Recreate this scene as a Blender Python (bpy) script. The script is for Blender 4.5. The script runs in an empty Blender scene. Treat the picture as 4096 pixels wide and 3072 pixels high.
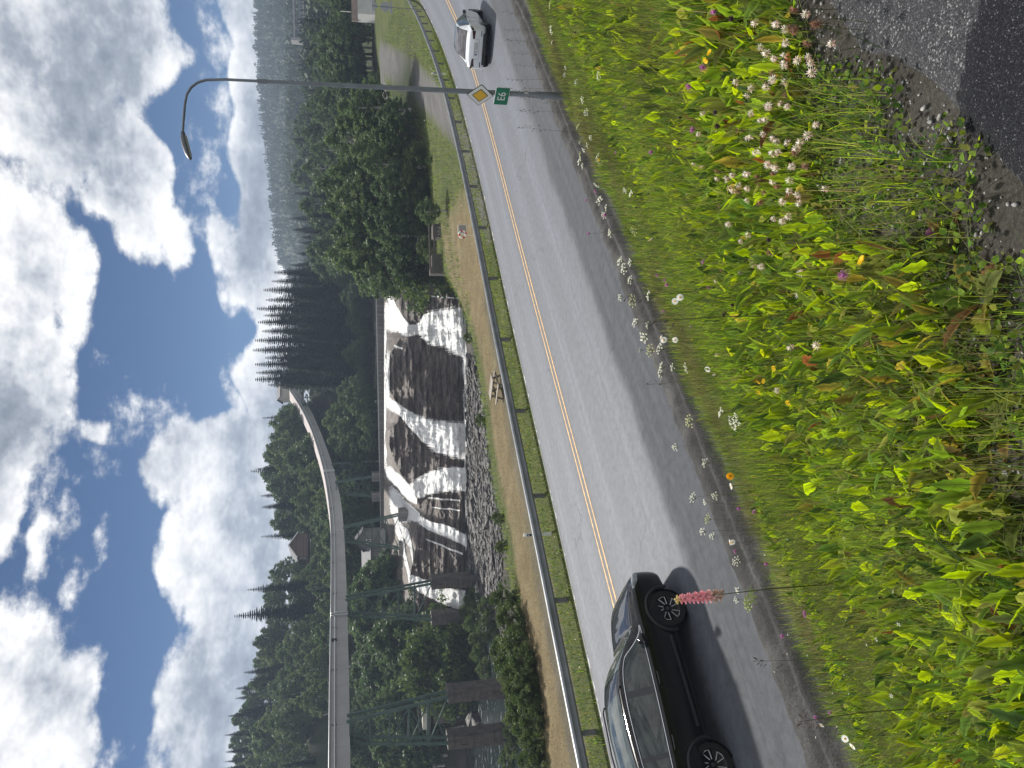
import bpy, math, random
import numpy as np
from mathutils import Vector, Matrix

# ------------------------------------------------------------------ camera, sky, sun
scene = bpy.context.scene
col = scene.collection
R = math.radians
FPX, VHOR, ROLL = 3000.0, 1450.0, R(1.0)
TH = math.atan((2048 - VHOR) / FPX)
FWD = np.array([0, math.cos(TH), -math.sin(TH)])
RT0 = np.array([1.0, 0, 0]); UP0 = np.cross(RT0, FWD)
RT = RT0 * math.cos(ROLL) - UP0 * math.sin(ROLL)
UP = UP0 * math.cos(ROLL) + RT0 * math.sin(ROLL)

camd = bpy.data.cameras.new('camera')
cam = bpy.data.objects.new('camera', camd); col.objects.link(cam)
camd.sensor_fit = 'HORIZONTAL'; camd.sensor_width = 36.0; camd.lens = FPX / 4096 * 36.0
camd.clip_start = 0.05; camd.clip_end = 6000
# the phone was held upright and its picture is stored lying on its side
m = Matrix.Identity(4)
for i in range(3):
    m[i][0] = -UP[i]; m[i][1] = RT[i]; m[i][2] = -FWD[i]
cam.matrix_world = m
scene.camera = cam

SUN_EL, SUN_AZ = R(51), R(-20)       # azimuth from +Y towards +X
SUND = Vector((math.sin(SUN_AZ) * math.cos(SUN_EL), math.cos(SUN_AZ) * math.cos(SUN_EL), math.sin(SUN_EL)))
ld = bpy.data.lights.new('sun', 'SUN'); ld.energy = 4.4; ld.angle = R(4.0); ld.color = (1.0, 0.95, 0.87)
sun = bpy.data.objects.new('sun', ld); col.objects.link(sun)
sun.rotation_euler = SUND.to_track_quat('Z', 'Y').to_euler()
sun.location = (0, 0, 60)

scene.view_settings.view_transform = 'Standard'
scene.view_settings.look = 'None'
scene.view_settings.exposure = 0.55
scene.view_settings.gamma = 1.0
scene.render.engine = 'CYCLES'
scene.cycles.max_bounces = 6
scene.cycles.transparent_max_bounces = 10
scene.cycles.diffuse_bounces = 2
scene.cycles.glossy_bounces = 3
scene.cycles.transmission_bounces = 4
scene.cycles.volume_bounces = 0
scene.cycles.use_denoising = True
scene.cycles.caustics_reflective = False
scene.cycles.caustics_refractive = False


class NT:
    """small helper round a node tree"""
    def __init__(self, tree): self.t = tree; self.n = tree.nodes; self.l = tree.links
    def add(self, typ, **kw):
        n = self.n.new(typ)
        for k, v in kw.items():
            if k == 'op': n.operation = v
            else: setattr(n, k, v)
        return n
    def put(self, sock, v):
        if isinstance(v, bpy.types.NodeSocket): self.l.new(v, sock)
        elif v is not None:
            if isinstance(v, (tuple, list)) and len(v) == 3 and sock.type == 'RGBA': v = (*v, 1)
            sock.default_value = v
    def math(self, op, a, b=None, c=None, clamp=False):
        n = self.n.new('ShaderNodeMath'); n.operation = op; n.use_clamp = clamp
        self.put(n.inputs[0], a)
        if b is not None: self.put(n.inputs[1], b)
        if c is not None: self.put(n.inputs[2], c)
        return n.outputs[0]
    def vmath(self, op, a, b=None, scale=None):
        n = self.n.new('ShaderNodeVectorMath'); n.operation = op
        self.put(n.inputs[0], a)
        if b is not None: self.put(n.inputs[1], b)
        if scale is not None: self.put(n.inputs[3], scale)
        return n.outputs[1] if op in ('DOT_PRODUCT', 'LENGTH', 'DISTANCE') else n.outputs[0]
    def noise(self, vec, scale, detail=4, rough=0.55, dist=0.0, lac=2.0, out=0, dim='3D'):
        n = self.n.new('ShaderNodeTexNoise'); n.noise_dimensions = dim
        self.put(n.inputs['Vector'], vec); n.inputs['Scale'].default_value = scale
        n.inputs['Detail'].default_value = detail; n.inputs['Roughness'].default_value = rough
        n.inputs['Distortion'].default_value = dist; n.inputs['Lacunarity'].default_value = lac
        return n.outputs[out]
    def voro(self, vec, scale, feature='F1', out=0, rnd=1.0):
        n = self.n.new('ShaderNodeTexVoronoi'); n.feature = feature
        self.put(n.inputs['Vector'], vec); n.inputs['Scale'].default_value = scale
        n.inputs['Randomness'].default_value = rnd
        return n.outputs[out]
    def ramp(self, fac, stops, interp='LINEAR'):
        n = self.n.new('ShaderNodeValToRGB'); self.put(n.inputs[0], fac)
        n.color_ramp.interpolation = interp
        e = n.color_ramp.elements
        while len(e) < len(stops): e.new(0.5)
        for i, (p, c) in enumerate(stops):
            e[i].position = p
            e[i].color = (c, c, c, 1) if isinstance(c, (int, float)) else (*c, 1)
        return n.outputs[0]
    def mixc(self, fac, a, b, mode='MIX'):
        n = self.n.new('ShaderNodeMix'); n.data_type = 'RGBA'; n.blend_type = mode
        self.put(n.inputs[0], fac); self.put(n.inputs[6], a); self.put(n.inputs[7], b)
        return n.outputs[2]
    def maprange(self, v, a, b, c=0.0, d=1.0, smooth=False):
        n = self.n.new('ShaderNodeMapRange'); n.interpolation_type = 'SMOOTHSTEP' if smooth else 'LINEAR'
        self.put(n.inputs[0], v)
        for i, q in enumerate((a, b, c, d)): self.put(n.inputs[i + 1], q)
        return n.outputs[0]
    def scalev(self, vec, sc):
        return self.vmath('MULTIPLY', vec, sc)
    def comb(self, x, y, z):
        n = self.n.new('ShaderNodeCombineXYZ')
        for i, q in enumerate((x, y, z)): self.put(n.inputs[i], q)
        return n.outputs[0]
    def sep(self, v):
        n = self.n.new('ShaderNodeSeparateXYZ'); self.put(n.inputs[0], v); return n.outputs


# ---- world: clear Nishita sky with fair-weather cumulus
world = bpy.data.worlds.new('World'); scene.world = world; world.use_nodes = True
W = NT(world.node_tree); W.n.clear()
wout = W.add('ShaderNodeOutputWorld'); bg = W.add('ShaderNodeBackground')
W.l.new(bg.outputs[0], wout.inputs[0])
skyn = W.add('ShaderNodeTexSky'); skyn.sky_type = 'NISHITA'; skyn.sun_disc = False
skyn.sun_elevation = SUN_EL; skyn.sun_rotation = SUN_AZ
skyn.air_density = 0.75; skyn.dust_density = 0.0; skyn.ozone_density = 5.0; skyn.altitude = 1500
CLOUDS = [  # azimuth, elevation, half width, half height (degrees), weight
    (22, 19.5, 9.5, 6.0, 0.9), (14.5, 15.0, 7.0, 3.0, 0.8), (24, 13.8, 6.5, 3.0, 0.8), (10.5, 12.6, 3.0, 1.6, 0.42), (32, 17, 8, 6, 0.85),
    (8, 21.0, 8.5, 3.6, 0.85), (2, 21.8, 8, 3.4, 0.8), (-4.5, 23.2, 7.5, 2.4, 0.65), (-12, 24, 6, 1.6, 0.5),
    (-21.5, 22, 9.5, 5.2, 0.72), (-12.3, 18.3, 5.0, 0.8, 0.20), (-10.2, 20.0, 3.6, 0.7, 0.18), (-33, 21, 8, 5, 0.7),
    (22, 6.2, 7.5, 2.9, 1.0), (15, 6.4, 7.5, 3.1, 1.05), (8.0, 6.8, 6.5, 3.4, 1.05), (1.5, 6.2, 7, 3.0, 1.0), (-5, 5.5, 7, 3, 0.8),
    (-5.0, 10.2, 4.8, 5.0, 0.85), (-11.5, 8.8, 7.5, 5.2, 0.95), (-19.5, 8.2, 8, 5.4, 0.95), (-28, 9, 8, 6.0, 0.95),
    (-0.2, 9.2, 3.0, 1.1, 0.30), (-2.2, 18.5, 1.4, 0.8, 0.28), (32, 7, 9, 3, 0.8), (44, 19, 13, 6, 0.6), (-46, 18, 12, 8, 0.6)]
tc = W.add('ShaderNodeTexCoord'); vdir = W.vmath('NORMALIZE', tc.outputs['Generated'])
gx, gy, gz = W.sep(vdir)
az = W.math('MULTIPLY', W.math('ARCTAN2', gx, gy), 180 / math.pi)
el = W.math('MULTIPLY', W.math('ARCSINE', gz), 180 / math.pi)
cp = W.comb(az, W.math('MULTIPLY', el, 1.5), 0.0)
warp = W.vmath('SCALE', W.vmath('SUBTRACT', W.noise(cp, 0.16, 1, 0.55, out=1, dim='2D'), (0.5, 0.5, 0.5)), scale=4.5)
aew = W.vmath('MULTIPLY', W.vmath('ADD', W.comb(az, el, 0.0), warp), (1, 1, 0))
total = 0.0
for (ca, ce, ra, re, w) in CLOUDS:
    mad = W.add('ShaderNodeVectorMath'); mad.operation = 'MULTIPLY_ADD'
    W.put(mad.inputs[0], aew); mad.inputs[1].default_value = (1 / ra, 1 / re, 0); mad.inputs[2].default_value = (-ca / ra, -ce / re, 0)
    d2 = W.vmath('DOT_PRODUCT', mad.outputs[0], mad.outputs[0])
    total = W.math('MAXIMUM', W.math('MULTIPLY_ADD', d2, -w * 1.25, w * 1.25), total)
# the rest of the sky, outside the clouds listed above, carries the same broken cumulus
away = W.maprange(W.math('ABSOLUTE', az), 40, 60, 0, 0.42)
high = W.maprange(el, 24, 36, 0, 0.42)
total = W.math('ADD', total, W.math('MAXIMUM', away, high))
def dens_at(v, dim):
    big = W.noise(v, 0.11, 5, 0.60, dim='2D')
    fine = W.noise(v, 0.62, dim, 0.66, dim='2D')
    d = W.math('MULTIPLY_ADD', big, 1.15, -0.575 - 0.23)
    return W.math('MULTIPLY_ADD', fine, 0.46, d)
e0 = dens_at(cp, 4); e1 = dens_at(W.vmath('ADD', cp, (-0.5, 2.6, 0)), 2)
d0 = W.math('ADD', total, e0); d1 = W.math('ADD', total, e1)
alpha = W.maprange(d0, 0.08, 0.44, 0, 1, True)
alpha = W.math('MULTIPLY', alpha, W.maprange(gz, -0.02, 0.03, 0, 1))
lit = W.math('MULTIPLY', W.math('SUBTRACT', d0, d1), 1.25)
thick = W.maprange(d0, 0.45, 1.25, 0.0, 0.30)
broad = W.maprange(W.noise(cp, 0.075, 2, 0.5, dim='2D'), 0.38, 0.66, 0.12, -0.38)
shade = W.math('ADD', W.math('SUBTRACT', W.math('ADD', 0.84, lit), thick), broad, clamp=True)
ccol = W.ramp(shade, [(0.0, (0.24, 0.28, 0.34)), (0.30, (0.42, 0.46, 0.53)), (0.55, (0.74, 0.77, 0.82)), (0.80, (1.05, 1.05, 1.06)), (1.0, (1.30, 1.29, 1.27))])
SKY_STR, CLOUD = 0.05, 0.60
hsv = W.add('ShaderNodeHueSaturation'); hsv.inputs['Saturation'].default_value = 1.5; hsv.inputs['Value'].default_value = 0.60; W.l.new(skyn.outputs[0], hsv.inputs['Color'])
W.l.new(W.mixc(alpha, hsv.outputs[0], W.vmath('SCALE', ccol, scale=CLOUD / SKY_STR)), bg.inputs[0])
bg.inputs[1].default_value = SKY_STR
world.cycles.sampling_method = 'MANUAL'; world.cycles.sample_map_resolution = 512

# ------------------------------------------------------------------ helpers
rng = np.random.default_rng(7)
def ray(x, y): return FWD + RT * ((3072 - y) - 1536) / FPX - UP * (x - 2048) / FPX
def onz(x, y, z): d = ray(x, y); return d * (z / d[2])
def aty(x, y, Y): d = ray(x, y); return d * (Y / d[1])
def project(P):
    P = np.asarray(P, float); d = P @ FWD
    return 2048 - FPX * (P @ UP) / d, 1536 - FPX * (P @ RT) / d, d

def _hash(ix, iy, iz, seed):
    h = (ix.astype(np.int64) * 374761393 + iy.astype(np.int64) * 668265263 + iz.astype(np.int64) * 2147483647 + seed * 974634777) & 0x7fffffff
    h = ((h ^ (h >> 13)) * 1274126177) & 0x7fffffff
    h = ((h ^ (h >> 16)) * 2246822519) & 0x7fffffff
    return (h & 0xffff) / 65535.0
def vnoise(x, y, z=0.0, seed=0):
    x, y, z = np.broadcast_arrays(np.asarray(x, float), np.asarray(y, float), np.asarray(z, float))
    ix, iy, iz = np.floor(x), np.floor(y), np.floor(z)
    fx, fy, fz = x - ix, y - iy, z - iz
    fx, fy, fz = [f * f * (3 - 2 * f) for f in (fx, fy, fz)]
    out = 0
    for a in (0, 1):
        for b in (0, 1):
            for c in (0, 1):
                w = (fx if a else 1 - fx) * (fy if b else 1 - fy) * (fz if c else 1 - fz)
                out = out + w * _hash(ix + a, iy + b, iz + c, seed)
    return out
def fbm(x, y, z=0.0, oct=4, seed=0, gain=0.5):
    s, a, n = 0, 1.0, 0
    for o in range(oct):
        f = 2.0 ** o
        s = s + a * (vnoise(np.asarray(x) * f, np.asarray(y) * f, np.asarray(z) * f, seed + o * 17) - 0.5); n += a; a *= gain
    return s / n * 2
def sstep(a, b, x): t = np.clip((np.asarray(x, float) - a) / (b - a), 0, 1); return t * t * (3 - 2 * t)

def build(name, V, F, mat=None, parent=None, smooth=False, attrs=None, midx=None, loc=None):
    """one mesh object; F is an (n,3)/(n,4) array or a list of such arrays or of tuples"""
    V = np.asarray(V, np.float32).reshape(-1, 3)
    if loc is not None: V = V - np.asarray(loc, np.float32)
    me = bpy.data.meshes.new(name)
    if isinstance(F, np.ndarray): F = [F]
    if len(F) and isinstance(F[0], np.ndarray):
        lens = np.concatenate([np.full(len(f), f.shape[1], np.int32) for f in F])
        idx = np.concatenate([f.reshape(-1) for f in F]).astype(np.int32)
        me.vertices.add(len(V)); me.vertices.foreach_set('co', V.ravel())
        me.loops.add(len(idx)); me.loops.foreach_set('vertex_index', idx)
        me.polygons.add(len(lens))
        st = np.zeros(len(lens), np.int32); st[1:] = np.cumsum(lens)[:-1]
        me.polygons.foreach_set('loop_start', st)
        try: me.polygons.foreach_set('loop_total', lens)
        except Exception: pass
        me.update(calc_edges=True)
    else:
        me.from_pydata([tuple(v) for v in V], [], [tuple(f) for f in F])
    for k, v in (attrs or {}).items():
        v = np.asarray(v, np.float32)
        if v.ndim == 1:
            a = me.attributes.new(k, 'FLOAT', 'POINT'); a.data.foreach_set('value', v)
        else:
            a = me.attributes.new(k, 'FLOAT_COLOR', 'POINT')
            a.data.foreach_set('color', np.concatenate([v, np.ones((len(v), 1), np.float32)], 1).ravel())
    mats = mat if isinstance(mat, (list, tuple)) else [mat]
    for mm in mats:
        if mm is not None: me.materials.append(mm)
    if midx is not None: me.polygons.foreach_set('material_index', np.asarray(midx, np.int32))
    if smooth: me.polygons.foreach_set('use_smooth', np.ones(len(me.polygons), bool))
    me.validate(); me.update()
    o = bpy.data.objects.new(name, me); col.objects.link(o)
    if loc is not None: o.location = tuple(float(q) for q in loc)
    if parent is not None: o.parent = parent
    return o
def tag(o, label=None, cat=None, group=None, kind=None):
    if label: o['label'] = label
    if cat: o['category'] = cat
    if group: o['group'] = group
    if kind: o['kind'] = kind
    return o
def thing(name, label, cat, loc=(0, 0, 0), rz=0.0, group=None):
    o = bpy.data.objects.new(name, None); col.objects.link(o)
    o.empty_display_size = 0.2
    o.location = tuple(float(q) for q in loc); o.rotation_euler = (0, 0, rz)
    return tag(o, label, cat, group)
def child(o, src, parent, loc=None, rot=None, scale=None):
    """a copy of a part under another parent, sharing its mesh"""
    c = src.copy(); col.objects.link(c); c.parent = parent
    if loc is not None: c.location = loc
    if rot is not None: c.rotation_euler = rot
    if scale is not None: c.scale = scale
    return c
def part(name, me, parent, loc=(0, 0, 0), rot=(0, 0, 0), scale=(1, 1, 1)):
    o = bpy.data.objects.new(name, me); col.objects.link(o); o.parent = parent
    o.location = loc; o.rotation_euler = rot; o.scale = scale
    return o

class MB:
    """collects simple solids into one mesh"""
    def __init__(self): self.v = []; self.f = []; self.mi = []
    def add(self, V, F, mi=0):
        b = len(self.v); self.v += [tuple(map(float, p)) for p in V]
        self.f += [tuple(b + i for i in f) for f in F]; self.mi += [mi] * len(F); return self
    def box(self, c, size, rz=0.0, mi=0, M=None):
        x, y, z = [q / 2 for q in size]
        P = np.array([(a * x, b * y, d * z) for a in (-1, 1) for b in (-1, 1) for d in (-1, 1)])
        if rz:
            cc, ss = math.cos(rz), math.sin(rz); P = P @ np.array([[cc, ss, 0], [-ss, cc, 0], [0, 0, 1]])
        if M is not None: P = P @ np.asarray(M).T
        P = P + np.asarray(c)
        return self.add(P, [(0, 1, 3, 2), (4, 6, 7, 5), (0, 4, 5, 1), (2, 3, 7, 6), (0, 2, 6, 4), (1, 5, 7, 3)], mi)
    def bar(self, a, b, w, h=None, up=(0, 0, 1), mi=0):
        a, b = np.asarray(a, float), np.asarray(b, float); h = h or w
        d = b - a; L = np.linalg.norm(d); d = d / L
        u = np.asarray(up, float)
        if abs(d @ u) > 0.95: u = np.array([1.0, 0, 0])
        s = np.cross(d, u); s /= np.linalg.norm(s); u = np.cross(s, d)
        P = [p + s * i * w / 2 + u * j * h / 2 for p in (a, b) for (i, j) in ((-1, -1), (1, -1), (1, 1), (-1, 1))]
        return self.add(P, [(3, 2, 1, 0), (4, 5, 6, 7), (0, 1, 5, 4), (1, 2, 6, 5), (2, 3, 7, 6), (3, 0, 4, 7)], mi)
    def tube(self, pts, r, n=8, cap=True, mi=0):
        pts = [np.asarray(p, float) for p in pts]; k = len(pts)
        rr = r if hasattr(r, '__len__') else [r] * k
        T = []
        for i in range(k):
            d = pts[min(i + 1, k - 1)] - pts[max(i - 1, 0)]; T.append(d / (np.linalg.norm(d) + 1e-12))
        u = np.array([0, 0, 1.0]) if abs(T[0][2]) < 0.9 else np.array([1.0, 0, 0])
        P = []
        for i in range(k):
            s = np.cross(T[i], u); s /= np.linalg.norm(s); u = np.cross(s, T[i])
            for j in range(n):
                a = 2 * math.pi * j / n; P.append(pts[i] + (s * math.cos(a) + u * math.sin(a)) * rr[i])
        F = [(i * n + j, i * n + (j + 1) % n, (i + 1) * n + (j + 1) % n, (i + 1) * n + j) for i in range(k - 1) for j in range(n)]
        if cap: F += [tuple(range(n))[::-1], tuple((k - 1) * n + j for j in range(n))]
        return self.add(P, F, mi)
    def lathe(self, prof, n=24, axis='z', c=(0, 0, 0), mi=0, cap=True):
        """prof: (radius, height) pairs"""
        P = []
        for (r, h) in prof:
            for j in range(n):
                a = 2 * math.pi * j / n; p = (r * math.cos(a), r * math.sin(a), h)
                if axis == 'y': p = (p[0], p[2], p[1])
                if axis == 'x': p = (p[2], p[0], p[1])
                P.append(np.asarray(p) + np.asarray(c))
        k = len(prof)
        F = [(i * n + j, i * n + (j + 1) % n, (i + 1) * n + (j + 1) % n, (i + 1) * n + j) for i in range(k - 1) for j in range(n)]
        if cap and prof[0][0] > 1e-6: F.append(tuple(range(n))[::-1])
        if cap and prof[-1][0] > 1e-6: F.append(tuple((k - 1) * n + j for j in range(n)))
        return self.add(P, F, mi)
    def build(self, name, mat, parent=None, smooth=False, loc=None, bevel=0.0):
        o = build(name, np.array(self.v), self.f, mat, parent, smooth, midx=self.mi if isinstance(mat, (list, tuple)) else None, loc=loc)
        if bevel:
            b = o.modifiers.new('bevel', 'BEVEL'); b.width = bevel; b.segments = 2; b.limit_method = 'ANGLE'; b.angle_limit = R(40)
        if smooth:
            try:
                o.data.polygons.foreach_set('use_smooth', np.ones(len(o.data.polygons), bool))
                o.data.set_sharp_from_angle(angle=R(40))
            except Exception: pass
        return o

# ------------------------------------------------------------------ materials
def newmat(name):
    mt = bpy.data.materials.new(name); mt.use_nodes = True
    N = NT(mt.node_tree); p = mt.node_tree.nodes['Principled BSDF']
    return mt, N, p
def simple(name, c, rough=0.6, metal=0.0, var=0.15, scale=6.0, bump=0.0, bscale=40.0, coat=0.0, spec=None, world=False):
    mt, N, p = newmat(name)
    t = N.add('ShaderNodeTexCoord'); v = t.outputs['Object']
    if world: v = N.add('ShaderNodeNewGeometry').outputs['Position']
    n = N.noise(v, scale, 5, 0.6)
    c = np.array(c); N.put(p.inputs['Base Color'], N.ramp(n, [(0.3, tuple(c * (1 - var))), (0.7, tuple(np.minimum(c * (1 + var), 1)))]))
    p.inputs['Roughness'].default_value = rough; p.inputs['Metallic'].default_value = metal
    if coat: p.inputs['Coat Weight'].default_value = coat; p.inputs['Coat Roughness'].default_value = 0.03
    if spec is not None: p.inputs['Specular IOR Level'].default_value = spec
    if bump:
        b = N.add('ShaderNodeBump'); b.inputs['Strength'].default_value = bump; b.inputs['Distance'].default_value = 0.02
        N.put(b.inputs['Height'], N.noise(v, bscale, 6, 0.65)); N.l.new(b.outputs[0], p.inputs['Normal'])
    return mt
def leafmat(name, trans=0.4, rough=0.5, attr='tint', sat=1.0, spec=0.35):
    """leaf: colour per leaf from the mesh attribute, light passes through the blade"""
    mt, N, p = newmat(name)
    a = N.add('ShaderNodeAttribute'); a.attribute_name = attr
    N.put(p.inputs['Base Color'], a.outputs['Color']); p.inputs['Roughness'].default_value = rough
    p.inputs['Specular IOR Level'].default_value = spec
    tr = N.add('ShaderNodeBsdfTranslucent')
    hs = N.add('ShaderNodeHueSaturation'); hs.inputs['Hue'].default_value = 0.49; hs.inputs['Saturation'].default_value = 1.1; hs.inputs['Value'].default_value = 1.8
    N.l.new(a.outputs['Color'], hs.inputs['Color']); N.l.new(hs.outputs[0], tr.inputs[0])
    mx = N.add('ShaderNodeMixShader'); mx.inputs[0].default_value = trans
    N.l.new(p.outputs[0], mx.inputs[1]); N.l.new(tr.outputs[0], mx.inputs[2])
    out = [n for n in N.n if n.type == 'OUTPUT_MATERIAL'][0]; N.l.new(mx.outputs[0], out.inputs[0])
    return mt

def m_asphalt():
    mt, N, p = newmat('asphalt')
    pos = N.add('ShaderNodeNewGeometry').outputs['Position']
    a = N.add('ShaderNodeAttribute'); a.attribute_name = 'across'; s = a.outputs['Fac']
    al = N.add('ShaderNodeAttribute'); al.attribute_name = 'along'; t = al.outputs['Fac']
    st = N.comb(N.math('MULTIPLY', s, 3.0), N.math('MULTIPLY', t, 0.06), 0.0)
    streak = N.noise(st, 1.6, 5, 0.6)
    grain = N.noise(pos, 55, 3, 0.75)
    agg = N.voro(pos, 70)
    patch = N.noise(pos, 0.35, 4, 0.6)
    c = N.ramp(grain, [(0.3, (0.070, 0.073, 0.080)), (0.7, (0.125, 0.128, 0.136))])
    # worn, paler wheel tracks on both lanes; dusty edge strip towards the bank
    def track(c0, w): return N.maprange(N.math('ABSOLUTE', N.math('SUBTRACT', s, c0)), 0, w, 1, 0, True)
    wear = track(1.3, 0.7)
    for q in (3.1, -1.0, -2.6): wear = N.math('MAXIMUM', wear, track(q, 0.7))
    c = N.mixc(N.math('MULTIPLY', wear, N.maprange(streak, 0.35, 0.65, 0.0, 0.75)), c, (0.155, 0.160, 0.172))
    dust = N.maprange(N.math('ADD', s, N.math('MULTIPLY', N.math('SUBTRACT', patch, 0.5), 0.9)), 4.0, 4.6, 0, 1, True)
    c = N.mixc(N.math('MULTIPLY', dust, 0.9), c, N.ramp(streak, [(0.3, (0.040, 0.041, 0.042)), (0.7, (0.075, 0.075, 0.073))]))
    mid = N.maprange(N.math('ABSOLUTE', s), 0.15, 0.5, 1, 0, True)
    c = N.mixc(N.math('MULTIPLY', mid, 0.5), c, (0.06, 0.055, 0.05))
    mot = N.noise(pos, 5.0, 6, 0.75); c = N.mixc(0.8, c, N.ramp(mot, [(0.3, 0.55), (0.5, 1.0), (0.7, 1.35)]), 'MULTIPLY')
    crk = N.maprange(N.voro(N.vmath('ADD', N.scalev(pos, (1, 1, 0)), N.vmath('SCALE', N.noise(pos, 0.8, 3, 0.6, out=1), scale=1.5)), 0.22, 'DISTANCE_TO_EDGE'), 0.0, 0.012, 0.6, 0)
    c = N.mixc(N.math('MULTIPLY', crk, N.maprange(patch, 0.5, 0.6, 0, 1)), c, (0.02, 0.02, 0.02))
    c = N.mixc(0.20, c, N.ramp(agg, [(0.0, 0.18), (0.5, 0.05)]), 'MULTIPLY' if False else 'MIX')
    c = N.mixc(1.0, c, (0.90, 0.97, 1.10), 'MULTIPLY')
    N.put(p.inputs['Base Color'], c)
    N.put(p.inputs['Roughness'], N.math('ADD', N.maprange(grain, 0.3, 0.7, 0.55, 0.75), N.math('MULTIPLY', dust, 0.3)))
    p.inputs['Specular IOR Level'].default_value = 0.5
    b = N.add('ShaderNodeBump'); b.inputs['Strength'].default_value = 0.35; b.inputs['Distance'].default_value = 0.012
    N.put(b.inputs['Height'], N.math('ADD', grain, N.math('MULTIPLY', agg, 0.6))); N.l.new(b.outputs[0], p.inputs['Normal'])
    return mt
def m_ground(name, stops, scale=0.6, fine=18.0, bump=0.5, dist=0.04, rough=0.9):
    """earth, gravel or turf: broad patches and fine grain"""
    mt, N, p = newmat(name)
    pos = N.add('ShaderNodeNewGeometry').outputs['Position']
    n1 = N.noise(pos, scale, 6, 0.65); n2 = N.noise(pos, fine, 5, 0.75)
    f = N.math('ADD', N.math('MULTIPLY', n1, 0.55), N.math('MULTIPLY', n2, 0.45))
    N.put(p.inputs['Base Color'], N.ramp(f, stops)); p.inputs['Roughness'].default_value = rough
    p.inputs['Specular IOR Level'].default_value = 0.2
    b = N.add('ShaderNodeBump'); b.inputs['Strength'].default_value = bump; b.inputs['Distance'].default_value = dist
    N.put(b.inputs['Height'], n2); N.l.new(b.outputs[0], p.inputs['Normal'])
    return mt
def m_rock(name, dark, light, sc=(0.35, 0.35, 3.0), rough=0.55, bump=0.9, wet=0.0):
    mt, N, p = newmat(name)
    pos = N.add('ShaderNodeNewGeometry').outputs['Position']
    v = N.scalev(pos, sc)
    w = N.vmath('ADD', v, N.vmath('SCALE', N.noise(pos, 0.35, 3, 0.5, out=1), scale=1.3))
    n1 = N.noise(w, 1.1, 9, 0.72); n2 = N.noise(pos, 0.25, 4, 0.55); n3 = N.noise(pos, 4.0, 6, 0.7)
    f = N.math('ADD', N.math('MULTIPLY', n1, 0.7), N.math('MULTIPLY', n3, 0.3))
    c = N.ramp(f, [(0.30, tuple(np.array(dark) * 0.5)), (0.45, dark), (0.60, light), (0.75, tuple(np.array(light) * 1.5))])
    c = N.mixc(N.maprange(n2, 0.4, 0.65, 0, 0.6), c, tuple(np.array(dark) * np.array([1.25, 1.0, 0.85])))
    N.put(p.inputs['Base Color'], c)
    N.put(p.inputs['Roughness'], N.maprange(n3, 0.3, 0.7, rough - 0.2, rough + 0.15))
    b = N.add('ShaderNodeBump'); b.inputs['Strength'].default_value = bump; b.inputs['Distance'].default_value = 0.5
    N.put(b.inputs['Height'], f); N.l.new(b.outputs[0], p.inputs['Normal'])
    return mt
def m_foam(name, lo=0.28, hi=0.5, sx=5.0, sy=0.9):
    """falling white water: streaked, breaking up towards its edges"""
    mt, N, p = newmat(name)
    def at(k): a = N.add('ShaderNodeAttribute'); a.attribute_name = k; return a.outputs['Fac']
    e, u, v = at('edge'), at('across'), at('along')
    vec = N.comb(N.math('MULTIPLY', u, sx), N.math('MULTIPLY', v, sy), 0.0)
    pos = N.add('ShaderNodeNewGeometry').outputs['Position']
    n1 = N.noise(vec, 0.9, 7, 0.68, 0.5); n2 = N.noise(pos, 2.2, 6, 0.72)
    n = N.math('ADD', N.math('MULTIPLY', n1, 0.6), N.math('MULTIPLY', n2, 0.4))
    c = N.ramp(n, [(0.34, (0.60, 0.65, 0.69)), (0.43, (0.90, 0.92, 0.93)), (0.52, (0.98, 0.98, 0.98))])
    N.put(p.inputs['Base Color'], c); p.inputs['Roughness'].default_value = 0.55
    tl = N.add('ShaderNodeBsdfTranslucent'); N.put(tl.inputs[0], c)
    m1 = N.add('ShaderNodeMixShader'); m1.inputs[0].default_value = 0.35
    N.l.new(p.outputs[0], m1.inputs[1]); N.l.new(tl.outputs[0], m1.inputs[2])
    tr = N.add('ShaderNodeBsdfTransparent')
    al = N.maprange(N.math('ADD', n, N.math('SUBTRACT', N.math('MULTIPLY', e, 0.62), 0.30)), lo, hi, 0, 1, True)
    m2 = N.add('ShaderNodeMixShader'); N.put(m2.inputs[0], al)
    N.l.new(tr.outputs[0], m2.inputs[1]); N.l.new(m1.outputs[0], m2.inputs[2])
    out = [q for q in N.n if q.type == 'OUTPUT_MATERIAL'][0]; N.l.new(m2.outputs[0], out.inputs[0])
    b = N.add('ShaderNodeBump'); b.inputs['Strength'].default_value = 0.8; b.inputs['Distance'].default_value = 0.3
    N.put(b.inputs['Height'], n); N.l.new(b.outputs[0], p.inputs['Normal'])
    return mt
def m_water():
    mt, N, p = newmat('river_water')
    pos = N.add('ShaderNodeNewGeometry').outputs['Position']
    n = N.noise(N.scalev(pos, (1, 0.6, 1)), 1.2, 6, 0.65)
    f = N.noise(N.scalev(pos, (0.6, 1.6, 1)), 0.8, 6, 0.72)
    N.put(p.inputs['Base Color'], N.mixc(N.maprange(f, 0.60, 0.72, 0, 0.55), (0.012, 0.018, 0.02), (0.7, 0.74, 0.78)))
    N.put(p.inputs['Roughness'], N.maprange(f, 0.55, 0.7, 0.12, 0.6))
    b = N.add('ShaderNodeBump'); b.inputs['Strength'].default_value = 0.5; b.inputs['Distance'].default_value = 0.15
    N.put(b.inputs['Height'], n); N.l.new(b.outputs[0], p.inputs['Normal'])
    return mt
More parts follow.
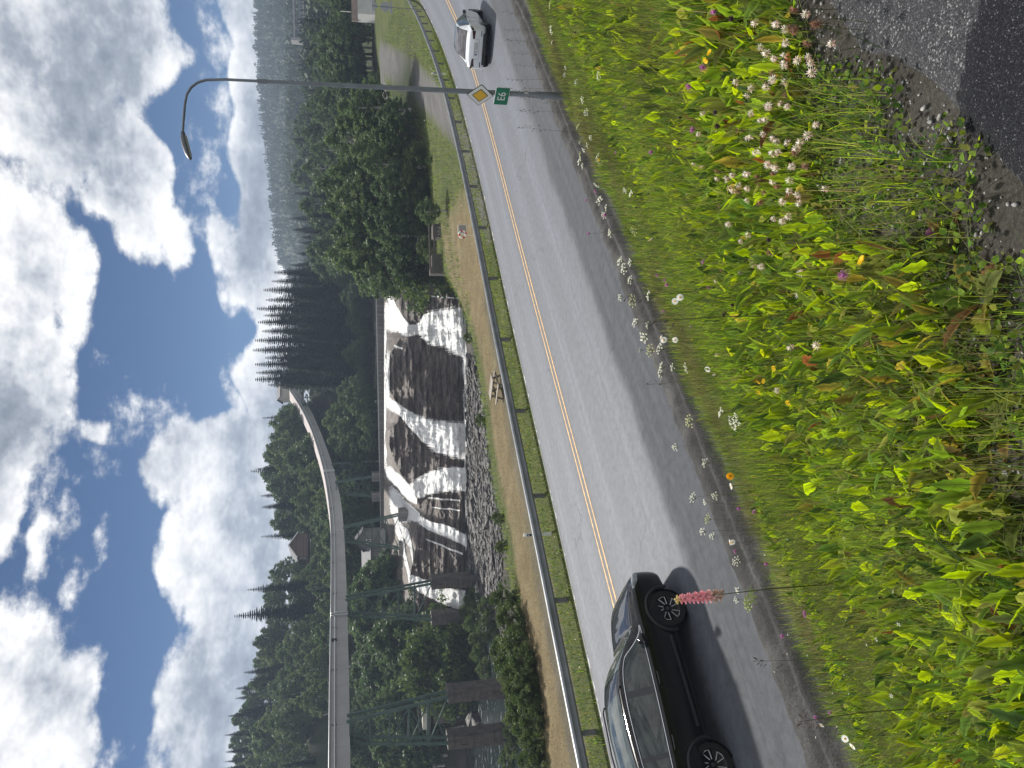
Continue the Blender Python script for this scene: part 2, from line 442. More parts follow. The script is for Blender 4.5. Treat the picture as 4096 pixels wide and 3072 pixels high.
def m_planks(name, c, per_m=5.0, axis=0, rough=0.8):
    mt, N, p = newmat(name)
    t = N.add('ShaderNodeTexCoord').outputs['Object']
    x = N.sep(t)[axis]
    cell = N.math('FLOOR', N.math('MULTIPLY', x, per_m))
    wn = N.add('ShaderNodeTexWhiteNoise'); wn.noise_dimensions = '1D'; N.put(wn.inputs['W'], cell)
    gr = N.noise(t, 3.0, 5, 0.65)
    c = np.array(c)
    f = N.math('ADD', N.math('MULTIPLY', wn.outputs[0], 0.6), N.math('MULTIPLY', gr, 0.4))
    N.put(p.inputs['Base Color'], N.ramp(f, [(0.1, tuple(c * 0.6)), (0.5, tuple(c)), (0.9, tuple(c * 1.35))])); p.inputs['Roughness'].default_value = rough
    return mt

MAT = dict(
    asphalt=m_asphalt(),
    gravel=m_ground('gravel', [(0.3, (0.020, 0.020, 0.020)), (0.5, (0.052, 0.051, 0.050)), (0.68, (0.12, 0.117, 0.112))], 1.5, 28, 0.8, 0.03),
    track=m_ground('track_gravel', [(0.3, (0.10, 0.095, 0.09)), (0.5, (0.17, 0.165, 0.16)), (0.7, (0.25, 0.24, 0.23))], 0.8, 14, 0.6, 0.04),
    soil=m_ground('soil', [(0.32, (0.018, 0.016, 0.012)), (0.47, (0.045, 0.040, 0.030)), (0.56, (0.075, 0.068, 0.054)), (0.70, (0.20, 0.19, 0.17))], 2.5, 90, 0.9, 0.012),
    turf=m_ground('turf', [(0.32, (0.030, 0.040, 0.014)), (0.5, (0.060, 0.078, 0.026)), (0.7, (0.12, 0.12, 0.05))], 0.35, 9, 0.8, 0.08),
    dryturf=m_ground('dry_turf', [(0.32, (0.10, 0.075, 0.038)), (0.5, (0.20, 0.150, 0.078)), (0.68, (0.30, 0.235, 0.13))], 0.5, 9, 0.9, 0.08),
    woodfloor=m_ground('forest_floor', [(0.3, (0.012, 0.018, 0.010)), (0.5, (0.028, 0.040, 0.018)), (0.7, (0.06, 0.07, 0.035))], 0.25, 3, 0.8, 0.3),
    rock=m_rock('cliff_rock', (0.058, 0.046, 0.040), (0.17, 0.138, 0.116), rough=0.7, bump=1.0),
    boulder=m_rock('boulder_rock', (0.021, 0.018, 0.017), (0.058, 0.051, 0.047), (1.2, 1.2, 3.0), 0.6, 0.6),
    foam=m_foam('white_water'), thinfoam=m_foam('braided_water', 0.50, 0.62, 9.0, 0.7), water=m_water(),
    steel=simple('galvanised_steel', (0.27, 0.285, 0.30), 0.55, 0.6, 0.22, 1.6, 0.08, 14, world=True),
    polemetal=simple('grey_pole_metal', (0.17, 0.19, 0.21), 0.5, 0.5, 0.15, 3),
    green=simple('green_paint', (0.045, 0.085, 0.068), 0.5, 0.0, 0.25, 1.0),
    concrete=simple('concrete', (0.33, 0.325, 0.32), 0.85, 0.0, 0.12, 0.35, 0.15, 12),
    pinkconcrete=simple('warm_concrete', (0.36, 0.315, 0.305), 0.8, 0.0, 0.1, 0.5),
    oldconcrete=simple('old_concrete', (0.085, 0.075, 0.065), 0.9, 0.0, 0.45, 0.6, 0.4, 5),
    stone=simple('pier_stone', (0.085, 0.072, 0.062), 0.8, 0.0, 0.5, 1.2, 0.6, 5),
    yellowline=simple('yellow_road_paint', (0.50, 0.31, 0.13), 0.65, 0.0, 0.45, 7.0, 0.2, 40, world=True),
    whitepaint=simple('white_paint', (0.72, 0.72, 0.70), 0.5, 0.0, 0.08, 4.0),
    bark=simple('bark', (0.06, 0.048, 0.038), 0.9, 0.0, 0.4, 4.0, 0.5, 15),
    birch=simple('birch_bark', (0.42, 0.40, 0.37), 0.8, 0.0, 0.4, 2.5),
    wood=m_planks('weathered_boards', (0.21, 0.20, 0.185), 6.0, 0),
    darkwood=m_planks('dark_boards', (0.065, 0.058, 0.052), 4.0, 0),
    leaf=leafmat('foliage', 0.35, 0.6), needle=leafmat('needles', 0.15, 0.7, spec=0.2),
    blade=leafmat('grass_blades', 0.50, 0.55), broad=leafmat('broad_leaves', 0.55, 0.7, spec=0.15), petal=leafmat('petals', 0.4, 0.6),
    black=simple('matt_black', (0.012, 0.012, 0.013), 0.7, 0.0, 0.2),
)

# ------------------------------------------------------------------ road line
CLP = np.array([(-52, -26.2), (-34.5, -9.7), (-20, 4.0), (-5.3, 17.75), (4.5, 27.3), (12.9, 35.3), (20.3, 43.2), (24.9, 48.9), (29.3, 54.8), (37.5, 66.8), (45, 78.5), (53.5, 91.5), (63, 106), (82, 135)], float)
def catmull(P, n=24):
    P = np.vstack([2 * P[0] - P[1], P, 2 * P[-1] - P[-2]]); out = []
    for i in range(1, len(P) - 2):
        for k in range(n):
            t = k / n; a, b, c, d = P[i - 1], P[i], P[i + 1], P[i + 2]
            out.append(0.5 * ((2 * b) + (c - a) * t + (2 * a - 5 * b + 4 * c - d) * t * t + (3 * b - a - 3 * c + d) * t ** 3))
    out.append(P[-2]); return np.array(out)
CL = catmull(CLP)
CLT = np.gradient(CL, axis=0); CLT /= np.linalg.norm(CLT, axis=1)[:, None]
CLN = np.stack([CLT[:, 1], -CLT[:, 0]], 1)            # to the right of the direction of travel, towards the camera
CLA = np.concatenate([[0], np.cumsum(np.linalg.norm(np.diff(CL, axis=0), axis=1))])
def st_of(x, y):
    """distance across (positive towards the camera) and along the road"""
    x = np.asarray(x, float).ravel(); y = np.asarray(y, float).ravel()
    S = np.empty(len(x)); T = np.empty(len(x))
    for a in range(0, len(x), 20000):
        px, py = x[a:a + 20000, None], y[a:a + 20000, None]
        i = np.argmin((px - CL[:, 0]) ** 2 + (py - CL[:, 1]) ** 2, 1)
        dx, dy = px[:, 0] - CL[i, 0], py[:, 0] - CL[i, 1]
        S[a:a + 20000] = dx * CLN[i, 0] + dy * CLN[i, 1]
        T[a:a + 20000] = CLA[i] + dx * CLT[i, 0] + dy * CLT[i, 1]
    return S, T
def at_st(s, t):
    x = np.interp(t, CLA, CL[:, 0]); y = np.interp(t, CLA, CL[:, 1])
    nx = np.interp(t, CLA, CLN[:, 0]); ny = np.interp(t, CLA, CLN[:, 1])
    return x + nx * s, y + ny * s
ROADZ = -6.0
def bank_z(s, x=None, y=None):
    z = np.interp(s, [5.8, 7.0, 8.0, 9.5, 11.0, 12.5, 13.6, 14.6, 15.3, 15.7, 15.95, 40], [-6.03, -5.98, -5.60, -4.98, -4.10, -3.08, -2.42, -1.98, -1.73, -1.64, -1.68, -1.68])
    if x is not None:
        k = sstep(7.0, 8.5, s) * (1 - 0.7 * sstep(14.8, 15.9, s))
        z = z + k * (0.12 * fbm(np.asarray(x) * 0.5, np.asarray(y) * 0.5, 3.3, 3, 5) + 0.04 * fbm(np.asarray(x) * 2.2, np.asarray(y) * 2.2, 1.1, 3, 9))
    return z

def strip(name, s0, s1, ns, t0, t1, nt, zf, mat, kind='structure', extra=None, parent=None):
    ss = np.linspace(s0, s1, ns); tt = np.linspace(t0, t1, nt)
    S, T = np.meshgrid(ss, tt); x, y = at_st(S.ravel(), T.ravel())
    z = zf(S.ravel(), x, y)
    i = np.arange((nt - 1) * ns).reshape(nt - 1, ns)[:, :-1].ravel()
    F = np.stack([i, i + 1, i + ns + 1, i + ns], 1)
    o = build(name, np.stack([x, y, z], 1), F, mat, parent, True, attrs={'across': S.ravel(), 'along': T.ravel()})
    if kind: tag(o, kind=kind)
    return o
TEND = CLA[-1] - 1
road = strip('road', -3.45, 6.0, 40, 1, TEND, 300, lambda s, x, y: ROADZ - 0.025 * np.abs(s) * 0.4 + 0 * s, MAT['asphalt'])
def rz(s): return ROADZ - 0.01 * np.abs(s)
for c0 in (-0.14, 0.14):
    strip('lane_marking', c0 - 0.04, c0 + 0.04, 2, 1, TEND, 300, lambda s, x, y: rz(s) + 0.005, MAT['yellowline'], None, parent=road)
# worn white edge line on the river side
mt, N, p = newmat('worn_white_line')
pos = N.add('ShaderNodeNewGeometry').outputs['Position']
N.put(p.inputs['Base Color'], N.mixc(N.maprange(N.noise(pos, 1.6, 6, 0.7), 0.52, 0.62, 0, 1, True), (0.10, 0.10, 0.105), (0.45, 0.45, 0.45))); p.inputs['Roughness'].default_value = 0.7
strip('edge_line', -3.38, -3.30, 2, 1, TEND, 300, lambda s, x, y: rz(s) + 0.005, mt, None, parent=road)

# shoulder with wheel ruts and tyre prints
def zsh(s, x, y):
    S, T = s, st_of(x, y)[1]
    w = 0.12 * fbm(T * 0.15, 0 * T, 0, 3, 3)
    r = -0.085 * np.exp(-((S - 6.35 - w) / 0.13) ** 2) - 0.07 * np.exp(-((S - 6.85 - w) / 0.10) ** 2) + 0.075 * np.exp(-((S - 6.6 - w) / 0.10) ** 2) + 0.04 * np.exp(-((S - 7.05 - w) / 0.09) ** 2)
    tread = 0.012 * np.sign(np.sin(T * 42 + np.abs(S - 6.35 - w) * 30)) * np.exp(-((S - 6.35 - w) / 0.12) ** 4)
    return -6.02 + r + tread + 0.05 * fbm(x * 2.2, y * 2.2, 0, 5, 8, 0.65) - 0.05 * sstep(6.0, 5.85, s)
strip('gravel_shoulder', 5.85, 7.9, 42, 15, 115, 1500, zsh, MAT['gravel'])
mt, N, p = newmat('bank_soil')
pos = N.add('ShaderNodeNewGeometry').outputs['Position']; a_ = N.add('ShaderNodeAttribute'); a_.attribute_name = 'across'
n1 = N.noise(pos, 2.5, 6, 0.65); n2 = N.noise(pos, 80, 4, 0.75)
f = N.math('ADD', N.math('MULTIPLY', n1, 0.5), N.math('MULTIPLY', n2, 0.5))
soil = N.ramp(f, [(0.32, (0.010, 0.009, 0.007)), (0.47, (0.026, 0.023, 0.018)), (0.57, (0.045, 0.041, 0.034)), (0.70, (0.14, 0.135, 0.125))])
moss = N.ramp(f, [(0.32, (0.018, 0.026, 0.008)), (0.5, (0.040, 0.052, 0.016)), (0.7, (0.075, 0.08, 0.03))])
N.put(p.inputs['Base Color'], N.mixc(N.maprange(N.math('ADD', a_.outputs['Fac'], N.math('MULTIPLY', N.math('SUBTRACT', n1, 0.5), 3.0)), 13.8, 15.0, 0, 1, True), moss, soil)); p.inputs['Roughness'].default_value = 0.95
b = N.add('ShaderNodeBump'); b.inputs['Strength'].default_value = 0.9; b.inputs['Distance'].default_value = 0.012
N.put(b.inputs['Height'], n2); N.l.new(b.outputs[0], p.inputs['Normal'])
bank = strip('grass_bank', 7.0, 15.95, 90, 15, 130, 560, lambda s, x, y: bank_z(s, x, y) - 0.03 * sstep(7.5, 7.0, s), mt)
# old path at the top of the bank, with a newer dark patch of asphalt
mt, N, p = newmat('worn_path_asphalt')
pos = N.add('ShaderNodeNewGeometry').outputs['Position']
v1 = N.voro(pos, 210, out=1); v0 = N.voro(pos, 210); n1 = N.noise(pos, 6, 6, 0.75)
c = N.ramp(N.math('MULTIPLY', N.sep(v1)[0], 1.0), [(0.0, (0.016, 0.017, 0.020)), (0.6, (0.038, 0.039, 0.044)), (0.88, (0.075, 0.076, 0.08)), (1.0, (0.24, 0.24, 0.24))])
c = N.mixc(N.maprange(n1, 0.45, 0.62, 0, 0.75), c, (0.035, 0.036, 0.040))
N.put(p.inputs['Base Color'], c); p.inputs['Roughness'].default_value = 0.85; p.inputs['Specular IOR Level'].default_value = 0.2
b = N.add('ShaderNodeBump'); b.inputs['Strength'].default_value = 0.9; b.inputs['Distance'].default_value = 0.003; b.invert = True
N.put(b.inputs['Height'], N.math('ADD', v0, n1)); N.l.new(b.outputs[0], p.inputs['Normal'])
MAT['oldpath'] = mt
mt, N, p = newmat('fresh_path_asphalt')
pos = N.add('ShaderNodeNewGeometry').outputs['Position']
v1 = N.voro(pos, 300, out=1); v0 = N.voro(pos, 300)
N.put(p.inputs['Base Color'], N.ramp(N.sep(v1)[0], [(0.0, (0.004, 0.004, 0.006)), (0.75, (0.011, 0.012, 0.016)), (0.96, (0.028, 0.028, 0.033)), (1.0, (0.10, 0.10, 0.10))]))
p.inputs['Roughness'].default_value = 0.8; p.inputs['Specular IOR Level'].default_value = 0.15
b = N.add('ShaderNodeBump'); b.inputs['Strength'].default_value = 0.8; b.inputs['Distance'].default_value = 0.002; b.invert = True
N.put(b.inputs['Height'], v0); N.l.new(b.outputs[0], p.inputs['Normal'])
MAT['newpath'] = mt
def zpath(s, x, y): return -1.615 + 0.012 * fbm(x * 3, y * 3, 0, 3, 2) - 0.06 * sstep(15.78, 15.70, s + 0.07 * fbm(x * 2.2, y * 2.2, 0, 4, 31))
footpath = strip('footpath', 15.55, 19.5, 70, 20, 75, 420, zpath, MAT['oldpath'])
def patch_mesh():
    gx, gy = np.meshgrid(np.arange(-2.2, 1.25, 0.02), np.arange(-1.2, 1.95, 0.02))
    x, y = gx.ravel(), gy.ravel(); s, t = st_of(x, y)
    e = 0.05 * fbm(x * 5, y * 5, 0, 3, 77)
    n = gx.shape[1]; i = np.arange((gx.shape[0] - 1) * n).reshape(-1, n)[:, :-1].ravel()
    F = np.stack([i, i + 1, i + n + 1, i + n], 1)
    side = (x - 0.70) * 0.355 + (y - 1.81) * 0.935 + e     # front edge of the newer layer
    keep = (s - 15.74 + e * 0.7 > 0) & (side < 0)
    F = F[keep[F].all(1)]
    z = zpath(s, x, y); z = np.maximum(z, -1.63) + 0.004 + 0.014 * sstep(0, 0.06, np.minimum(-side, s - 15.74 + e))
    return build('footpath', np.stack([x, y, z], 1), F, MAT['newpath'], None, True)
tag(patch_mesh(), kind='structure')

# ------------------------------------------------------------------ land beyond the road
CTL = np.array([(-40, 140, -4), (-20, 147, -4), (0, 150, -4), (15, 150, -4), (-12, 138, -4.2), (5, 140, -4.2), (20, 140, -4), (30, 150, -2.2), (10, 162, -3.2),
    (0, 172, -2), (15, 172, -2), (30, 172, -1.5), (5, 205, 9), (25, 205, 8), (45, 190, 5), (-2, 203, 13.5), (-10, 195, 8),
    (-37, 170, 11.5), (-25, 160, 3), (-50, 150, 8), (-45, 128, -6), (-60, 135, 2), (-75, 150, 13), (-75, 120, -5), (-100, 140, 12), (-50, 190, 18), (-90, 200, 24), (-20, 190, 9),
    (-60, 112, -9), (-110, 110, 0), (40, 115, -4), (60, 120, -2.5), (40, 150, -2), (70, 160, 2), (100, 150, 3), (60, 220, 6), (100, 250, 8), (30, 250, 8), (0, 260, 10), (-60, 260, 14), (-120, 260, 16), (0, 330, 6), (100, 330, 8), (-100, 330, 8), (130, 120, 2)], float)
def shep(x, y):
    w = 1.0 / (((x[:, None] - CTL[:, 0]) ** 2 + (y[:, None] - CTL[:, 1]) ** 2) ** 1.6 + 0.5)
    return (w * CTL[:, 2]).sum(1) / w.sum(1)
def land(x, y):
    x = np.asarray(x, float).ravel(); y = np.asarray(y, float).ravel()
    s, t = st_of(x, y)
    zt = -6.12 - 1.88 * sstep(5, 12, -s)
    wr = sstep(10, 34, x) * sstep(42, 75, y)
    zt = zt * (1 - wr) + wr * (-6.3 + 2.9 * sstep(72, 112, y) + 0.9 * sstep(32, 60, x))
    es = -20.5 - 13 * sstep(2, 26, x)
    e = es - s + 1.2 * fbm(x * 0.15, y * 0.15, 0, 3, 41)
    riv = sstep(0, 10, e) * (1 - sstep(16, 30, x))
    bed = -13.45 + 0.25 * fbm(x * 0.2, y * 0.2, 0, 3, 42) - 0.55 * sstep(-20, -30, x) - 1.2 * sstep(98.5, 101.5, y)
    z = zt * (1 - riv) + bed * riv
    z = np.where(s > 5.5, bank_z(np.clip(s, 5.8, 40)) - 0.05, z)
    inside = (x > -46) & (x < 24)
    pl = sstep(0, 1, (y - np.where(inside, 131.0, 100.0)) / np.where(inside, 6.0, 28.0))
    z = z * (1 - pl) + shep(x, y) * pl
    z = z + (0.12 * fbm(x * 0.25, y * 0.25, 0, 4, 43) + 0.8 * sstep(110, 150, y) * fbm(x * 0.06, y * 0.06, 0, 3, 44)) * sstep(5.5, 8, -s)
    return z
gx, gy = np.meshgrid(np.arange(-150, 151, 1.25), np.arange(-12, 341, 1.25))
lx, ly = gx.ravel(), gy.ravel(); lz = land(lx, ly); ls, lt = st_of(lx, ly)
n = gx.shape[1]; i = np.arange((gx.shape[0] - 1) * n).reshape(-1, n)[:, :-1].ravel()
F = np.stack([i, i + 1, i + n + 1, i + n], 1)
F = F[((ls[F] < -2.0).all(1) & (ly[F] > 12).all(1)) | (ly[F] > 98).all(1) | ((ls[F] > 15.6) & (lt[F] > 74)).all(1)]
# land cover: 0 turf, 1 mown dry grass, 2 gravel track, 3 river gravel, 4 forest floor
def tw(V, y, z=-8): return onz(V, y, z)
TRK = np.array([onz(1990, 820, -6.4)[:2], onz(1850, 590, -6.3)[:2], onz(1745, 465, -6.2)[:2], onz(1680, 380, -5.8)[:2], aty(1600, 290, 88)[:2], aty(1545, 235, 101)[:2], aty(1522, 238, 106)[:2], aty(1508, 290, 106)[:2], aty(1500, 380, 103)[:2], aty(1500, 460, 100)[:2]])
def dist_poly(x, y, P):
    d = np.full(len(x), 1e9)
    for a, b in zip(P[:-1], P[1:]):
        ab = b - a; t = np.clip(((x - a[0]) * ab[0] + (y - a[1]) * ab[1]) / (ab @ ab), 0, 1)
        d = np.minimum(d, np.hypot(x - a[0] - t * ab[0], y - a[1] - t * ab[1]))
    return d
nz = 1.2 * fbm(lx * 0.2, ly * 0.2, 0, 3, 61)
tr = sstep(2.3, 1.5, dist_poly(lx, ly, TRK) + nz * 0.3)
lay = sstep(-8.0, -9.5, ls + nz) * sstep(-15.8, -14.8, ls + nz * 0.5) * sstep(7.5, 4, lx)      # worn lay-by with the picnic table
dry = sstep(-8.5, -9.5, ls + nz) * sstep(-19.6, -18.4, ls + nz) * sstep(17, 12, lx)
dry = np.maximum(dry, sstep(-13, -14, ls) * sstep(-24, -22.5, ls + nz) * sstep(4, 8, lx) * sstep(17, 13, lx))
es = -20.5 - 13 * sstep(2, 26, lx); ee = es - ls
riv = sstep(3.5, 6.5, ee + nz) * (1 - sstep(16, 26, lx))
wood = sstep(108, 118, ly); wood = np.maximum(wood, sstep(14, 20, lx) * sstep(78, 84, ly) * sstep(40, 34, lx))
mt, N, p = newmat('river_land')
def at(k): a = N.add('ShaderNodeAttribute'); a.attribute_name = k; return a.outputs['Fac']
pos = N.add('ShaderNodeNewGeometry').outputs['Position']
n1 = N.noise(pos, 0.5, 6, 0.65); n2 = N.noise(N.scalev(pos, (1, 1, 1)), 7, 5, 0.75)
f = N.math('ADD', N.math('MULTIPLY', n1, 0.5), N.math('MULTIPLY', n2, 0.5))
c = N.ramp(f, [(0.32, (0.030, 0.042, 0.012)), (0.5, (0.062, 0.078, 0.022)), (0.68, (0.12, 0.12, 0.045))])
c = N.mixc(at('dry'), c, N.ramp(f, [(0.32, (0.075, 0.058, 0.030)), (0.5, (0.145, 0.115, 0.062)), (0.68, (0.23, 0.19, 0.11))]))
c = N.mixc(at('lay'), c, N.ramp(f, [(0.32, (0.055, 0.050, 0.034)), (0.5, (0.095, 0.086, 0.062)), (0.68, (0.145, 0.128, 0.095))]))
c = N.mixc(at('track'), c, N.ramp(f, [(0.32, (0.065, 0.062, 0.06)), (0.5, (0.105, 0.102, 0.10)), (0.68, (0.15, 0.145, 0.14))]))
c = N.mixc(at('riv'), c, N.ramp(f, [(0.32, (0.025, 0.022, 0.021)), (0.5, (0.06, 0.054, 0.05)), (0.68, (0.13, 0.12, 0.11))]))
c = N.mixc(at('wood'), c, N.ramp(f, [(0.3, (0.012, 0.02, 0.008)), (0.7, (0.045, 0.055, 0.022))]))
N.put(p.inputs['Base Color'], c); p.inputs['Roughness'].default_value = 0.92; p.inputs['Specular IOR Level'].default_value = 0.15
b = N.add('ShaderNodeBump'); b.inputs['Strength'].default_value = 0.9; b.inputs['Distance'].default_value = 0.1
N.put(b.inputs['Height'], n2); N.l.new(b.outputs[0], p.inputs['Normal'])
terrain = tag(build('terrain', np.stack([lx, ly, lz], 1), F, mt, None, True, attrs=dict(track=tr, lay=lay, dry=dry, riv=riv, wood=wood)), kind='structure')

def sheet(name, x0, x1, y0, y1, z, mat, n=2):
    return tag(build(name, [(x0, y0, z), (x1, y0, z), (x1, y1, z), (x0, y1, z)], [(0, 1, 2, 3)], mat), kind='structure')
sheet('river', -75, 24, 44, 112, -13.72, MAT['water'])
sheet('upper_river', -44, 40, 135.2, 170, -2.75, MAT['water'])

# ------------------------------------------------------------------ the rock step with the falls
LIPY = [1000, 1080, 1160, 1240, 1300, 1330, 1350, 1420, 1500, 1560, 1600, 1640, 1690, 1720, 1780, 1830, 1870, 1910, 1960, 2010, 2050, 2090, 2130, 2200, 2260, 2310, 2360, 2450, 2560, 2700]
LIPV = [1590, 1585, 1590, 1600, 1628, 1628, 1602, 1560, 1548, 1556, 1580, 1600, 1590, 1560, 1556, 1572, 1590, 1612, 1650, 1672, 1688, 1676, 1658, 1662, 1650, 1638, 1640, 1655, 1640, 1620]
FALLC = [1300, 1740, 1915, 2135, 2390]
def cliff(yp, t, disp=True):
    """a point of the rock face: yp picks the column, t runs from the pool (0) over the lip (1) to the weir (2)"""
    yp = np.asarray(yp, float); t = np.asarray(t, float)
    lv = np.interp(yp, LIPY, LIPV); ly_ = 110.5 + 1.5 * fbm(yp * 0.006, 0 * yp, 0, 2, 71)
    lo = np.clip(t, 0, 1); hi = np.clip(t - 1, 0, 1)
    V = 1866 + (lv - 1866) * lo + (1536 - lv) * hi
    round_ = lo ** 1.5
    Y = 103.6 + (ly_ - 103.6) * round_ + (133.6 - ly_) * hi
    U = 3072 - yp
    X0 = (U - 1536) / FPX * Y; Z0 = -(V - 1455) / FPX * Y
    if disp:
        face = sstep(0.0, 0.1, t) * sstep(2.0, 1.8, t)
        d = 1.5 * fbm(X0 * 0.16, Z0 * 0.22, 0, 3, 72) + 0.5 * fbm(X0 * 0.35 + Z0 * 0.15, Z0 * 1.1, 0, 4, 73) + 0.30 * np.abs(fbm(X0 * 0.5, Z0 * 3.0, 0, 3, 74))
        st_ = fbm(X0 * 0.10, Z0 * 0.0, 0, 2, 75)
        q = (Z0 + st_ * 1.2) * 1.15; d += 0.55 * (np.abs((q % 1.0) - 0.5) - 0.25) * (0.5 + vnoise(X0 * 0.3, q // 1, 0, 76))
        bl = fbm(X0 * 0.30 + Z0 * 0.10, Z0 * 0.55, 0, 3, 79); d += 0.9 * (np.floor(bl * 5) / 5) + 0.35 * np.floor(4 * fbm(X0 * 0.9, Z0 * 1.1, 0, 3, 80)) / 4
        for c in FALLC: d += 1.1 * np.exp(-((yp - c - 30 * (1 - lo)) / 55) ** 2) * sstep(0.1, 0.5, lo) * (1 - hi)
        Y = Y + d * face * (1 - 0.4 * hi)
        V = V + hi * (1 - hi) * 4 * 9 * fbm(X0 * 0.35, Y * 0.3, 0, 4, 78)
    D = FWD[None] + RT[None] * ((3072 - yp.ravel()) - 1536)[:, None] / FPX - UP[None] * (V.ravel() - 2048)[:, None] / FPX
    return D * (Y.ravel() / D[:, 1])[:, None]
yy = np.linspace(1010, 2720, 470); tt = np.concatenate([np.linspace(-0.02, 1, 135), np.linspace(1.02, 2, 45)])
YY, TT = np.meshgrid(yy, tt)
Pc = cliff(YY.ravel(), TT.ravel()); n = len(yy)
i = np.arange((len(tt) - 1) * n).reshape(-1, n)[:, :-1].ravel()
tag(build('rock_step', Pc, np.stack([i, i + n, i + n + 1, i + 1], 1), MAT['rock'], None, False), kind='structure')

def t_of(yp, V):
    lv = np.interp(yp, LIPY, LIPV)
    return np.where(V >= lv, (1866 - V) / (1866 - lv), 1 + (lv - V) / np.maximum(lv - 1536, 6))
def fall(rows, mat, nu=26, nv=90, off=0.45, amp=0.5, seed=1, name='waterfall', bulge=0.0, throw=0.0):
    """rows: (V, y of one edge, y of the other) from the top of the water to its foot"""
    rows = np.array(rows, float); k = np.linspace(0, 1, len(rows)); q = np.linspace(0, 1, nv)
    def sm(c):
        return np.interp(q, k, rows[:, c])
    V, a, b = sm(0), sm(1), sm(2)
    w = np.linspace(0, 1, nu)
    A = a[:, None] + (b - a)[:, None] * w[None]; A = A + 6 * fbm(A * 0.03, V[:, None] * 0.03, 0, 2, seed) * (np.abs(w - 0.5) * 2)[None]
    VV = np.repeat(V[:, None], nu, 1)
    P = cliff(A.ravel(), t_of(A, VV).ravel())
    r = np.linalg.norm(P, axis=1)
    jit = off + throw * np.repeat(q, nu) + bulge * (np.sin(np.pi * w) ** 0.7)[None].repeat(nv, 0).ravel() + amp * (0.5 + fbm(P[:, 0] * 1.4, P[:, 2] * 0.45, 0, 4, seed + 5))
    P = P * (1 - jit / r)[:, None]
    edge = (np.sin(np.pi * w) ** 0.9)[None] * np.minimum(1, 3.0 * q + 0.35)[:, None] * np.ones((nv, nu))
    i = np.arange((nv - 1) * nu).reshape(-1, nu)[:, :-1].ravel()
    o = build(name, P, np.stack([i, i + 1, i + nu + 1, i + nu], 1), mat, None, True,
              attrs=dict(edge=edge.ravel(), across=P[:, 0], along=-P[:, 2] + P[:, 1] * 0.5))
    return tag(o, kind='structure')
FM, TM = MAT['foam'], MAT['thinfoam']
# right-hand fall: braided water over the ledge, a narrow chute, then a wide plume
fall([(1532, 1128, 1165), (1560, 1160, 1230), (1590, 1215, 1300), (1622, 1268, 1345), (1640, 1290, 1345)], TM, 34, 60, 0.35, 0.3, 11)
fall([(1533, 1170, 1340), (1548, 1180, 1350), (1568, 1200, 1352), (1590, 1235, 1352), (1618, 1285, 1350)], TM, 40, 50, 0.3, 0.3, 12)
fall([(1600, 1285, 1352), (1630, 1292, 1350), (1660, 1294, 1342), (1680, 1285, 1345), (1690, 1270, 1352)], FM, 24, 60, 0.6, 0.3, 13, bulge=0.3)
fall([(1672, 1282, 1346), (1690, 1262, 1362), (1710, 1236, 1382), (1740, 1222, 1396), (1780, 1214, 1402), (1815, 1210, 1406), (1852, 1214, 1410)], FM, 40, 110, 0.9, 0.6, 14, bulge=1.3, throw=4.0)
fall([(1780, 1235, 1420), (1815, 1238, 1428), (1846, 1260, 1440), (1862, 1300, 1462)], FM, 30, 40, 3.6, 0.5, 15, bulge=0.5, throw=1.5)
# water spread along the foot of the weir
fall([(1536, 1120, 2040), (1540, 1120, 2040), (1545, 1120, 2040)], TM, 300, 8, 0.4, 0.15, 16)
fall([(1545, 1340, 1700), (1551, 1345, 1690), (1558, 1350, 1680)], TM, 120, 10, 0.35, 0.15, 17)
# broad middle fall
fall([(1545, 1570, 1640), (1570, 1590, 1650), (1600, 1612, 1668), (1630, 1632, 1710), (1660, 1648, 1742), (1700, 1660, 1785), (1740, 1668, 1812), (1780, 1672, 1832), (1820, 1674, 1846), (1862, 1672, 1856)], FM, 50, 140, 0.7, 0.7, 18, bulge=0.7, throw=4.5)
# left of it: a stream slides down the ledge, folds back and fans out
fall([(1543, 1850, 1915), (1575, 1872, 1945), (1610, 1905, 1985), (1640, 1935, 2010), (1668, 1968, 2022)], FM, 30, 70, 0.5, 0.4, 19)
fall([(1640, 1918, 1990), (1675, 1900, 2002), (1705, 1884, 1988), (1740, 1872, 1978), (1780, 1866, 1974), (1820, 1860, 1972), (1862, 1856, 1976)], FM, 40, 110, 0.8, 0.7, 20, bulge=0.8, throw=4.0)
fall([(1548, 1900, 2010), (1580, 1930, 2080), (1615, 1970, 2120), (1650, 2010, 2100), (1680, 2040, 2098)], TM, 40, 60, 0.45, 0.4, 21)
fall([(1672, 2052, 2098), (1700, 2072, 2118), (1740, 2084, 2136), (1780, 2096, 2152), (1820, 2112, 2172), (1862, 2132, 2192)], FM, 22, 100, 0.6, 0.4, 22, bulge=0.3, throw=3.5)
fall([(1558, 1970, 2030), (1580, 2030, 2110), (1600, 2100, 2190), (1618, 2180, 2262), (1632, 2250, 2318), (1642, 2288, 2336)], FM, 34, 90, 0.5, 0.4, 23)
fall([(1560, 1990, 2030), (1600, 2060, 2150), (1640, 2120, 2210), (1652, 2190, 2270)], TM, 30, 60, 0.4, 0.3, 24)
fall([(1632, 2290, 2342), (1670, 2302, 2368), (1710, 2312, 2392), (1750, 2326, 2412), (1800, 2340, 2432), (1862, 2352, 2452)], FM, 34, 100, 0.8, 0.6, 25, bulge=0.6, throw=4.0)
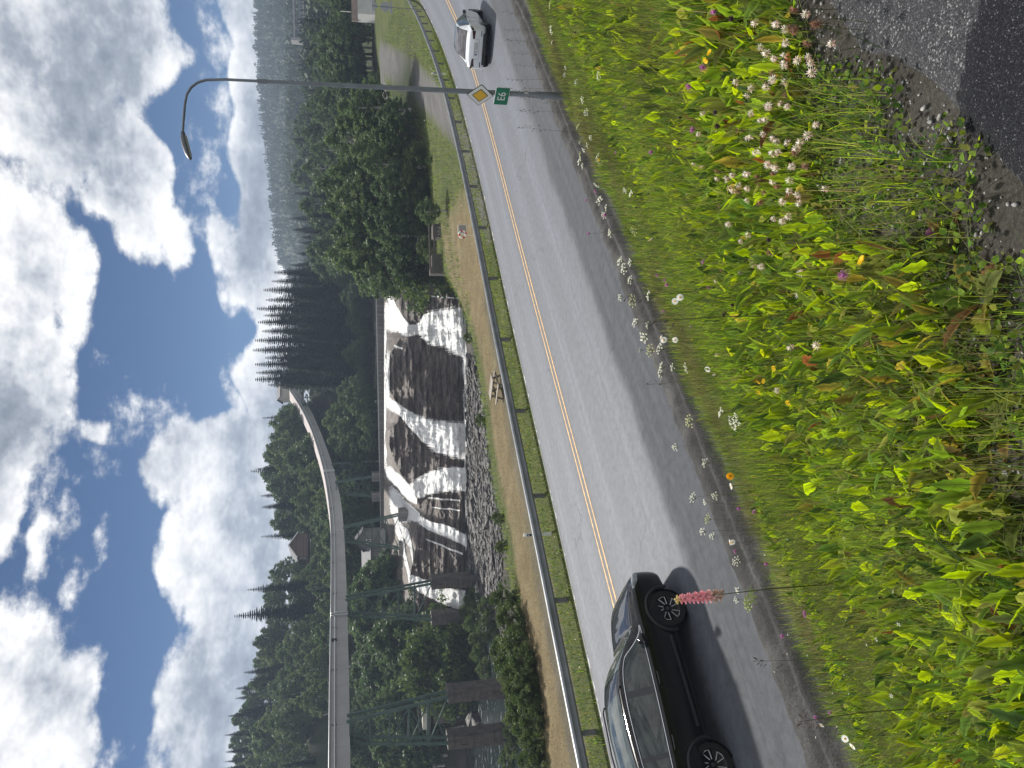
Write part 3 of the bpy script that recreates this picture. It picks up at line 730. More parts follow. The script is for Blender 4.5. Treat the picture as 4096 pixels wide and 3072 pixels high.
for (v0, y0, v1, y1, w) in [(1640, 1180, 1850, 1195, 4), (1700, 1990, 1840, 2005, 5), (1720, 2030, 1840, 2040, 4), (1690, 2150, 1850, 2215, 6), (1570, 1380, 1610, 1392, 6)]:
    fall([(v0, y0 - w, y0 + w), (v1, y1 - w, y1 + w)], TM, 8, 60, 0.25, 0.2, 30 + w)
# churned water lying along the foot of the rock
yy = np.linspace(1255, 2470, 240); ee = np.linspace(0, 1, 8); P = []; E = []
for e in ee:
    for y in yy:
        q = onz(1852 + 16 * e + 3 * math.sin(y * 0.05), y, -13.66); P.append(q); E.append(0.9 * math.sin(math.pi * min(1, e * 1.0 + 0.15)) * (0.35 + 0.65 * max(math.exp(-((y - c) / 90) ** 2) for c in (1390, 1770, 1915, 2170, 2400))))
P = np.array(P); n = len(yy); i = np.arange(7 * n).reshape(-1, n)[:, :-1].ravel()
tag(build('foam_on_river', P, np.stack([i, i + 1, i + n + 1, i + n], 1), FM, None, True, attrs=dict(edge=np.array(E), across=P[:, 0], along=P[:, 1])), kind='structure')

# ------------------------------------------------------------------ weir
wa, wb = aty(1505, 1118, 135), aty(1527, 2215, 135)
t = thing('weir', 'long low timber and concrete weir across the river above the falls', 'weir', (wa + wb) / 2)
o0 = (wa + wb) / 2
def loc(p): return np.asarray(p) - o0
mb = MB(); mb.bar(loc(wa + [0, 0.25, -0.75]), loc(wb + [0, 0.25, -0.75]), 0.5, 1.5); mb.build('wall', MAT['oldconcrete'], t)
mb = MB(); mb.bar(loc(wa + [0, 0.15, 0.06]), loc(wb + [0, 0.15, 0.06]), 0.6, 0.12); mb.build('crest', MAT['concrete'], t)
mb = MB()
for k in np.linspace(0.004, 0.996, 210):
    q = wa + (wb - wa) * k; mb.box(loc(q + [0, -0.08, -0.66]), (0.13, 0.12, 1.25 + 0.1 * math.sin(k * 900)))
tag(mb.build('timber_board', MAT['wood'], t), kind='stuff')

# ------------------------------------------------------------------ raised channel bridge on steel towers
ST = [(3160, 1320, 1403, 71), (2890, 1322, 1399, 77), (2465, 1325, 1391, 98), (2180, 1331, 1380, 119), (2030, 1322, 1369, 129), (1960, 1309, 1353, 137), (1890, 1300, 1340, 147),
      (1810, 1277, 1313, 157), (1740, 1255, 1287, 166), (1680, 1231, 1262, 175), (1610, 1193, 1228, 187), (1548, 1150, 1182, 200)]
TOP = np.array([aty(v, y, Y) for (y, v, b, Y) in ST]); BOT = np.array([aty(b, y, Y) for (y, v, b, Y) in ST])
BOT[:, :2] = TOP[:, :2]
def respace(P, n):
    L = np.concatenate([[0], np.cumsum(np.linalg.norm(np.diff(P, axis=0), axis=1))]); q = np.linspace(0, L[-1], n)
    return np.stack([np.interp(q, L, P[:, i]) for i in range(3)], 1)
NP = 45
def smooth3(P):
    Q = np.vstack([2 * P[0] - P[1], P, 2 * P[-1] - P[-2]]); out = []
    for i in range(1, len(Q) - 2):
        for k in range(10):
            t = k / 10; a, b, c, d = Q[i - 1], Q[i], Q[i + 1], Q[i + 2]; out.append(0.5 * ((2 * b) + (c - a) * t + (2 * a - 5 * b + 4 * c - d) * t * t + (3 * b - a - 3 * c + d) * t ** 3))
    out.append(P[-1]); S_ = np.array(out); w = 9; K = np.pad(S_, ((w, w), (0, 0)), 'edge'); return np.stack([np.convolve(K[:, j], np.ones(2 * w + 1) / (2 * w + 1), 'valid') for j in range(3)], 1)
TOP, BOT = smooth3(TOP), smooth3(BOT)
TP, BP = respace(TOP, NP), respace(BOT, NP)
dirs = np.gradient(TP[:, :2], axis=0); dirs /= np.linalg.norm(dirs, axis=1)[:, None]
back = np.stack([-dirs[:, 1], dirs[:, 0], 0 * dirs[:, 0]], 1)      # away from the camera
if back[10] @ np.array([0, 1, 0]) < 0: back = -back
BW = 2.6
bo = TP[NP // 2] * 1.0; bo[2] = BP[:, 2].min()
bridge = thing('channel_bridge', 'long pale concrete channel bridge climbing over the river on green steel towers', 'bridge', bo)
for k in range(NP - 1):
    g = 0.004
    a, b = TP[k] + (TP[k + 1] - TP[k]) * g, TP[k + 1] - (TP[k + 1] - TP[k]) * g
    c, d = BP[k] + (BP[k + 1] - BP[k]) * g, BP[k + 1] - (BP[k + 1] - BP[k]) * g
    w0, w1 = back[k] * BW, back[k + 1] * BW
    V = np.array([c, d, b, a, c + w0, d + w1, b + w1, a + w0]) - bo
    build('side_panel', V, [(0, 1, 2, 3), (5, 4, 7, 6), (4, 5, 1, 0), (4, 0, 3, 7), (1, 5, 6, 2), (3, 2, 6, 7)], MAT['concrete'], bridge)
V = []; F = []
for k in range(NP):
    for (o, h) in ((0.05, 0.0), (0.05, 0.16), (BW - 0.02, 0.16), (BW - 0.02, 0.0)): V.append(TP[k] + back[k] * o + np.array([0, 0, h]) - bo)
for k in range(NP - 1):
    for j in range(3): F.append((4 * k + j, 4 * k + j + 1, 4 * k + j + 5, 4 * k + j + 4))
build('deck', V, F, MAT['pinkconcrete'], bridge)
def pipe(name, off, h, loops, r, label, group):
    pts = []
    tl = np.concatenate([[0], np.cumsum(np.linalg.norm(np.diff(TP, axis=0), axis=1))])
    lp = []
    for ly_ in loops:
        k = int(np.argmin([abs(project(p)[1] - ly_) for p in TP])); lp.append(k)
    for k in range(NP):
        base = TP[k] - back[k] * off + np.array([0, 0, h])
        if k in lp:
            d = np.append(dirs[k], 0) * 0.32; dn = np.array([0, 0, BP[k][2] - TP[k][2] - 0.05 - h])
            o2 = -back[k] * 0.16
            pts += [base - d, base - d + o2, base - d + o2 + dn, base + d + o2 + dn, base + d + o2, base + d]
        else: pts.append(base)
    mb = MB(); mb.tube([p - bo for p in pts], r, 8)
    o = mb.build(name, MAT['whitesteel'], None, True); o.location = tuple(bo)
    return tag(o, label, 'pipe', group)
MAT['whitesteel'] = simple('light_steel', (0.55, 0.56, 0.57), 0.35, 0.6, 0.1, 2)
pipe('pipe', 0.10, 0.10, [2465, 1885], 0.075, 'upper of the two pale pipes along the edge of the channel bridge', 'pipes along the bridge')
pipe('pipe', 0.14, -0.42, [2452, 1893], 0.075, 'lower of the two pale pipes along the side of the channel bridge', 'pipes along the bridge')
mb = MB()
for k in range(2, NP - 1, 3): mb.box(TP[k] - back[k] * 0.06 + [0, 0, -0.35] - bo, (0.1, 0.14, 0.55))
tag(mb.build('pipe_bracket', MAT['polemetal'], bridge), kind='stuff')
mb = MB(); k = int(np.argmin([abs(project(p)[1] - 2560) for p in TP])); mb.box(TP[k] - back[k] * 0.12 + [0, 0, -0.35] - bo, (0.35, 0.2, 0.6)); mb.build('junction_box', MAT['black'], bridge)

def tower(rt, rb, lt_, lb, Y, levels, label, w=0.22, depth=1.6):
    """trestle: battered legs, level struts and crossed braces in two planes"""
    A0, A1, B0, B1 = aty(*rt, Y), aty(*rb, Y), aty(*lt_, Y), aty(*lb, Y)
    zt = max(A0[2], B0[2]) + 0.3; 
    def ext(p, q): d = p - q; return p + d * ((zt - p[2]) / d[2])
    A0, B0 = ext(A0, A1), ext(B0, B1)
    o = (A1 + B1) / 2
    t = thing('bridge_tower', label, 'tower', o, 0, 'steel towers under the channel bridge')
    ax = (A1 - B1); ax[2] = 0; ax /= np.linalg.norm(ax); bk = np.array([-ax[1], ax[0], 0]); bk = bk if bk[1] > 0 else -bk
    for kk, q in enumerate((0.0, depth)):
        sh = bk * q
        for (p, e) in ((A0, A1), (B0, B1)):
            mb = MB(); mb.bar(p + sh - o, e + sh - o, w, w, up=bk); mb.build('leg', MAT['green'], t)
        fr = np.linspace(0.03, 1, levels + 1)
        for k in range(levels + 1):
            p, e = A0 + (A1 - A0) * fr[k] + sh, B0 + (B1 - B0) * fr[k] + sh
            if k < levels or kk == 0:
                if k < levels:
                    mb = MB(); mb.bar(p - o, e - o, w * 0.5, w * 0.55, up=bk); mb.build('strut', MAT['green'], t)
            if k < levels:
                p2, e2 = A0 + (A1 - A0) * fr[k + 1] + sh, B0 + (B1 - B0) * fr[k + 1] + sh
                if kk: continue
                mb = MB(); mb.bar(p - o + bk * 0.05, e2 - o + bk * 0.05, w * 0.42, w * 0.42, up=bk); mb.build('brace', MAT['green'], t)
                mb = MB(); mb.bar(e - o - bk * 0.05, p2 - o - bk * 0.05, w * 0.42, w * 0.42, up=bk); mb.build('brace', MAT['green'], t)
    for (p) in (A1, B1):
        mb = MB(); mb.bar(p - o + bk * 0.0, p - o + bk * depth, w * 0.8, w * 0.8); mb.build('sole_beam', MAT['green'], t)
    return A1, B1, bk, depth
TW = [((1401, 2884), (1791, 2787), (1401, 2974), (1791, 2974), 76, 5, 'nearest green steel tower under the bridge, with open crossed bracing', 0.27, 1.4),
      ((1391, 2398), (1726, 2335), (1398, 2464), (1726, 2480), 98, 5, 'green steel tower standing in the river beside the outermost fall', 0.26, 1.6),
      ((1380, 2112), (1597, 2062), (1384, 2167), (1597, 2197), 119, 4, 'green steel tower on two board-clad piers at the edge of the falls', 0.24, 1.8),
      ((1347, 1929), (1490, 1908), (1355, 1974), (1490, 1988), 137, 4, 'hazy green steel tower standing on piers at the weir', 0.24, 1.8),
      ((1332, 1858), (1480, 1840), (1341, 1900), (1480, 1911), 150, 4, 'far green steel tower just beyond the weir, half hidden by trees', 0.22, 1.8),
      ((1212, 1592), (1250, 1590), (1212, 1630), (1250, 1632), 184, 2, 'small steel trestle under the upper end of the bridge', 0.2, 1.5)]
feet = [tower(*a) for a in TW]

def stone_pier(top, zb, wx, wy, label, bk, courses, lean=0.06):
    """tapered pier of squared stone courses"""
    t = thing('bridge_pier', label, 'pier', (top[0], top[1], zb), 0, 'stone piers under the bridge towers')
    H = top[2] - zb; ch = H / courses; zr = math.atan2(-bk[0], bk[1])
    rnd = random.Random(int(abs(top[0]) * 100))
    for c in range(courses):
        sc = 1 + lean * (courses - c) / courses * 2
        nb = 2
        cut = 0.5 + (0.14 if c % 2 else -0.12) + rnd.uniform(-0.05, 0.05)
        xs = [-wx * sc / 2, -wx * sc / 2 + wx * sc * cut, wx * sc / 2]
        last = c == courses - 1
        if last: xs = [-wx * sc / 2 - 0.06, wx * sc / 2 + 0.06]
        for j in range(len(xs) - 1):
            mb = MB(); g = 0.018
            cx = (xs[j] + xs[j + 1]) / 2; w = xs[j + 1] - xs[j] - g
            off = wy / 2 + rnd.uniform(-0.04, 0.04)
            P = np.array([cx, off, (c + 0.5) * ch]); q = np.array([P[0] * math.cos(zr) - P[1] * math.sin(zr), P[0] * math.sin(zr) + P[1] * math.cos(zr), P[2]])
            mb.box(q, (w, wy * sc, ch - g), zr); mb.build('stone', MAT['stone'], t, bevel=0.03)
    return t
lab = [('stone block pier of the nearest tower, on the waterfall side', 'stone block pier of the nearest tower, on the side away from the waterfall'),
       ('stone pier of the second tower, in the river before the outermost fall', 'stone pier of the second tower, past the outermost fall')]
for k in (0, 1):
    A1, B1, bk, dp = feet[k]; zb = -14.0
    for q, p in enumerate((A1, B1)):
        stone_pier(p - bk * 0.15, zb, 1.25 if k == 0 else 1.4, dp + 0.6, lab[k][q], bk, 9 if k == 0 else 8)
def board_pier(p, h, w, dp, bk, label):
    t = thing('boarded_pier', label, 'pier', (p[0], p[1], p[2] - h), 0, 'board-clad piers under the bridge towers')
    zr = math.atan2(-bk[0], bk[1]); c, s = math.cos(zr), math.sin(zr)
    def rot(P): return np.array([P[0] * c - P[1] * s, P[0] * s + P[1] * c, P[2]])
    mb = MB(); mb.box(rot(np.array([0, dp / 2, h / 2])), (w - 0.1, dp, h), zr); mb.build('core', MAT['oldconcrete'], t)
    nb = 9
    for j in range(nb):
        mb = MB(); mb.box(rot(np.array([-w / 2 + (j + 0.5) * w / nb, -0.04, h / 2])), (w / nb - 0.03, 0.07 + 0.03 * (j % 2), h + 0.15 * math.sin(j * 2.3)), zr); mb.build('board', MAT['wood'], t)
    mb = MB(); mb.box(rot(np.array([0, dp / 2, h + 0.03])), (w + 0.15, dp + 0.2, 0.1), zr); mb.build('cap', MAT['wood'], t)
lb2 = [('weathered board-clad pier of the ledge tower, nearer the middle of the falls', 'weathered board-clad pier of the ledge tower, nearer the grey shed'), ('small boarded pier at the weir, nearer the middle of the river', 'small boarded pier at the weir, nearer the grey sheds')]
for k, (h, w) in ((2, (3.4, 1.9)), (3, (2.0, 1.6))):
    A1, B1, bk, dp = feet[k]
    for q, p in enumerate((A1, B1)): board_pier(p - bk * 0.2, h, w, dp + 0.5, bk, lb2[k - 2][q])

# ------------------------------------------------------------------ buildings
def gable(name, label, o, rz_, L, Wd, wh, rh, wall, roofm, wins, doors=(), trim=None, over=0.35, base=None, basem=None):
    """house: walls with gables, two roof slopes, framed windows, all parts of their own"""
    t = thing(name, label, 'house' if 'house' in name else 'building', o, rz_)
    x, y = L / 2, Wd / 2
    V = [(-x, -y, 0), (x, -y, 0), (x, y, 0), (-x, y, 0), (-x, -y, wh), (x, -y, wh), (x, y, wh), (-x, y, wh), (-x, 0, wh + rh), (x, 0, wh + rh)]
    build('wall', V, [(0, 1, 5, 4), (2, 3, 7, 6), (1, 2, 6, 9, 5), (3, 0, 4, 8, 7), (3, 2, 1, 0)], wall, t)
    for s in (-1, 1):
        th = 0.16; sl = rh / y
        P = [(-x - over, s * (y + over), wh - sl * over), (x + over, s * (y + over), wh - sl * over), (x + over, 0, wh + rh), (-x - over, 0, wh + rh)]
        P = [(a, b, c + 0.03) for a, b, c in P]; Q = [(a, b, c + th) for a, b, c in P]
        r = build('roof', P + Q, [(0, 1, 2, 3), (7, 6, 5, 4), (0, 4, 5, 1), (1, 5, 6, 2), (2, 6, 7, 3), (3, 7, 4, 0)], roofm, t)
        if trim:
            for e in (-1, 1):
                mb = MB(); mb.bar((e * (x + over + 0.02), s * (y + over), wh - sl * over + 0.05), (e * (x + over + 0.02), 0, wh + rh + 0.05), 0.04, 0.22); mb.build('bargeboard', trim, r)
    for (face, u, z, w, h) in wins:
        f = MB(); gl = MB()
        if face in ('front', 'back'):
            s = -1 if face == 'front' else 1; c = (u, s * (y + 0.02), z); fs, gs = (w, 0.08, h), (w - 0.16, 0.1, h - 0.16)
        else:
            s = 1 if face == 'right' else -1; c = (s * (x + 0.02), u, z); fs, gs = (0.08, w, h), (0.1, w - 0.16, h - 0.16)
        f.box(c, fs); wo = f.build('window', MAT['whitepaint'], t); gl.box(c, gs); gl.build('pane', MAT['glassdark'], wo)
        mb = MB(); mb.box(np.array(c) + np.array([0, 0, 0]), (0.05 if fs[0] > 0.1 else 0.12, 0.12 if fs[0] > 0.1 else 0.05, h - 0.1)); mb.build('mullion', MAT['whitepaint'], wo)
    if base:
        mb = MB(); mb.box((0, 0, -base / 2), (L + 0.1, Wd + 0.1, base)); mb.build('foundation', basem or MAT['concrete'], t)
    return t
mt, N, p = newmat('dark_window_glass'); p.inputs['Base Color'].default_value = (0.03, 0.04, 0.05, 1); p.inputs['Roughness'].default_value = 0.08
N.put(p.inputs['Roughness'], N.maprange(N.noise(N.add('ShaderNodeTexCoord').outputs['Object'], 3, 2, 0.5), 0.3, 0.7, 0.05, 0.14)); MAT['glassdark'] = mt
MAT['brownwall'] = m_planks('brown_boarding', (0.10, 0.062, 0.048), 5.0, 2)
MAT['greywall'] = m_planks('grey_boarding', (0.19, 0.185, 0.18), 5.0, 0)
MAT['roof'] = simple('slate_roof', (0.085, 0.085, 0.095), 0.7, 0.0, 0.25, 1.2, 0.3, 8)
MAT['creamwall'] = simple('cream_render', (0.50, 0.47, 0.40), 0.85, 0.0, 0.2, 0.8, 0.2, 6)
h0 = aty(1236, 2196, 172)
gable('hillside_house', 'brown wooden house with white window frames and dark roof high among the trees', h0, R(-62), 7, 5.0, 2.3, 1.7, MAT['brownwall'], MAT['roof'],
      [('left', 0.0, 1.2, 1.3, 1.2), ('front', 1.5, 1.2, 1.2, 1.2), ('left', 0.0, 2.9, 0.6, 0.6), ('front', -1.8, 1.2, 1.2, 1.2)], trim=MAT['whitepaint'])
b0 = aty(1528, 2282, 132)
gable('riverside_shed', 'long low grey wooden shed on a pale concrete wall beside the falls', b0, R(4), 8.2, 5, 1.9, 1.35, MAT['greywall'], MAT['roof'],
      [('front', 1.0, 1.1, 0.8, 0.9), ('front', -2.3, 1.1, 0.8, 0.9)], base=2.2, basem=MAT['creamwall'])
b1 = aty(1520, 2152, 134)
gable('boathouse', 'grey boarded gable-fronted shed at the end of the weir', b1, R(94), 6, 3.0, 3.0, 1.2, MAT['greywall'], MAT['roof'], [('left', 0.1, 2.0, 0.7, 0.7)], base=0.8)
k0 = aty(1157, 1570, 202)
gable('gatehouse', 'small pale hut with a pitched roof at the upper end of the bridge', k0 + np.array([0, 1, -0.4]), R(20), 3.6, 5.5, 2.4, 1.0, MAT['creamwall'], MAT['roof'], [('front', 0.3, 1.3, 0.7, 0.8)], base=3.0)
# ruined timber and concrete works on the left bank
u0 = aty(1790, 2760, 104); u0[2] = -11.5
t = thing('ruined_works', 'ruined dark timber and concrete works among trees under the bridge', 'ruin', u0)
for (dx, dz, w, h, d, m_) in [(-3.6, 3.6, 3.2, 1.1, 3, 'creamwall'), (0.0, 2.2, 2.2, 1.7, 3, 'oldconcrete'), (3.2, 1.2, 2.6, 2.6, 2.5, 'oldconcrete'), (-3.4, 1.4, 2.6, 2.4, 2.5, 'oldconcrete'), (6.0, 3.0, 3.0, 1.4, 2.5, 'oldconcrete')]:
    mb = MB(); mb.box((dx, 1.5, dz), (w, d, h)); mb.build('concrete_block', MAT[m_], t, bevel=0.05)
for k in range(9):
    mb = MB(); mb.box((1.6 + k * 0.36, 0.2, 5.6), (0.3, 0.1, 1.4 + 0.2 * math.sin(k * 3))); mb.build('board', MAT['wood'], t)
for (a, b) in [((-6, 0, 3.2), (7, 0, 3.4)), ((-5.5, 0, 4.6), (5, 0.2, 4.7)), ((0.6, 0, 0), (0.6, 0, 5.0)), ((-2.2, 0, 0), (-2.2, 0, 4.8)), ((4.6, 0, 0), (4.6, 0, 5.2)), ((-2.2, 0, 2.0), (0.6, 0, 4.6))]:
    mb = MB(); mb.bar(a, b, 0.2); mb.build('beam', MAT['darkwood'], t)
# concrete abutments below the right-hand trees
r0 = onz(1792, 985, -10.0); r0 = aty(1792, 985, 74)
t = thing('concrete_ruin', 'dark old concrete abutments with a rusty rail below the birches beside the falls', 'ruin', r0)
for (V0, V1, ya, yb) in [(1731, 1782, 897, 949), (1728, 1780, 1017, 1071), (1722, 1792, 1071, 1095)]:
    a, b = aty(V1, ya, 74) - r0, aty(V0, yb, 74) - r0; c = (a + b) / 2
    mb = MB(); mb.box((c[0], 0.6, c[2] - 0.6), (abs(a[0] - b[0]), 1.6, abs(a[2] - b[2]) + 1.2)); mb.build('abutment', MAT['oldconcrete'], t, bevel=0.05)
a, b = aty(1716, 893, 74) - r0, aty(1722, 1095, 74) - r0
mb = MB(); mb.bar(a, b, 0.14); mb.build('rail', MAT['stone'], t)
mb = MB(); mb.bar(a + [0, 0, -0.5], b + [0, 0, -0.5], 0.16); mb.build('beam', MAT['darkwood'], t)
mb = MB()
for k in range(14): q = a + (b - a) * (0.5 + k / 28); mb.bar(q, q + [0, 0, -0.5], 0.05)
tag(mb.build('baluster', MAT['stone'], t), kind='stuff')
# white scrawl on the abutment
mb = MB(); cc = aty(1760, 925, 74) - r0
for k, P in enumerate([[(-.45, .25), (-.3, .1), (-.5, -.05), (-.2, -.1)], [(-.1, .3), (-.15, -.2), (.05, -.1), (.05, .2)], [(.15, -.25), (.3, .3), (.4, -.2), (.25, 0), (.45, .05)], [(-.6, -.3), (0, -.28), (.5, -.35)]]):
    mb.tube([cc + np.array([x, -0.22, z]) for x, z in P], 0.02, 4)
mb.build('white_scrawl', MAT['whitepaint'], t)

# far beam bridge and road bridge on the right
q0, q1 = aty(1172, -60, 240), aty(1178, 168, 240)
t = thing('beam_bridge', 'distant steel beam bridge half hidden in the hillside forest', 'bridge', (q0 + q1) / 2)
o = (q0 + q1) / 2
for dz, w in ((0, 0.5), (-1.7, 0.4), (-2.9, 0.5)):
    mb = MB(); mb.bar(q0 - o + [0, 0, dz], q1 - o + [0, 0, dz], w, w); mb.build('girder', MAT['concrete'] if dz != -1.7 else MAT['polemetal'], t)
for k in np.linspace(0.05, 0.95, 6):
    mb = MB(); p_ = q0 + (q1 - q0) * k - o; mb.bar(p_, p_ + [0, 0, -2.9], 0.3); mb.build('post', MAT['polemetal'], t)
mb = MB(); mb.box(q1 - o + [0.3, 0, -2], (0.8, 3, 6)); mb.build('abutment', MAT['concrete'], t)
q0, q1 = aty(1405, -80, 112), aty(1405, 84, 112); o = (q0 + q1) / 2
t = thing('road_bridge', 'pale concrete road bridge with brown parapet beyond the silver car', 'bridge', o)
mb = MB(); mb.box((0, 0, -0.44), (np.linalg.norm(q1 - q0), 0.4, 0.86)); mb.build('parapet', simple('brown_parapet', (0.20, 0.155, 0.135), 0.8, 0, 0.2, 1), t)
mb = MB(); mb.box((0, -0.9, -2.6), (np.linalg.norm(q1 - q0) - 0.2, 2.6, 3.4)); mb.build('deck_edge', simple('glare_pale_pavement', (0.50, 0.50, 0.50), 0.6, 0, 0.15, 0.8), t)  # near-white tone puts the glare on the concrete into its colour
mb = MB(); p_ = aty(1404, 48, 112) - o; mb.tube([p_, p_ + [0, 0, 1.5]], 0.05, 6); mb.build('marker_post', MAT['whitepaint'], t)

# ------------------------------------------------------------------ guard rail, posts, markers
S_RAIL = -4.35
PROF = [(0.0, 0.155), (0.045, 0.135), (0.075, 0.09), (0.075, 0.06), (0.02, 0.025), (0.02, -0.025), (0.075, -0.06), (0.075, -0.09), (0.045, -0.135), (0.0, -0.155)]
PROF2 = PROF + [(a - 0.006, b) for a, b in PROF[::-1]]
tA, tB = 18.0, 166.0
ts = np.arange(tA, tB, 4.0)
rx, ry = at_st(np.array([S_RAIL]), np.array([60.0]))
o = np.array([rx[0], ry[0], -6.2])
rail = thing('guard_rail', 'long galvanised steel guard rail along the river side of the road', 'guard rail', o)
RZ = -5.56
for t0 in ts:
    V = []; F = []; m_ = 9; tt = np.linspace(t0, t0 + 4.08, m_); n = len(PROF2)
    for k, t_ in enumerate(tt):
        for (d, h) in PROF2:
            x, y = at_st(np.array([S_RAIL + d]), np.array([t_])); V.append((x[0] - o[0], y[0] - o[1], RZ + h - 0.012 * (k == m_ - 1) * 0 - o[2] + 0.003 * (int(t0 / 4) % 2)))
    for k in range(m_ - 1):
        for j in range(n): F.append((k * n + j, (k + 1) * n + j, (k + 1) * n + (j + 1) % n, k * n + (j + 1) % n))
    build('rail_beam', V, F, MAT['steel'], rail)
MAT['railpost'] = simple('post_steel', (0.16, 0.165, 0.17), 0.6, 0.4, 0.25, 4)
for t_ in ts + 0.4:
    x, y = at_st(np.array([S_RAIL - 0.06]), np.array([t_])); i_ = np.argmin(abs(CLA - t_)); ang = math.atan2(CLT[i_, 1], CLT[i_, 0])
    mb = MB(); c = np.array([x[0], y[0], -5.85]) - o
    for (ox, oy, sx, sy) in ((0, 0, 0.14, 0.012), (0, 0.05, 0.012, 0.10), (0, -0.05, 0.012, 0.10)):
        d = np.array([math.cos(ang) * ox - math.sin(ang) * oy, math.sin(ang) * ox + math.cos(ang) * oy, 0])
    mb.box(c, (0.13, 0.10, 0.80), ang); mb.build('post', MAT['railpost'], rail)
for k, t_ in enumerate(ts + 0.4):
    for dz in (0.06, -0.06):
        pass
MAT['reflector'] = simple('amber_reflector', (0.03, 0.03, 0.03), 0.3, 0, 0.1)
for (V, y, label) in ((2095, 2133, 'larger white delineator post behind the rail, nearer the black car'), (1728, 320, 'small white delineator post behind the rail, near the lamp post')):
    x0 = onz(V, y, -5.15); s_, t_ = st_of([x0[0]], [x0[1]])
    x, y2 = at_st(np.array([S_RAIL - 0.22]), t_); i_ = np.argmin(abs(CLA - t_[0])); ang = math.atan2(CLT[i_, 1], CLT[i_, 0]) - math.pi / 2 + 0.55
    dd = ray(V, y); top = (dd * (y2[0] / dd[1]))[2]
    t = thing('delineator_post', label, 'marker post', (x[0], y2[0], -6.2), ang, 'white marker posts along the rail')
    hh = top + 6.2
    mb = MB(); mb.box((0, 0, hh / 2), (0.12, 0.045, hh)); mb.build('body', MAT['whitepaint'], t, bevel=0.01)
    mb = MB(); mb.box((0, -0.026, hh - 0.22), (0.085, 0.008, 0.24)); mb.build('black_band', MAT['black'], t)
    mb = MB(); mb.box((0, -0.031, hh - 0.28), (0.05, 0.006, 0.06)); mb.box((0, -0.031, hh - 0.16), (0.05, 0.006, 0.06)); tag(mb.build('reflector', MAT['whitesteel'], t), kind='stuff')

# ------------------------------------------------------------------ street lamp with its two signs
lb_ = aty(2240, 384, 20.0); lb_[2] -= 0.35
lj = aty(1046, 325, 20.0); 
lamp = thing('street_lamp', 'tall grey street lamp with curved arm rising from the grass bank', 'street lamp', lb_)
mb = MB(); d = lj - lb_
mb.tube([(0, 0, 0), d * 0.12, d * 0.125, d * 0.55, d * 0.995], [0.098, 0.092, 0.072, 0.062, 0.050], 16); mb.build('pole', MAT['polemetal'], lamp, True)
mb = MB(); mb.tube([d * 0.985, d * 1.012], 0.060, 16); mb.build('collar', MAT['polemetal'], lamp, True)
armp = [aty(V, y, 20.0) - lb_ for V, y in ((1046, 325), (900, 318), (825, 320), (790, 330), (764, 350), (747, 378), (739, 420), (734, 480), (730, 535))]
mb = MB(); mb.tube(armp, [0.036, 0.035, 0.034, 0.033, 0.033, 0.032, 0.032, 0.032, 0.032], 12); mb.build('arm', MAT['polemetal'], lamp, True)
hd0, hd1 = aty(730, 528, 20.0) - lb_, aty(764, 640, 20.0) - lb_
ax = (hd1 - hd0); L = np.linalg.norm(ax); ax /= L; sd = np.array([0, 1.0, 0]); up_ = np.cross(ax, sd); up_ = up_ if up_[2] > 0 else -up_
prof = [(0.0, .05, .05, .05), (0.10, .06, .06, .05), (0.16, .10, .085, .05), (0.45, .135, .11, .045), (0.75, .13, .10, .035), (0.93, .09, .06, .02), (1.0, .03, .02, .01)]
V = []; n = 14
for (f, w, h1, h2) in prof:
    for j in range(n):
        a = 2 * math.pi * j / n; hh = h1 if math.sin(a) > 0 else h2
        V.append(hd0 + ax * L * f + sd * w * math.cos(a) + up_ * hh * math.sin(a))
F = [(i * n + j, i * n + (j + 1) % n, (i + 1) * n + (j + 1) % n, (i + 1) * n + j) for i in range(len(prof) - 1) for j in range(n)] + [tuple(range(n))[::-1], tuple((len(prof) - 1) * n + j for j in range(n))]
head = build('lamp_head', V, F, simple('lamp_housing', (0.09, 0.10, 0.115), 0.45, 0.3, 0.1), lamp, True)
V = []
for (f, w, h1, h2) in prof[2:6]:
    for j in range(9):
        a = math.pi + math.pi * j / 8; V.append(hd0 + ax * L * f + sd * w * 0.85 * math.cos(a) + up_ * (h2 + 0.02) * math.sin(a))
F = [(i * 9 + j, i * 9 + j + 1, (i + 1) * 9 + j + 1, (i + 1) * 9 + j) for i in range(3) for j in range(8)]
build('lens', V, F, simple('lamp_lens', (0.45, 0.45, 0.42), 0.2, 0, 0.1), head, True)
mb = MB(); mb.box(d * 0.16 + [0, -0.1, 0.0], (0.02, 0.03, 0.10)); mb.build('number_tag', MAT['whitepaint'], lamp)

def mesh_text(txt, size, mat, name, parent, depth=0.002, align='CENTER'):
    cu = bpy.data.curves.new(name, 'FONT'); cu.body = txt; cu.size = size; cu.align_x = align; cu.align_y = 'CENTER'; cu.extrude = depth
    ob = bpy.data.objects.new(name, cu); col.objects.link(ob)
    dg = bpy.context.evaluated_depsgraph_get(); me = bpy.data.meshes.new_from_object(ob.evaluated_get(dg))
    bpy.data.objects.remove(ob); me.materials.clear(); me.materials.append(mat)
    o = bpy.data.objects.new(name, me); col.objects.link(o); o.parent = parent
    return o
def rounded(w, h, r, n=5):
    P = []
    for (cx, cy, a0) in ((w / 2 - r, h / 2 - r, 0), (-w / 2 + r, h / 2 - r, 90), (-w / 2 + r, -h / 2 + r, 180), (w / 2 - r, -h / 2 + r, 270)):
        for k in range(n + 1): a = R(a0 + 90 * k / n); P.append((cx + r * math.cos(a), cy + r * math.sin(a)))
    return P
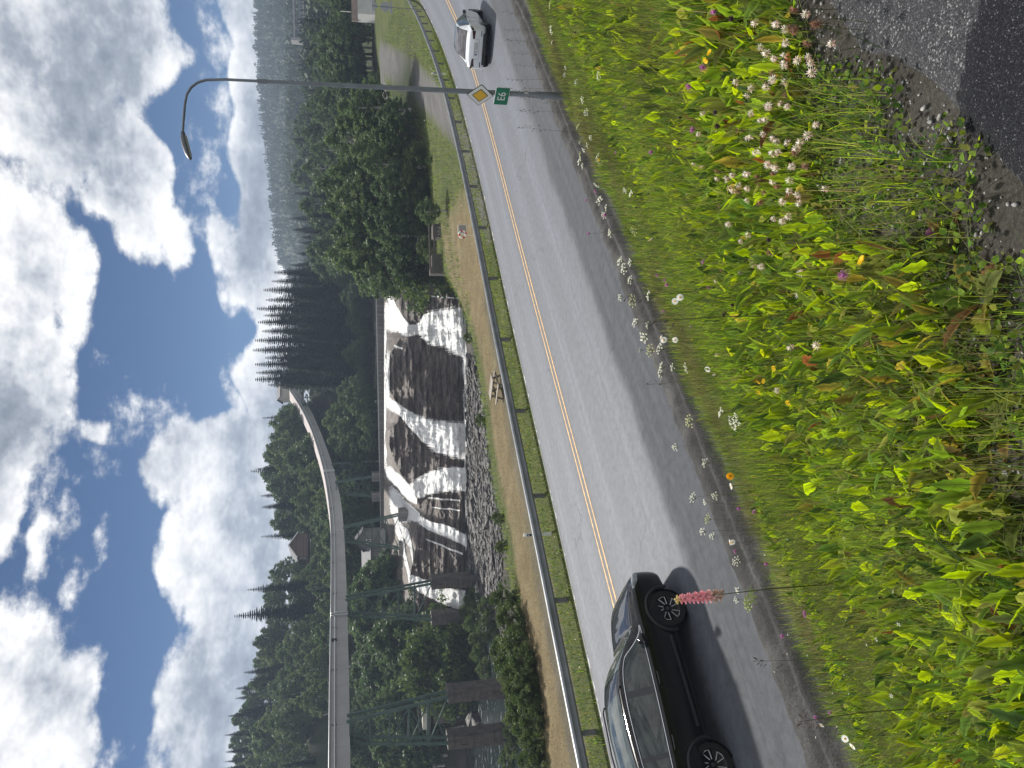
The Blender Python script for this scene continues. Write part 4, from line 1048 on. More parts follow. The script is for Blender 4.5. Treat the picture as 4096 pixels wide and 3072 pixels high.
def plate(P2, z0, z1, name, mat, parent):
    n = len(P2); V = [(x, -z0, y) for x, y in P2] + [(x, -z1, y) for x, y in P2]
    F = [tuple(range(n))[::-1], tuple(range(n, 2 * n))] + [(j, (j + 1) % n, n + (j + 1) % n, n + j) for j in range(n)]
    return build(name, V, F, mat, parent)
def diamond(w, r):
    return [(x * math.cos(R(45)) - y * math.sin(R(45)), x * math.sin(R(45)) + y * math.cos(R(45))) for x, y in rounded(w, w, r)]
nrm = np.array([-0.90, -0.44]); SANG = math.atan2(nrm[0], -nrm[1])    # turns the -Y face of a sign to that direction
polec = lambda z: lb_ + d * ((z - lb_[2]) / d[2])
MAT['signgreen'] = simple('sign_green', (0.004, 0.16, 0.085), 0.35, 0, 0.05)
MAT['signyellow'] = simple('sign_yellow', (0.72, 0.42, 0.03), 0.4, 0, 0.05)
zc = aty(1919, 378, 20.0)[2]; q = polec(zc)
sg = thing('priority_sign', 'yellow and white diamond priority road sign on the lamp post', 'road sign', (q[0], q[1] - 0.0, zc), -SANG * -1)
plate(diamond(0.52, 0.04), 0.10, 0.115, 'black_rim', MAT['black'], sg)
plate(diamond(0.49, 0.035), 0.1155, 0.119, 'white_field', MAT['whitepaint'], sg)
plate(diamond(0.315, 0.03), 0.1195, 0.122, 'black_line', MAT['black'], sg)
plate(diamond(0.275, 0.02), 0.1225, 0.125, 'yellow_field', MAT['signyellow'], sg)
mb = MB(); mb.box((0, -0.05, 0), (0.16, 0.11, 0.04)); mb.build('clamp', MAT['polemetal'], sg)
zc = aty(2006, 378, 20.0)[2]; q = polec(zc)
sg2 = thing('route_sign', 'green route number sign reading E6 on the lamp post', 'road sign', (q[0], q[1], zc), SANG)
plate(rounded(0.60, 0.39, 0.03), 0.10, 0.115, 'white_border', MAT['whitepaint'], sg2)
plate(rounded(0.575, 0.365, 0.025), 0.1155, 0.120, 'green_field', MAT['signgreen'], sg2)
tx = mesh_text('E6', 0.30, MAT['whitepaint'], 'lettering', sg2); tx.rotation_euler = (R(90), 0, 0); tx.location = (0, -0.122, 0); tx.data.transform(Matrix.Translation((0, 0, 0)))
mb = MB(); mb.box((0, -0.05, 0), (0.16, 0.11, 0.04)); mb.build('clamp', MAT['polemetal'], sg2)

# signs seen from behind, right edge
g0 = aty(1600, 32, 66); gz = float(land([g0[0]], [g0[1]])[0])
t = thing('road_sign', 'back of a grey yield sign with a round and a small sign below', 'road sign', (g0[0], g0[1], gz), R(-20))
def zz(V): return aty(V, 32, 66)[2] - gz
MAT['signback'] = simple('sign_back_grey', (0.33, 0.35, 0.37), 0.5, 0.3, 0.08)
plate([(-0.44, zz(1489)), (0.44, zz(1489)), (0.0, zz(1515))], -0.02, -0.035, 'triangle_plate', MAT['signback'], t)
r_ = (zz(1522) - zz(1559)) / 2; zc = (zz(1522) + zz(1559)) / 2
plate([(r_ * math.cos(2 * math.pi * k / 28), zc + r_ * math.sin(2 * math.pi * k / 28)) for k in range(28)], -0.02, -0.035, 'round_plate', MAT['signback'], t)
plate([(-0.46, zz(1569)), (0.46, zz(1569)), (0.46, zz(1560)), (-0.46, zz(1560))], -0.02, -0.035, 'small_plate', MAT['signback'], t)
mb = MB(); mb.tube([(0, 0.0, -0.3), (0, 0.0, zz(1487))], 0.03, 8); mb.build('post', MAT['polemetal'], t)

# ------------------------------------------------------------------ picnic table and lifebuoy
b0 = onz(2006, 1548, -8.0); bz = float(land([b0[0]], [b0[1]])[0])
t = thing('picnic_table', 'weathered wooden picnic table with fixed benches on the worn lay-by', 'picnic table', (b0[0], b0[1], bz), R(143))
MAT['table'] = m_planks('grey_table_wood', (0.26, 0.225, 0.185), 3.0, 1)
for k in range(4):
    mb = MB(); mb.box((0, -0.29 + k * 0.195, 0.66), (1.5, 0.18, 0.05)); mb.build('top_plank', MAT['table'], t)
for s in (-1, 1):
    for k in range(2):
        mb = MB(); mb.box((0, s * (0.60 + 0.13 * k), 0.40), (1.5, 0.12, 0.05)); mb.build('bench_plank', MAT['table'], t)
    for e in (-0.48, 0.48):
        mb = MB(); mb.bar((e, s * 0.18, 0.64), (e, s * 0.55, 0.0), 0.07, 0.12); mb.build('leg', MAT['table'], t)
for e in (-0.53, 0.53):
    mb = MB(); mb.box((e, 0, 0.35), (0.05, 1.4, 0.10)); mb.build('bench_beam', MAT['table'], t)
    mb = MB(); mb.box((e, 0, 0.61), (0.05, 0.70, 0.06)); mb.build('top_beam', MAT['table'], t)

l0 = onz(1897, 906, -7.9); lz_ = float(land([l0[0]], [l0[1]])[0]); Yb = l0[1]
t = thing('lifebuoy_stand', 'white tube stand with a grey board beside the mown field', 'stand', (l0[0], l0[1], lz_), 0)
def lp(V, y): q = aty(V, y, Yb); return np.array([q[0] - l0[0], 0, q[2] - lz_])
mb = MB(); mb.tube([(0, 0, -0.1), lp(1868, 900), lp(1832, 900), lp(1832, 936)], 0.022, 8); mb.build('frame', MAT['whitepaint'], t)
mb = MB(); q = lp(1850, 917); mb.box(q + [0, 0.03, 0], (0.62, 0.02, 0.50)); mb.build('board', MAT['signback'], t)
mb = MB(); mb.tube([lp(1866, 900), lp(1866, 940)], 0.015, 6); mb.tube([lp(1866, 940), lp(1893, 942)], 0.015, 6); mb.build('brace', MAT['whitepaint'], t)
q = lp(1850, 938); n1_, n2_ = 32, 10
V = []; Rr, rr = 0.24, 0.068
for a in range(n1_):
    for b in range(n2_):
        A, B = 2 * math.pi * a / n1_, 2 * math.pi * b / n2_
        V.append(((Rr + rr * math.cos(B)) * math.cos(A), rr * math.sin(B), (Rr + rr * math.cos(B)) * math.sin(A)))
F = [(a * n2_ + b, a * n2_ + (b + 1) % n2_, ((a + 1) % n1_) * n2_ + (b + 1) % n2_, ((a + 1) % n1_) * n2_ + b) for a in range(n1_) for b in range(n2_)]
tb = thing('lifebuoy', 'red and white lifebuoy ring hanging on its white stand', 'lifebuoy', (l0[0] + q[0], l0[1] - 0.08, lz_ + q[2]))
o = build('ring', V, F, [simple('buoy_white', (0.75, 0.75, 0.74), 0.5), simple('buoy_red', (0.55, 0.03, 0.03), 0.5)], tb, True, midx=[1 if (f // n2_) % 8 < 3 else 0 for f in range(n1_ * n2_)])
mb = MB(); mb.box((0.05, 0.02, 0), (0.14, 0.05, 0.34)); mb.build('line_bag', MAT['whitepaint'], tb)

# ------------------------------------------------------------------ trees
def quads(C, A, B):
    """leaf quads from centres and two half axes"""
    n = len(C); V = np.stack([C - A, C - B * 0.75, C + A, C + B * 0.75], 1).reshape(-1, 3)
    return V, np.arange(4 * n).reshape(n, 4)
def rdir(n, r):
    v = r.normal(size=(n, 3)); return v / np.linalg.norm(v, axis=1)[:, None]
def broadleaf(seed, h, w, base, nclump=150, nleaf=42, ls=0.17, cols=((0.034, 0.064, 0.026), (0.075, 0.118, 0.044)), birch=False, lean=0.0):
    r = np.random.default_rng(seed)
    mb = MB(); tr = [np.array([0, 0, -0.4])]; rad = [0.022 * h + 0.03]
    for k in range(1, 7):
        tr.append(np.array([0.03 * h * fbm(k * 0.7, seed * 1.3, 0, 2, seed) + lean * k, 0.03 * h * fbm(k * 0.7, seed * 2.7, 5, 2, seed), h * 0.92 * k / 6])); rad.append((0.022 * h + 0.02) * (1 - k / 6.6))
    mb.tube(tr, rad, 7)
    nl = 11
    ends = []
    for k in range(nl):
        f = 0.22 + 0.6 * k / nl; i = int(f * 6); p = tr[i] + (tr[i + 1] - tr[i]) * (f * 6 - i)
        a = k * 2.4 + r.uniform(-0.4, 0.4); L = w * (0.5 + 0.4 * r.random()) * (1 - 0.45 * f)
        q = p + np.array([math.cos(a) * L, math.sin(a) * L, L * r.uniform(0.35, 0.9)]); m_ = (p + q) / 2 + np.array([0, 0, -0.08 * L])
        mb.tube([p, m_, q], [rad[i] * 0.45, rad[i] * 0.3, 0.015], 5, False); ends.append(q)
    c = []
    while len(c) < nclump:
        p = r.uniform(-1, 1, 3)
        d = np.linalg.norm(p)
        if d > 1 or d < 0.25: continue
        if r.random() > 0.25 + 0.75 * d: continue
        zz_ = base + (h - base) * (p[2] * 0.5 + 0.5)
        prof = math.sin(math.pi * min(1, max(0.02, (p[2] * 0.5 + 0.5))) ** 0.75) ** 0.7
        lump = 1 + 0.35 * float(fbm(p[0] * 1.6 + seed, p[1] * 1.6, p[2] * 1.6, 2, seed))
        c.append((p[0] * w * prof * lump * 1.05, p[1] * w * prof * lump * 1.05, zz_))
    c = np.array(c); cr = (0.55 + 0.5 * r.random(nclump)) * (0.10 * w + 0.32)
    C = (c[:, None] + rdir(nclump * nleaf, r).reshape(nclump, nleaf, 3) * (cr[:, None] * r.random((nclump, nleaf)) ** 0.45)[..., None] * np.array([1, 1, 0.7])).reshape(-1, 3)
    n = len(C); A = rdir(n, r); B = np.cross(A, rdir(n, r)); B /= np.linalg.norm(B, axis=1)[:, None] + 1e-9
    sz = ls * r.uniform(0.6, 1.3, n)[:, None]
    V, F = quads(C, A * sz, B * sz)
    ct = np.repeat(r.random(nclump), nleaf) * 0.6 + r.random(n) * 0.4
    tint = np.array(cols[0]) * (1 - ct[:, None]) + np.array(cols[1]) * ct[:, None]
    return mb, V, F, np.repeat(tint, 4, 0)
def spruce(seed, h, w, nwh=50, cols=((0.016, 0.032, 0.020), (0.046, 0.074, 0.038)), thin=1.0):
    r = np.random.default_rng(seed); mb = MB(); mb.tube([(0, 0, -0.4), (0, 0, h * 0.5), (0, 0, h * 0.99)], [0.012 * h + 0.05, 0.008 * h + 0.03, 0.015], 6)
    C, A, B = [], [], []; T = []
    for k in range(nwh):
        f = 0.04 + 0.955 * (k / (nwh - 1)) ** 0.9; z0 = h * f; L = w * ((1 - f) ** 0.85) * r.uniform(0.75, 1.15) + 0.16
        nb = int(9 + 5 * (1 - f)); a0 = r.uniform(0, 6.28)
        for j in range(nb):
            if r.random() > thin: continue
            a = a0 + 2 * math.pi * j / nb + r.uniform(-0.2, 0.2); l = L * r.uniform(0.65, 1.15); dr = r.uniform(0.25, 0.55) * (1 - f)
            ax = np.array([math.cos(a), math.sin(a), 0]); sd = np.array([-ax[1], ax[0], 0])
            ns = 5; tn = r.random()
            for q in range(ns):
                u = (q + 0.7) / ns; p = ax * l * u + np.array([0, 0, z0 - dr * l * u * u + 0.10 * l * u])
                ww = l * 0.30 * (1.15 - u) + 0.13
                for s in (-1, 1):
                    C.append(p + sd * s * ww * 0.5 + np.array([0, 0, -0.10 * ww])); A.append((ax * 0.8 + sd * s * 0.6) * ww * 0.95 + np.array([0, 0, -0.2 * ww])); B.append((sd * s * 0.5 - ax * 0.4) * ww * 0.7 + np.array([0, 0, -0.3 * ww])); T.append(tn * 0.5 + 0.5 * r.random())
                C.append(p + np.array([0, 0, -0.22 * ww])); A.append(ax * ww * 0.5); B.append(np.array([0, 0, -0.62 * ww]) + sd * r.uniform(-0.2, 0.2)); T.append(tn * 0.5)
    C, A, B, T = np.array(C), np.array(A), np.array(B), np.array(T)
    V, F = quads(C, A, B); tint = np.array(cols[0]) * (1 - T[:, None]) + np.array(cols[1]) * T[:, None]
    return mb, V, F, np.repeat(tint, 4, 0)
PROTO = {}
def proto(key, gen, barkm, leafm):
    mb, V, F, tint = gen
    tm = mb.build('trunk', barkm); cm = build('crown', V, F, leafm, None, False, attrs={'tint': tint})
    PROTO[key] = (tm.data, cm.data)
    bpy.data.objects.remove(tm); bpy.data.objects.remove(cm)
for k in range(4): proto(('spruce', k), spruce(100 + k, 20, 3.3 + 0.35 * k), MAT['bark'], MAT['needle'])
proto(('oldspruce', 0), spruce(120, 20, 3.9, 38, thin=0.8), MAT['bark'], MAT['needle'])
for k in range(5): proto(('broad', k), broadleaf(200 + k, 10, 3.4 + 0.3 * (k % 3), 1.6, 170, 44, 0.16), MAT['bark'], MAT['leaf'])
for k in range(3): proto(('birch', k), broadleaf(230 + k, 10, 2.6, 2.0, 150, 46, 0.13, ((0.044, 0.076, 0.030), (0.095, 0.145, 0.054))), MAT['birch'], MAT['leaf'])
for k in range(3): proto(('bush', k), broadleaf(260 + k, 3.0, 1.9, 0.1, 70, 60, 0.085, ((0.035, 0.060, 0.018), (0.080, 0.115, 0.034))), MAT['bark'], MAT['leaf'])
for k in range(2): proto(('pale', k), broadleaf(270 + k, 10, 3.0, 1.2, 150, 46, 0.14, ((0.060, 0.092, 0.034), (0.11, 0.15, 0.056))), MAT['bark'], MAT['leaf'])
PH = {'spruce': 20, 'oldspruce': 20, 'broad': 10, 'birch': 10, 'bush': 3.0, 'pale': 10}
NAMES = {'spruce': 'spruce_tree', 'oldspruce': 'spruce_tree', 'broad': 'leafy_tree', 'birch': 'birch_tree', 'bush': 'bush', 'pale': 'leafy_tree'}
rt = random.Random(5)
def tree_at(kind, x, y, h, label, group, z=None, wide=1.0, var=None):
    ks = [k for k in PROTO if k[0] == kind]; k = ks[var % len(ks)] if var is not None else rt.choice(ks)
    z = float(land([x], [y])[0]) if z is None else z
    sc = h / PH[kind]; sw = sc * wide * rt.uniform(0.9, 1.12)
    t = thing(NAMES[kind], label, 'bush' if kind == 'bush' else 'tree', (x, y, z - 0.1), rt.uniform(0, 6.28), group)
    t.scale = (sw, sw, sc)
    part('stem' if kind == 'bush' else 'trunk', PROTO[k][0], t); part('foliage' if kind == 'bush' else 'crown', PROTO[k][1], t)
    return t
def tree_px(kind, y, Vtop, Y, label, group, wide=1.0, z=None, hmin=2.0):
    q = aty(Vtop, y, Y); g = float(land([q[0]], [Y])[0]) if z is None else z
    h = max(hmin, q[2] - g)
    return tree_at(kind, q[0], Y, h, label, group, g, wide)

def bush_px(y, V, h, label, group, wide=1.0, y0=34.0, y1=99.0):
    d = ray(V, y); Y = np.arange(y0, y1, 0.5); P = d[None] * (Y / d[1])[:, None]; g = land(P[:, 0], P[:, 1]); ok = P[:, 2] - g < h
    k = int(np.argmax(ok)) if ok.any() else len(Y) - 1
    return tree_at('bush', P[k, 0], P[k, 1], max(0.6, P[k, 2] - g[k]), label, group, float(g[k]), wide)
# dense spruces above the weir
L1 = 'tall dark spruce in the dense clump above the weir'; G1 = 'spruces above the weir'
for (y, V) in [(1090, 1094), (1125, 1085), (1160, 1052), (1200, 1062), (1235, 1026), (1262, 1052), (1289, 1030), (1325, 1046), (1362, 1018), (1401, 1009), (1432, 1058), (1458, 1018), (1491, 1022), (1518, 1018), (1540, 1070)]:
    tree_px('spruce', y, V, 186 + rt.uniform(-5, 5), L1, G1, 0.9)
L2 = 'dark spruce at the front of the clump above the weir'
for k in range(26):
    y = 1075 + k * 18.5; tree_px('spruce', y + rt.uniform(-8, 8), 1120 + rt.uniform(0, 130), 176 + rt.uniform(-4, 4), L2, G1, 1.0)
L3 = 'low bushy tree on the bank behind the weir'; G3 = 'low trees behind the weir'
for k in range(22):
    tree_px('broad', 1130 + k * 24 + rt.uniform(-8, 8), 1380 + rt.uniform(-30, 60), 168 + rt.uniform(-2, 2), L3, G3, 1.25, hmin=3.0)
# leafy trees left of the spruces, beyond the weir
for (y, V, Y, kd) in [(1600, 1352, 152, 'broad'), (1650, 1300, 158, 'birch'), (1690, 1285, 160, 'pale'), (1725, 1318, 154, 'broad'), (1765, 1305, 158, 'pale'), (1800, 1340, 152, 'broad'), (1560, 1345, 160, 'broad'), (1630, 1400, 148, 'broad'), (1850, 1395, 150, 'birch'), (1700, 1420, 147, 'pale'), (1770, 1430, 146, 'broad'), (1580, 1430, 150, 'broad')]:
    tree_px(kd, y, V, Y, 'leafy green tree behind the weir, under the upper bridge', 'leafy trees behind the weir', 1.15)
for (y, V, Y, wd, lb) in [(1672, 1046, 205, 0.8, 'slim spruce standing alone above the upper bridge'), (1886, 1001, 196, 0.95, 'tall spruce leaning up above the bend of the bridge'), (2147, 1041, 182, 0.85, 'spruce beside the brown house on the hill'),
                          (2465, 935, 165, 1.0, 'tallest ragged spruce above the bridge'), (2360, 984, 168, 0.9, 'sparse old spruce with bare branches above the bridge')]:
    tree_px('oldspruce', y, V, Y, lb, None, wd)
BRY = sorted((a[0], a[3]) for a in ST)
def behind_bridge(y, Y): return max(Y, float(np.interp(y, [b[0] for b in BRY], [b[1] for b in BRY])) + 15)
# wooded hillside above the bridge: skyline given by these heights
SKY = ([1560, 1640, 1700, 1760, 1830, 1900, 1980, 2060, 2150, 2230, 2300, 2400, 2500, 2600, 2700, 2800, 2900, 3000, 3100], [1150, 1110, 1105, 1098, 1085, 1075, 1100, 1090, 1075, 1150, 1105, 1080, 1060, 1025, 1020, 985, 950, 930, 920])
LH = {'broad': 'leafy tree on the wooded hillside above the bridge', 'spruce': 'spruce on the wooded hillside above the bridge', 'pale': 'paler leafy tree on the wooded hillside above the bridge', 'birch': 'light green birch on the wooded hillside above the bridge'}
for k in range(64):
    y = 1640 + (k + rt.random()) * 1470 / 64
    if 2120 < y < 2260: continue
    kd = 'spruce' if (y > 2650 and rt.random() < 0.6) or rt.random() < 0.12 else rt.choice(['broad', 'broad', 'birch', 'pale'])
    tree_px(kd, y, np.interp(y, *SKY) + rt.uniform(-35, 12) - (25 if kd == 'spruce' else 0), behind_bridge(y, 190 + rt.uniform(-8, 10)), LH[kd], 'trees on the hillside above the bridge', 1.0 if kd != 'spruce' else 0.85, hmin=6)
for row, (Y0, d0) in enumerate([(172, 70), (158, 130), (146, 190)]):
    for k in range(34):
        y = 1700 + (k + rt.random()) * 1410 / 34
        if row < 2 and 2120 < y < 2290: continue
        kd = rt.choice(['broad', 'broad', 'pale', 'birch', 'spruce'])
        V = max(np.interp(y, *SKY) + d0 + rt.uniform(-25, 30), 1240 if 2100 < y < 2300 else 0)
        tree_px(kd, y, V, behind_bridge(y, Y0 + rt.uniform(-5, 5)), LH[kd], 'trees on the hillside above the bridge', 1.05 if kd != 'spruce' else 0.85, hmin=5)
for (y, V, Y) in [(2095, 1235, 158), (2125, 1262, 152), (2160, 1250, 157), (2195, 1255, 155), (2235, 1248, 157), (2270, 1225, 158), (2300, 1200, 160), (2250, 1280, 148), (2180, 1290, 148), (2110, 1180, 176), (2275, 1150, 172)]:
    tree_px('broad', y, V, Y, 'leafy tree below the brown house on the hill', 'trees below the brown house', 1.2, hmin=3)
# below the bridge on the left bank
LB = 'dark leafy tree on the far bank under the bridge'
for k in range(30):
    y = 2330 + (k + rt.random()) * 780 / 30
    tree_px(rt.choice(['broad', 'broad', 'birch']), y, 1400 + rt.uniform(-30, 60), 128 + rt.uniform(-5, 5), LB, 'trees below the bridge', 1.1, hmin=5)
for k in range(18):
    y = 2470 + (k + rt.random()) * 640 / 18
    if 2690 < y < 2800: continue
    tree_px(rt.choice(['broad', 'birch']), y, 1490 + rt.uniform(-30, 110), 112 + rt.uniform(-4, 4), LB, 'trees below the bridge', 1.1, hmin=4)
for k in range(7):
    y = 1990 + k * 22; tree_px('broad', y, 1420 + rt.uniform(-10, 20), 145, 'small tree behind the boarded piers', 'small trees behind the boarded piers', 1.1, hmin=3)
for (y, V) in [(2560, 1640), (2610, 1660), (2660, 1690), (2720, 1655), (2770, 1700), (2590, 1730), (2690, 1745), (2640, 1600), (2740, 1610)]:
    tree_px('bush', y, V, 101, 'bush growing in front of the ruined works', 'bushes in front of the ruined works', 0.8)
# right-hand trees beside the falls
LR = 'bushy birch on the river bank between falls and lamp post'; GR = 'birches between falls and lamp post'
for (y, V, Y, kd, wd) in [(424, 1349, 84, 'birch', 1.35), (490, 1335, 86, 'pale', 1.2), (560, 1300, 88, 'birch', 1.2), (600, 1395, 82, 'pale', 1.1), (655, 1420, 80, 'birch', 1.0), (690, 1310, 90, 'birch', 1.1), (735, 1264, 94, 'birch', 1.2), (790, 1330, 88, 'pale', 1.1), (830, 1300, 92, 'birch', 1.2), (880, 1350, 88, 'broad', 1.1), (930, 1310, 92, 'birch', 1.2), (980, 1340, 90, 'pale', 1.1), (1020, 1300, 96, 'birch', 1.2), (1060, 1345, 92, 'birch', 1.0), (1085, 1420, 94, 'broad', 0.9),
                         (850, 1470, 82, 'broad', 1.0), (940, 1480, 84, 'birch', 1.0), (1020, 1500, 86, 'broad', 1.0), (750, 1480, 80, 'broad', 1.1), (540, 1480, 79, 'broad', 1.2), (460, 1500, 80, 'broad', 1.1), (1090, 1560, 88, 'bush', 1.0), (700, 1600, 78, 'bush', 1.1), (620, 1610, 77, 'bush', 1.0), (790, 1640, 79, 'bush', 1.1), (900, 1640, 82, 'bush', 1.1), (990, 1660, 80, 'bush', 1.0)]:
    tree_px(kd, y, V, Y, LR if kd != 'bush' else 'dark bush under the birches between falls and lamp post', GR if kd != 'bush' else 'bushes under the birches', wd)
tree_px('birch', 842, 1652, 68, 'small pale birch standing in front of the dark trees', None, 1.5)
LS = 'leafy tree in the deep wood behind the lamp post'; GS = 'trees of the wood behind the lamp post'
for k in range(22):
    y = -60 + (k + rt.random()) * 480 / 22; tree_px(rt.choice(['broad', 'birch', 'broad']), y, 1300 + rt.uniform(-40, 60), 122 + rt.uniform(-4, 6), LS, GS, 1.15, hmin=4)
for k in range(24):
    y = -60 + (k + rt.random()) * 1150 / 24; tree_px(rt.choice(['broad', 'birch', 'spruce']), y, 1215 + rt.uniform(-20, 50), 160 + rt.uniform(-10, 12), LS, GS, 1.1, hmin=5)
for k in range(30):
    y = -60 + (k + rt.random()) * 1180 / 30; tree_px(rt.choice(['broad', 'spruce', 'spruce']), y, 1165 + rt.uniform(-10, 45) + max(0, (1172 + 45 - 1165) if y < 190 else 0), 235 + rt.uniform(-15, 20), LS, GS, 1.1, hmin=6)
# bushes along the river bank, lower left, and single ones on the terrace edge
LBU = 'willow bush on the river bank beside the tower piers'; GBU = 'willow bushes beside the tower piers'
for (y, V, h, wd) in [(2400, 1850, 2.4, 1.0), (2450, 1830, 2.6, 1.0), (2500, 1850, 2.4, 1.0), (2560, 1868, 2.4, 1.0), (2620, 1880, 2.2, 1.0), (2680, 1900, 2.0, 1.0), (2430, 1905, 2.0, 1.0), (2490, 1915, 2.0, 1.1), (2550, 1935, 1.8, 1.0), (2610, 1950, 1.8, 1.0), (2660, 1965, 1.8, 1.0), (2710, 1990, 1.7, 1.0), (2760, 2005, 1.6, 1.0), (2820, 2012, 1.5, 1.1), (2880, 2010, 1.6, 1.1), (2930, 2005, 1.6, 1.1), (2990, 2012, 1.6, 1.1), (3045, 1990, 1.8, 1.1), (2480, 1975, 1.6, 1.0), (2570, 1995, 1.5, 1.0), (2650, 2025, 1.4, 1.0), (2730, 2045, 1.3, 1.0), (2810, 2060, 1.3, 1.0), (2890, 2065, 1.3, 1.0), (2970, 2070, 1.3, 1.0), (3050, 2060, 1.5, 1.0), (2400, 1950, 1.6, 1.0)]:
    bush_px(y, V, h, LBU, GBU, wd)
for (y, V, Y, lb) in [(1680, 1932, 50, 'small green bush on the bank edge between picnic table and marker post'), (2069, 2016, 44, 'small round bush on the bank edge beside the larger marker post'), (2187, 2022, 43, 'wider green bush on the bank edge past the larger marker post'), (1350, 1862, 57, 'small grassy bush at the bank edge below the nearest fall'), (640, 1740, 74, 'low bush at the foot of the track'), (300, 1470, 112, 'dark round bush beside the track bend'), (130, 1425, 118, 'dark bush at the foot of the road bridge')]:
    tree_px('bush', y, V, Y, lb, None, 0.9, hmin=0.8)

# ------------------------------------------------------------------ far wooded hills
def hill_z(x, y):
    ridge = np.interp(x / 0.65, [-1500, -500, 100, 190, 330, 480, 620, 900, 1600], [40, 45, 70, 132, 148, 160, 168, 185, 200]) * 0.54
    f = sstep(230, 800, y); z = 2 + ridge * f + 7 * fbm(x * 0.009, y * 0.009, 0, 4, 91) * sstep(230, 330, y) * (1 - 0.75 * sstep(650, 800, y))
    return z + 9 * sstep(310, 400, y) * (1 - sstep(400, 580, y))
gx, gy = np.meshgrid(np.arange(-1000, 1051, 18), np.arange(300, 911, 12))
hx, hy = gx.ravel(), gy.ravel(); hz = hill_z(hx, hy); n = gx.shape[1]
i = np.arange((gx.shape[0] - 1) * n).reshape(-1, n)[:, :-1].ravel()
tag(build('hill', np.stack([hx, hy, hz], 1), np.stack([i, i + 1, i + n + 1, i + n], 1), MAT['woodfloor'], None, True), kind='structure')
r = np.random.default_rng(31)
N_ = 13000
px = r.uniform(-60, 560, N_ * 3); py = 195 * (850 / 195) ** r.random(N_ * 3)
px = px * py / 900.0 * 1.6
ok = (np.abs(px / py) < 0.75) & (px / py > 0.02)
px, py = px[ok][:N_], py[ok][:N_]; near_ = (py < 335) & (np.abs(px) < 148); pz = np.where(near_, land(px, py), hill_z(px, py)) - 0.3
ok = (py > 300) | (px / py > 0.10); px, py, pz = px[ok], py[ok], pz[ok]
hh = r.uniform(4, 9, len(px)) * (1 + 0.35 * fbm(px * 0.01, py * 0.01, 0, 3, 92)); ww = hh * r.uniform(0.16, 0.28, len(px)); conif = r.random(len(px)) < 0.7
Vs, Fs, Ts = [], [], []; base = 0
tn_all = np.clip(0.5 * r.random(len(px)) + 0.45 + 0.6 * fbm(px * 0.008, py * 0.008, 0, 3, 93), 0, 1); c0, c1 = np.array((0.014, 0.026, 0.014)), np.array((0.040, 0.062, 0.028))
def forest_quads(sel, nl, nb):
    """ragged little crowns: drooping sprays on spruces, tufts on leafy trees"""
    global base
    x, y, z, h, w, cf, tn = px[sel], py[sel], pz[sel], hh[sel], ww[sel], conif[sel], tn_all[sel]; m_ = len(x)
    for lv in range(nl):
        f = (lv + 0.5) / nl; a0 = r.uniform(0, 6.28, m_)
        for j in range(nb):
            a = a0 + 2 * np.pi * (j + r.uniform(-0.2, 0.2, m_)) / nb
            rad = np.where(cf, w * 1.25 * (1 - f) ** 0.85 + 0.12, w * 1.5 * np.sin(np.pi * (0.15 + 0.8 * f)) ** 0.6) * r.uniform(0.65, 1.2, m_)
            zc = z + h * np.where(cf, 0.06 + 0.90 * f, 0.25 + 0.7 * f) + r.uniform(-0.03, 0.03, m_) * h
            e = np.stack([np.cos(a), np.sin(a), 0 * a], 1); sd = np.stack([-np.sin(a), np.cos(a), 0 * a], 1); up_ = np.array([0, 0, 1.0])
            C = np.stack([x, y, zc], 1) + e * (rad * 0.55)[:, None]; hs = np.where(cf, h / nl * 0.75, h / nl * 0.7) * r.uniform(0.7, 1.3, m_)
            A = e * (rad * 0.55)[:, None] - up_ * (hs * np.where(cf, 0.55, 0.1))[:, None]; B_ = sd * (rad * 0.5)[:, None] + up_ * (hs * 0.75)[:, None] * np.where(r.random(m_) < 0.5, 1, -1)[:, None]
            V, F = quads(C, A, B_); Vs.append(V); Fs.append(F + base); base += len(V)
            Ts.append(np.repeat((c0 + (c1 - c0) * np.clip(tn + r.uniform(-0.2, 0.2, m_), 0, 1)[:, None]), 4, 0))
nearf = py < 330
forest_quads(nearf, 8, 5); forest_quads(~nearf & (py < 530), 4, 4); forest_quads(py >= 530, 3, 3)
tag(build('hillside_forest', np.concatenate(Vs), np.concatenate(Fs), MAT['needle'], None, False, attrs={'tint': np.concatenate(Ts)}), 'dense dark forest covering the far hillside', 'forest', kind='stuff')
# pale rock ledges on the hillside
MAT['paleRock'] = m_rock('pale_rock', (0.20, 0.20, 0.21), (0.34, 0.34, 0.35), (0.1, 0.1, 0.6), 0.8, 0.5)
for k, (y, V) in enumerate([(480, 1136), (540, 1140), (610, 1137), (660, 1146), (720, 1142), (800, 1148), (905, 1146)]):
    q = aty(V, y, 380); q[2] = float(hill_z(np.array([q[0]]), np.array([380.0]))[0]) + 6
    rr_ = np.random.default_rng(900 + k); nx, nz_ = 14, 5; L, Hh = rr_.uniform(5, 11), rr_.uniform(0.8, 2.0)
    V_ = []
    for a in range(nx):
        for b in range(nz_): 
            e = max(0.0, math.sin(math.pi * a / (nx - 1))) ** 0.5
            V_.append((L * (a / (nx - 1) - 0.5), -1.2 * (1 - b / nz_) + rr_.uniform(-0.6, 0.6) + b * 0.6, -8 + (Hh * e * rr_.uniform(0.4, 1.2) + 8 + rr_.uniform(-0.4, 0.4)) * b / (nz_ - 1)))
    F_ = [(a * nz_ + b, (a + 1) * nz_ + b, (a + 1) * nz_ + b + 1, a * nz_ + b + 1) for a in range(nx - 1) for b in range(nz_ - 1)]
    o = build('rock_ledge', V_, F_, MAT['paleRock'], None, False); o.location = tuple(q)
    tag(o, 'bare pale rock ledge in the forest on the far hillside', 'rock', 'rock ledges on the far hillside')

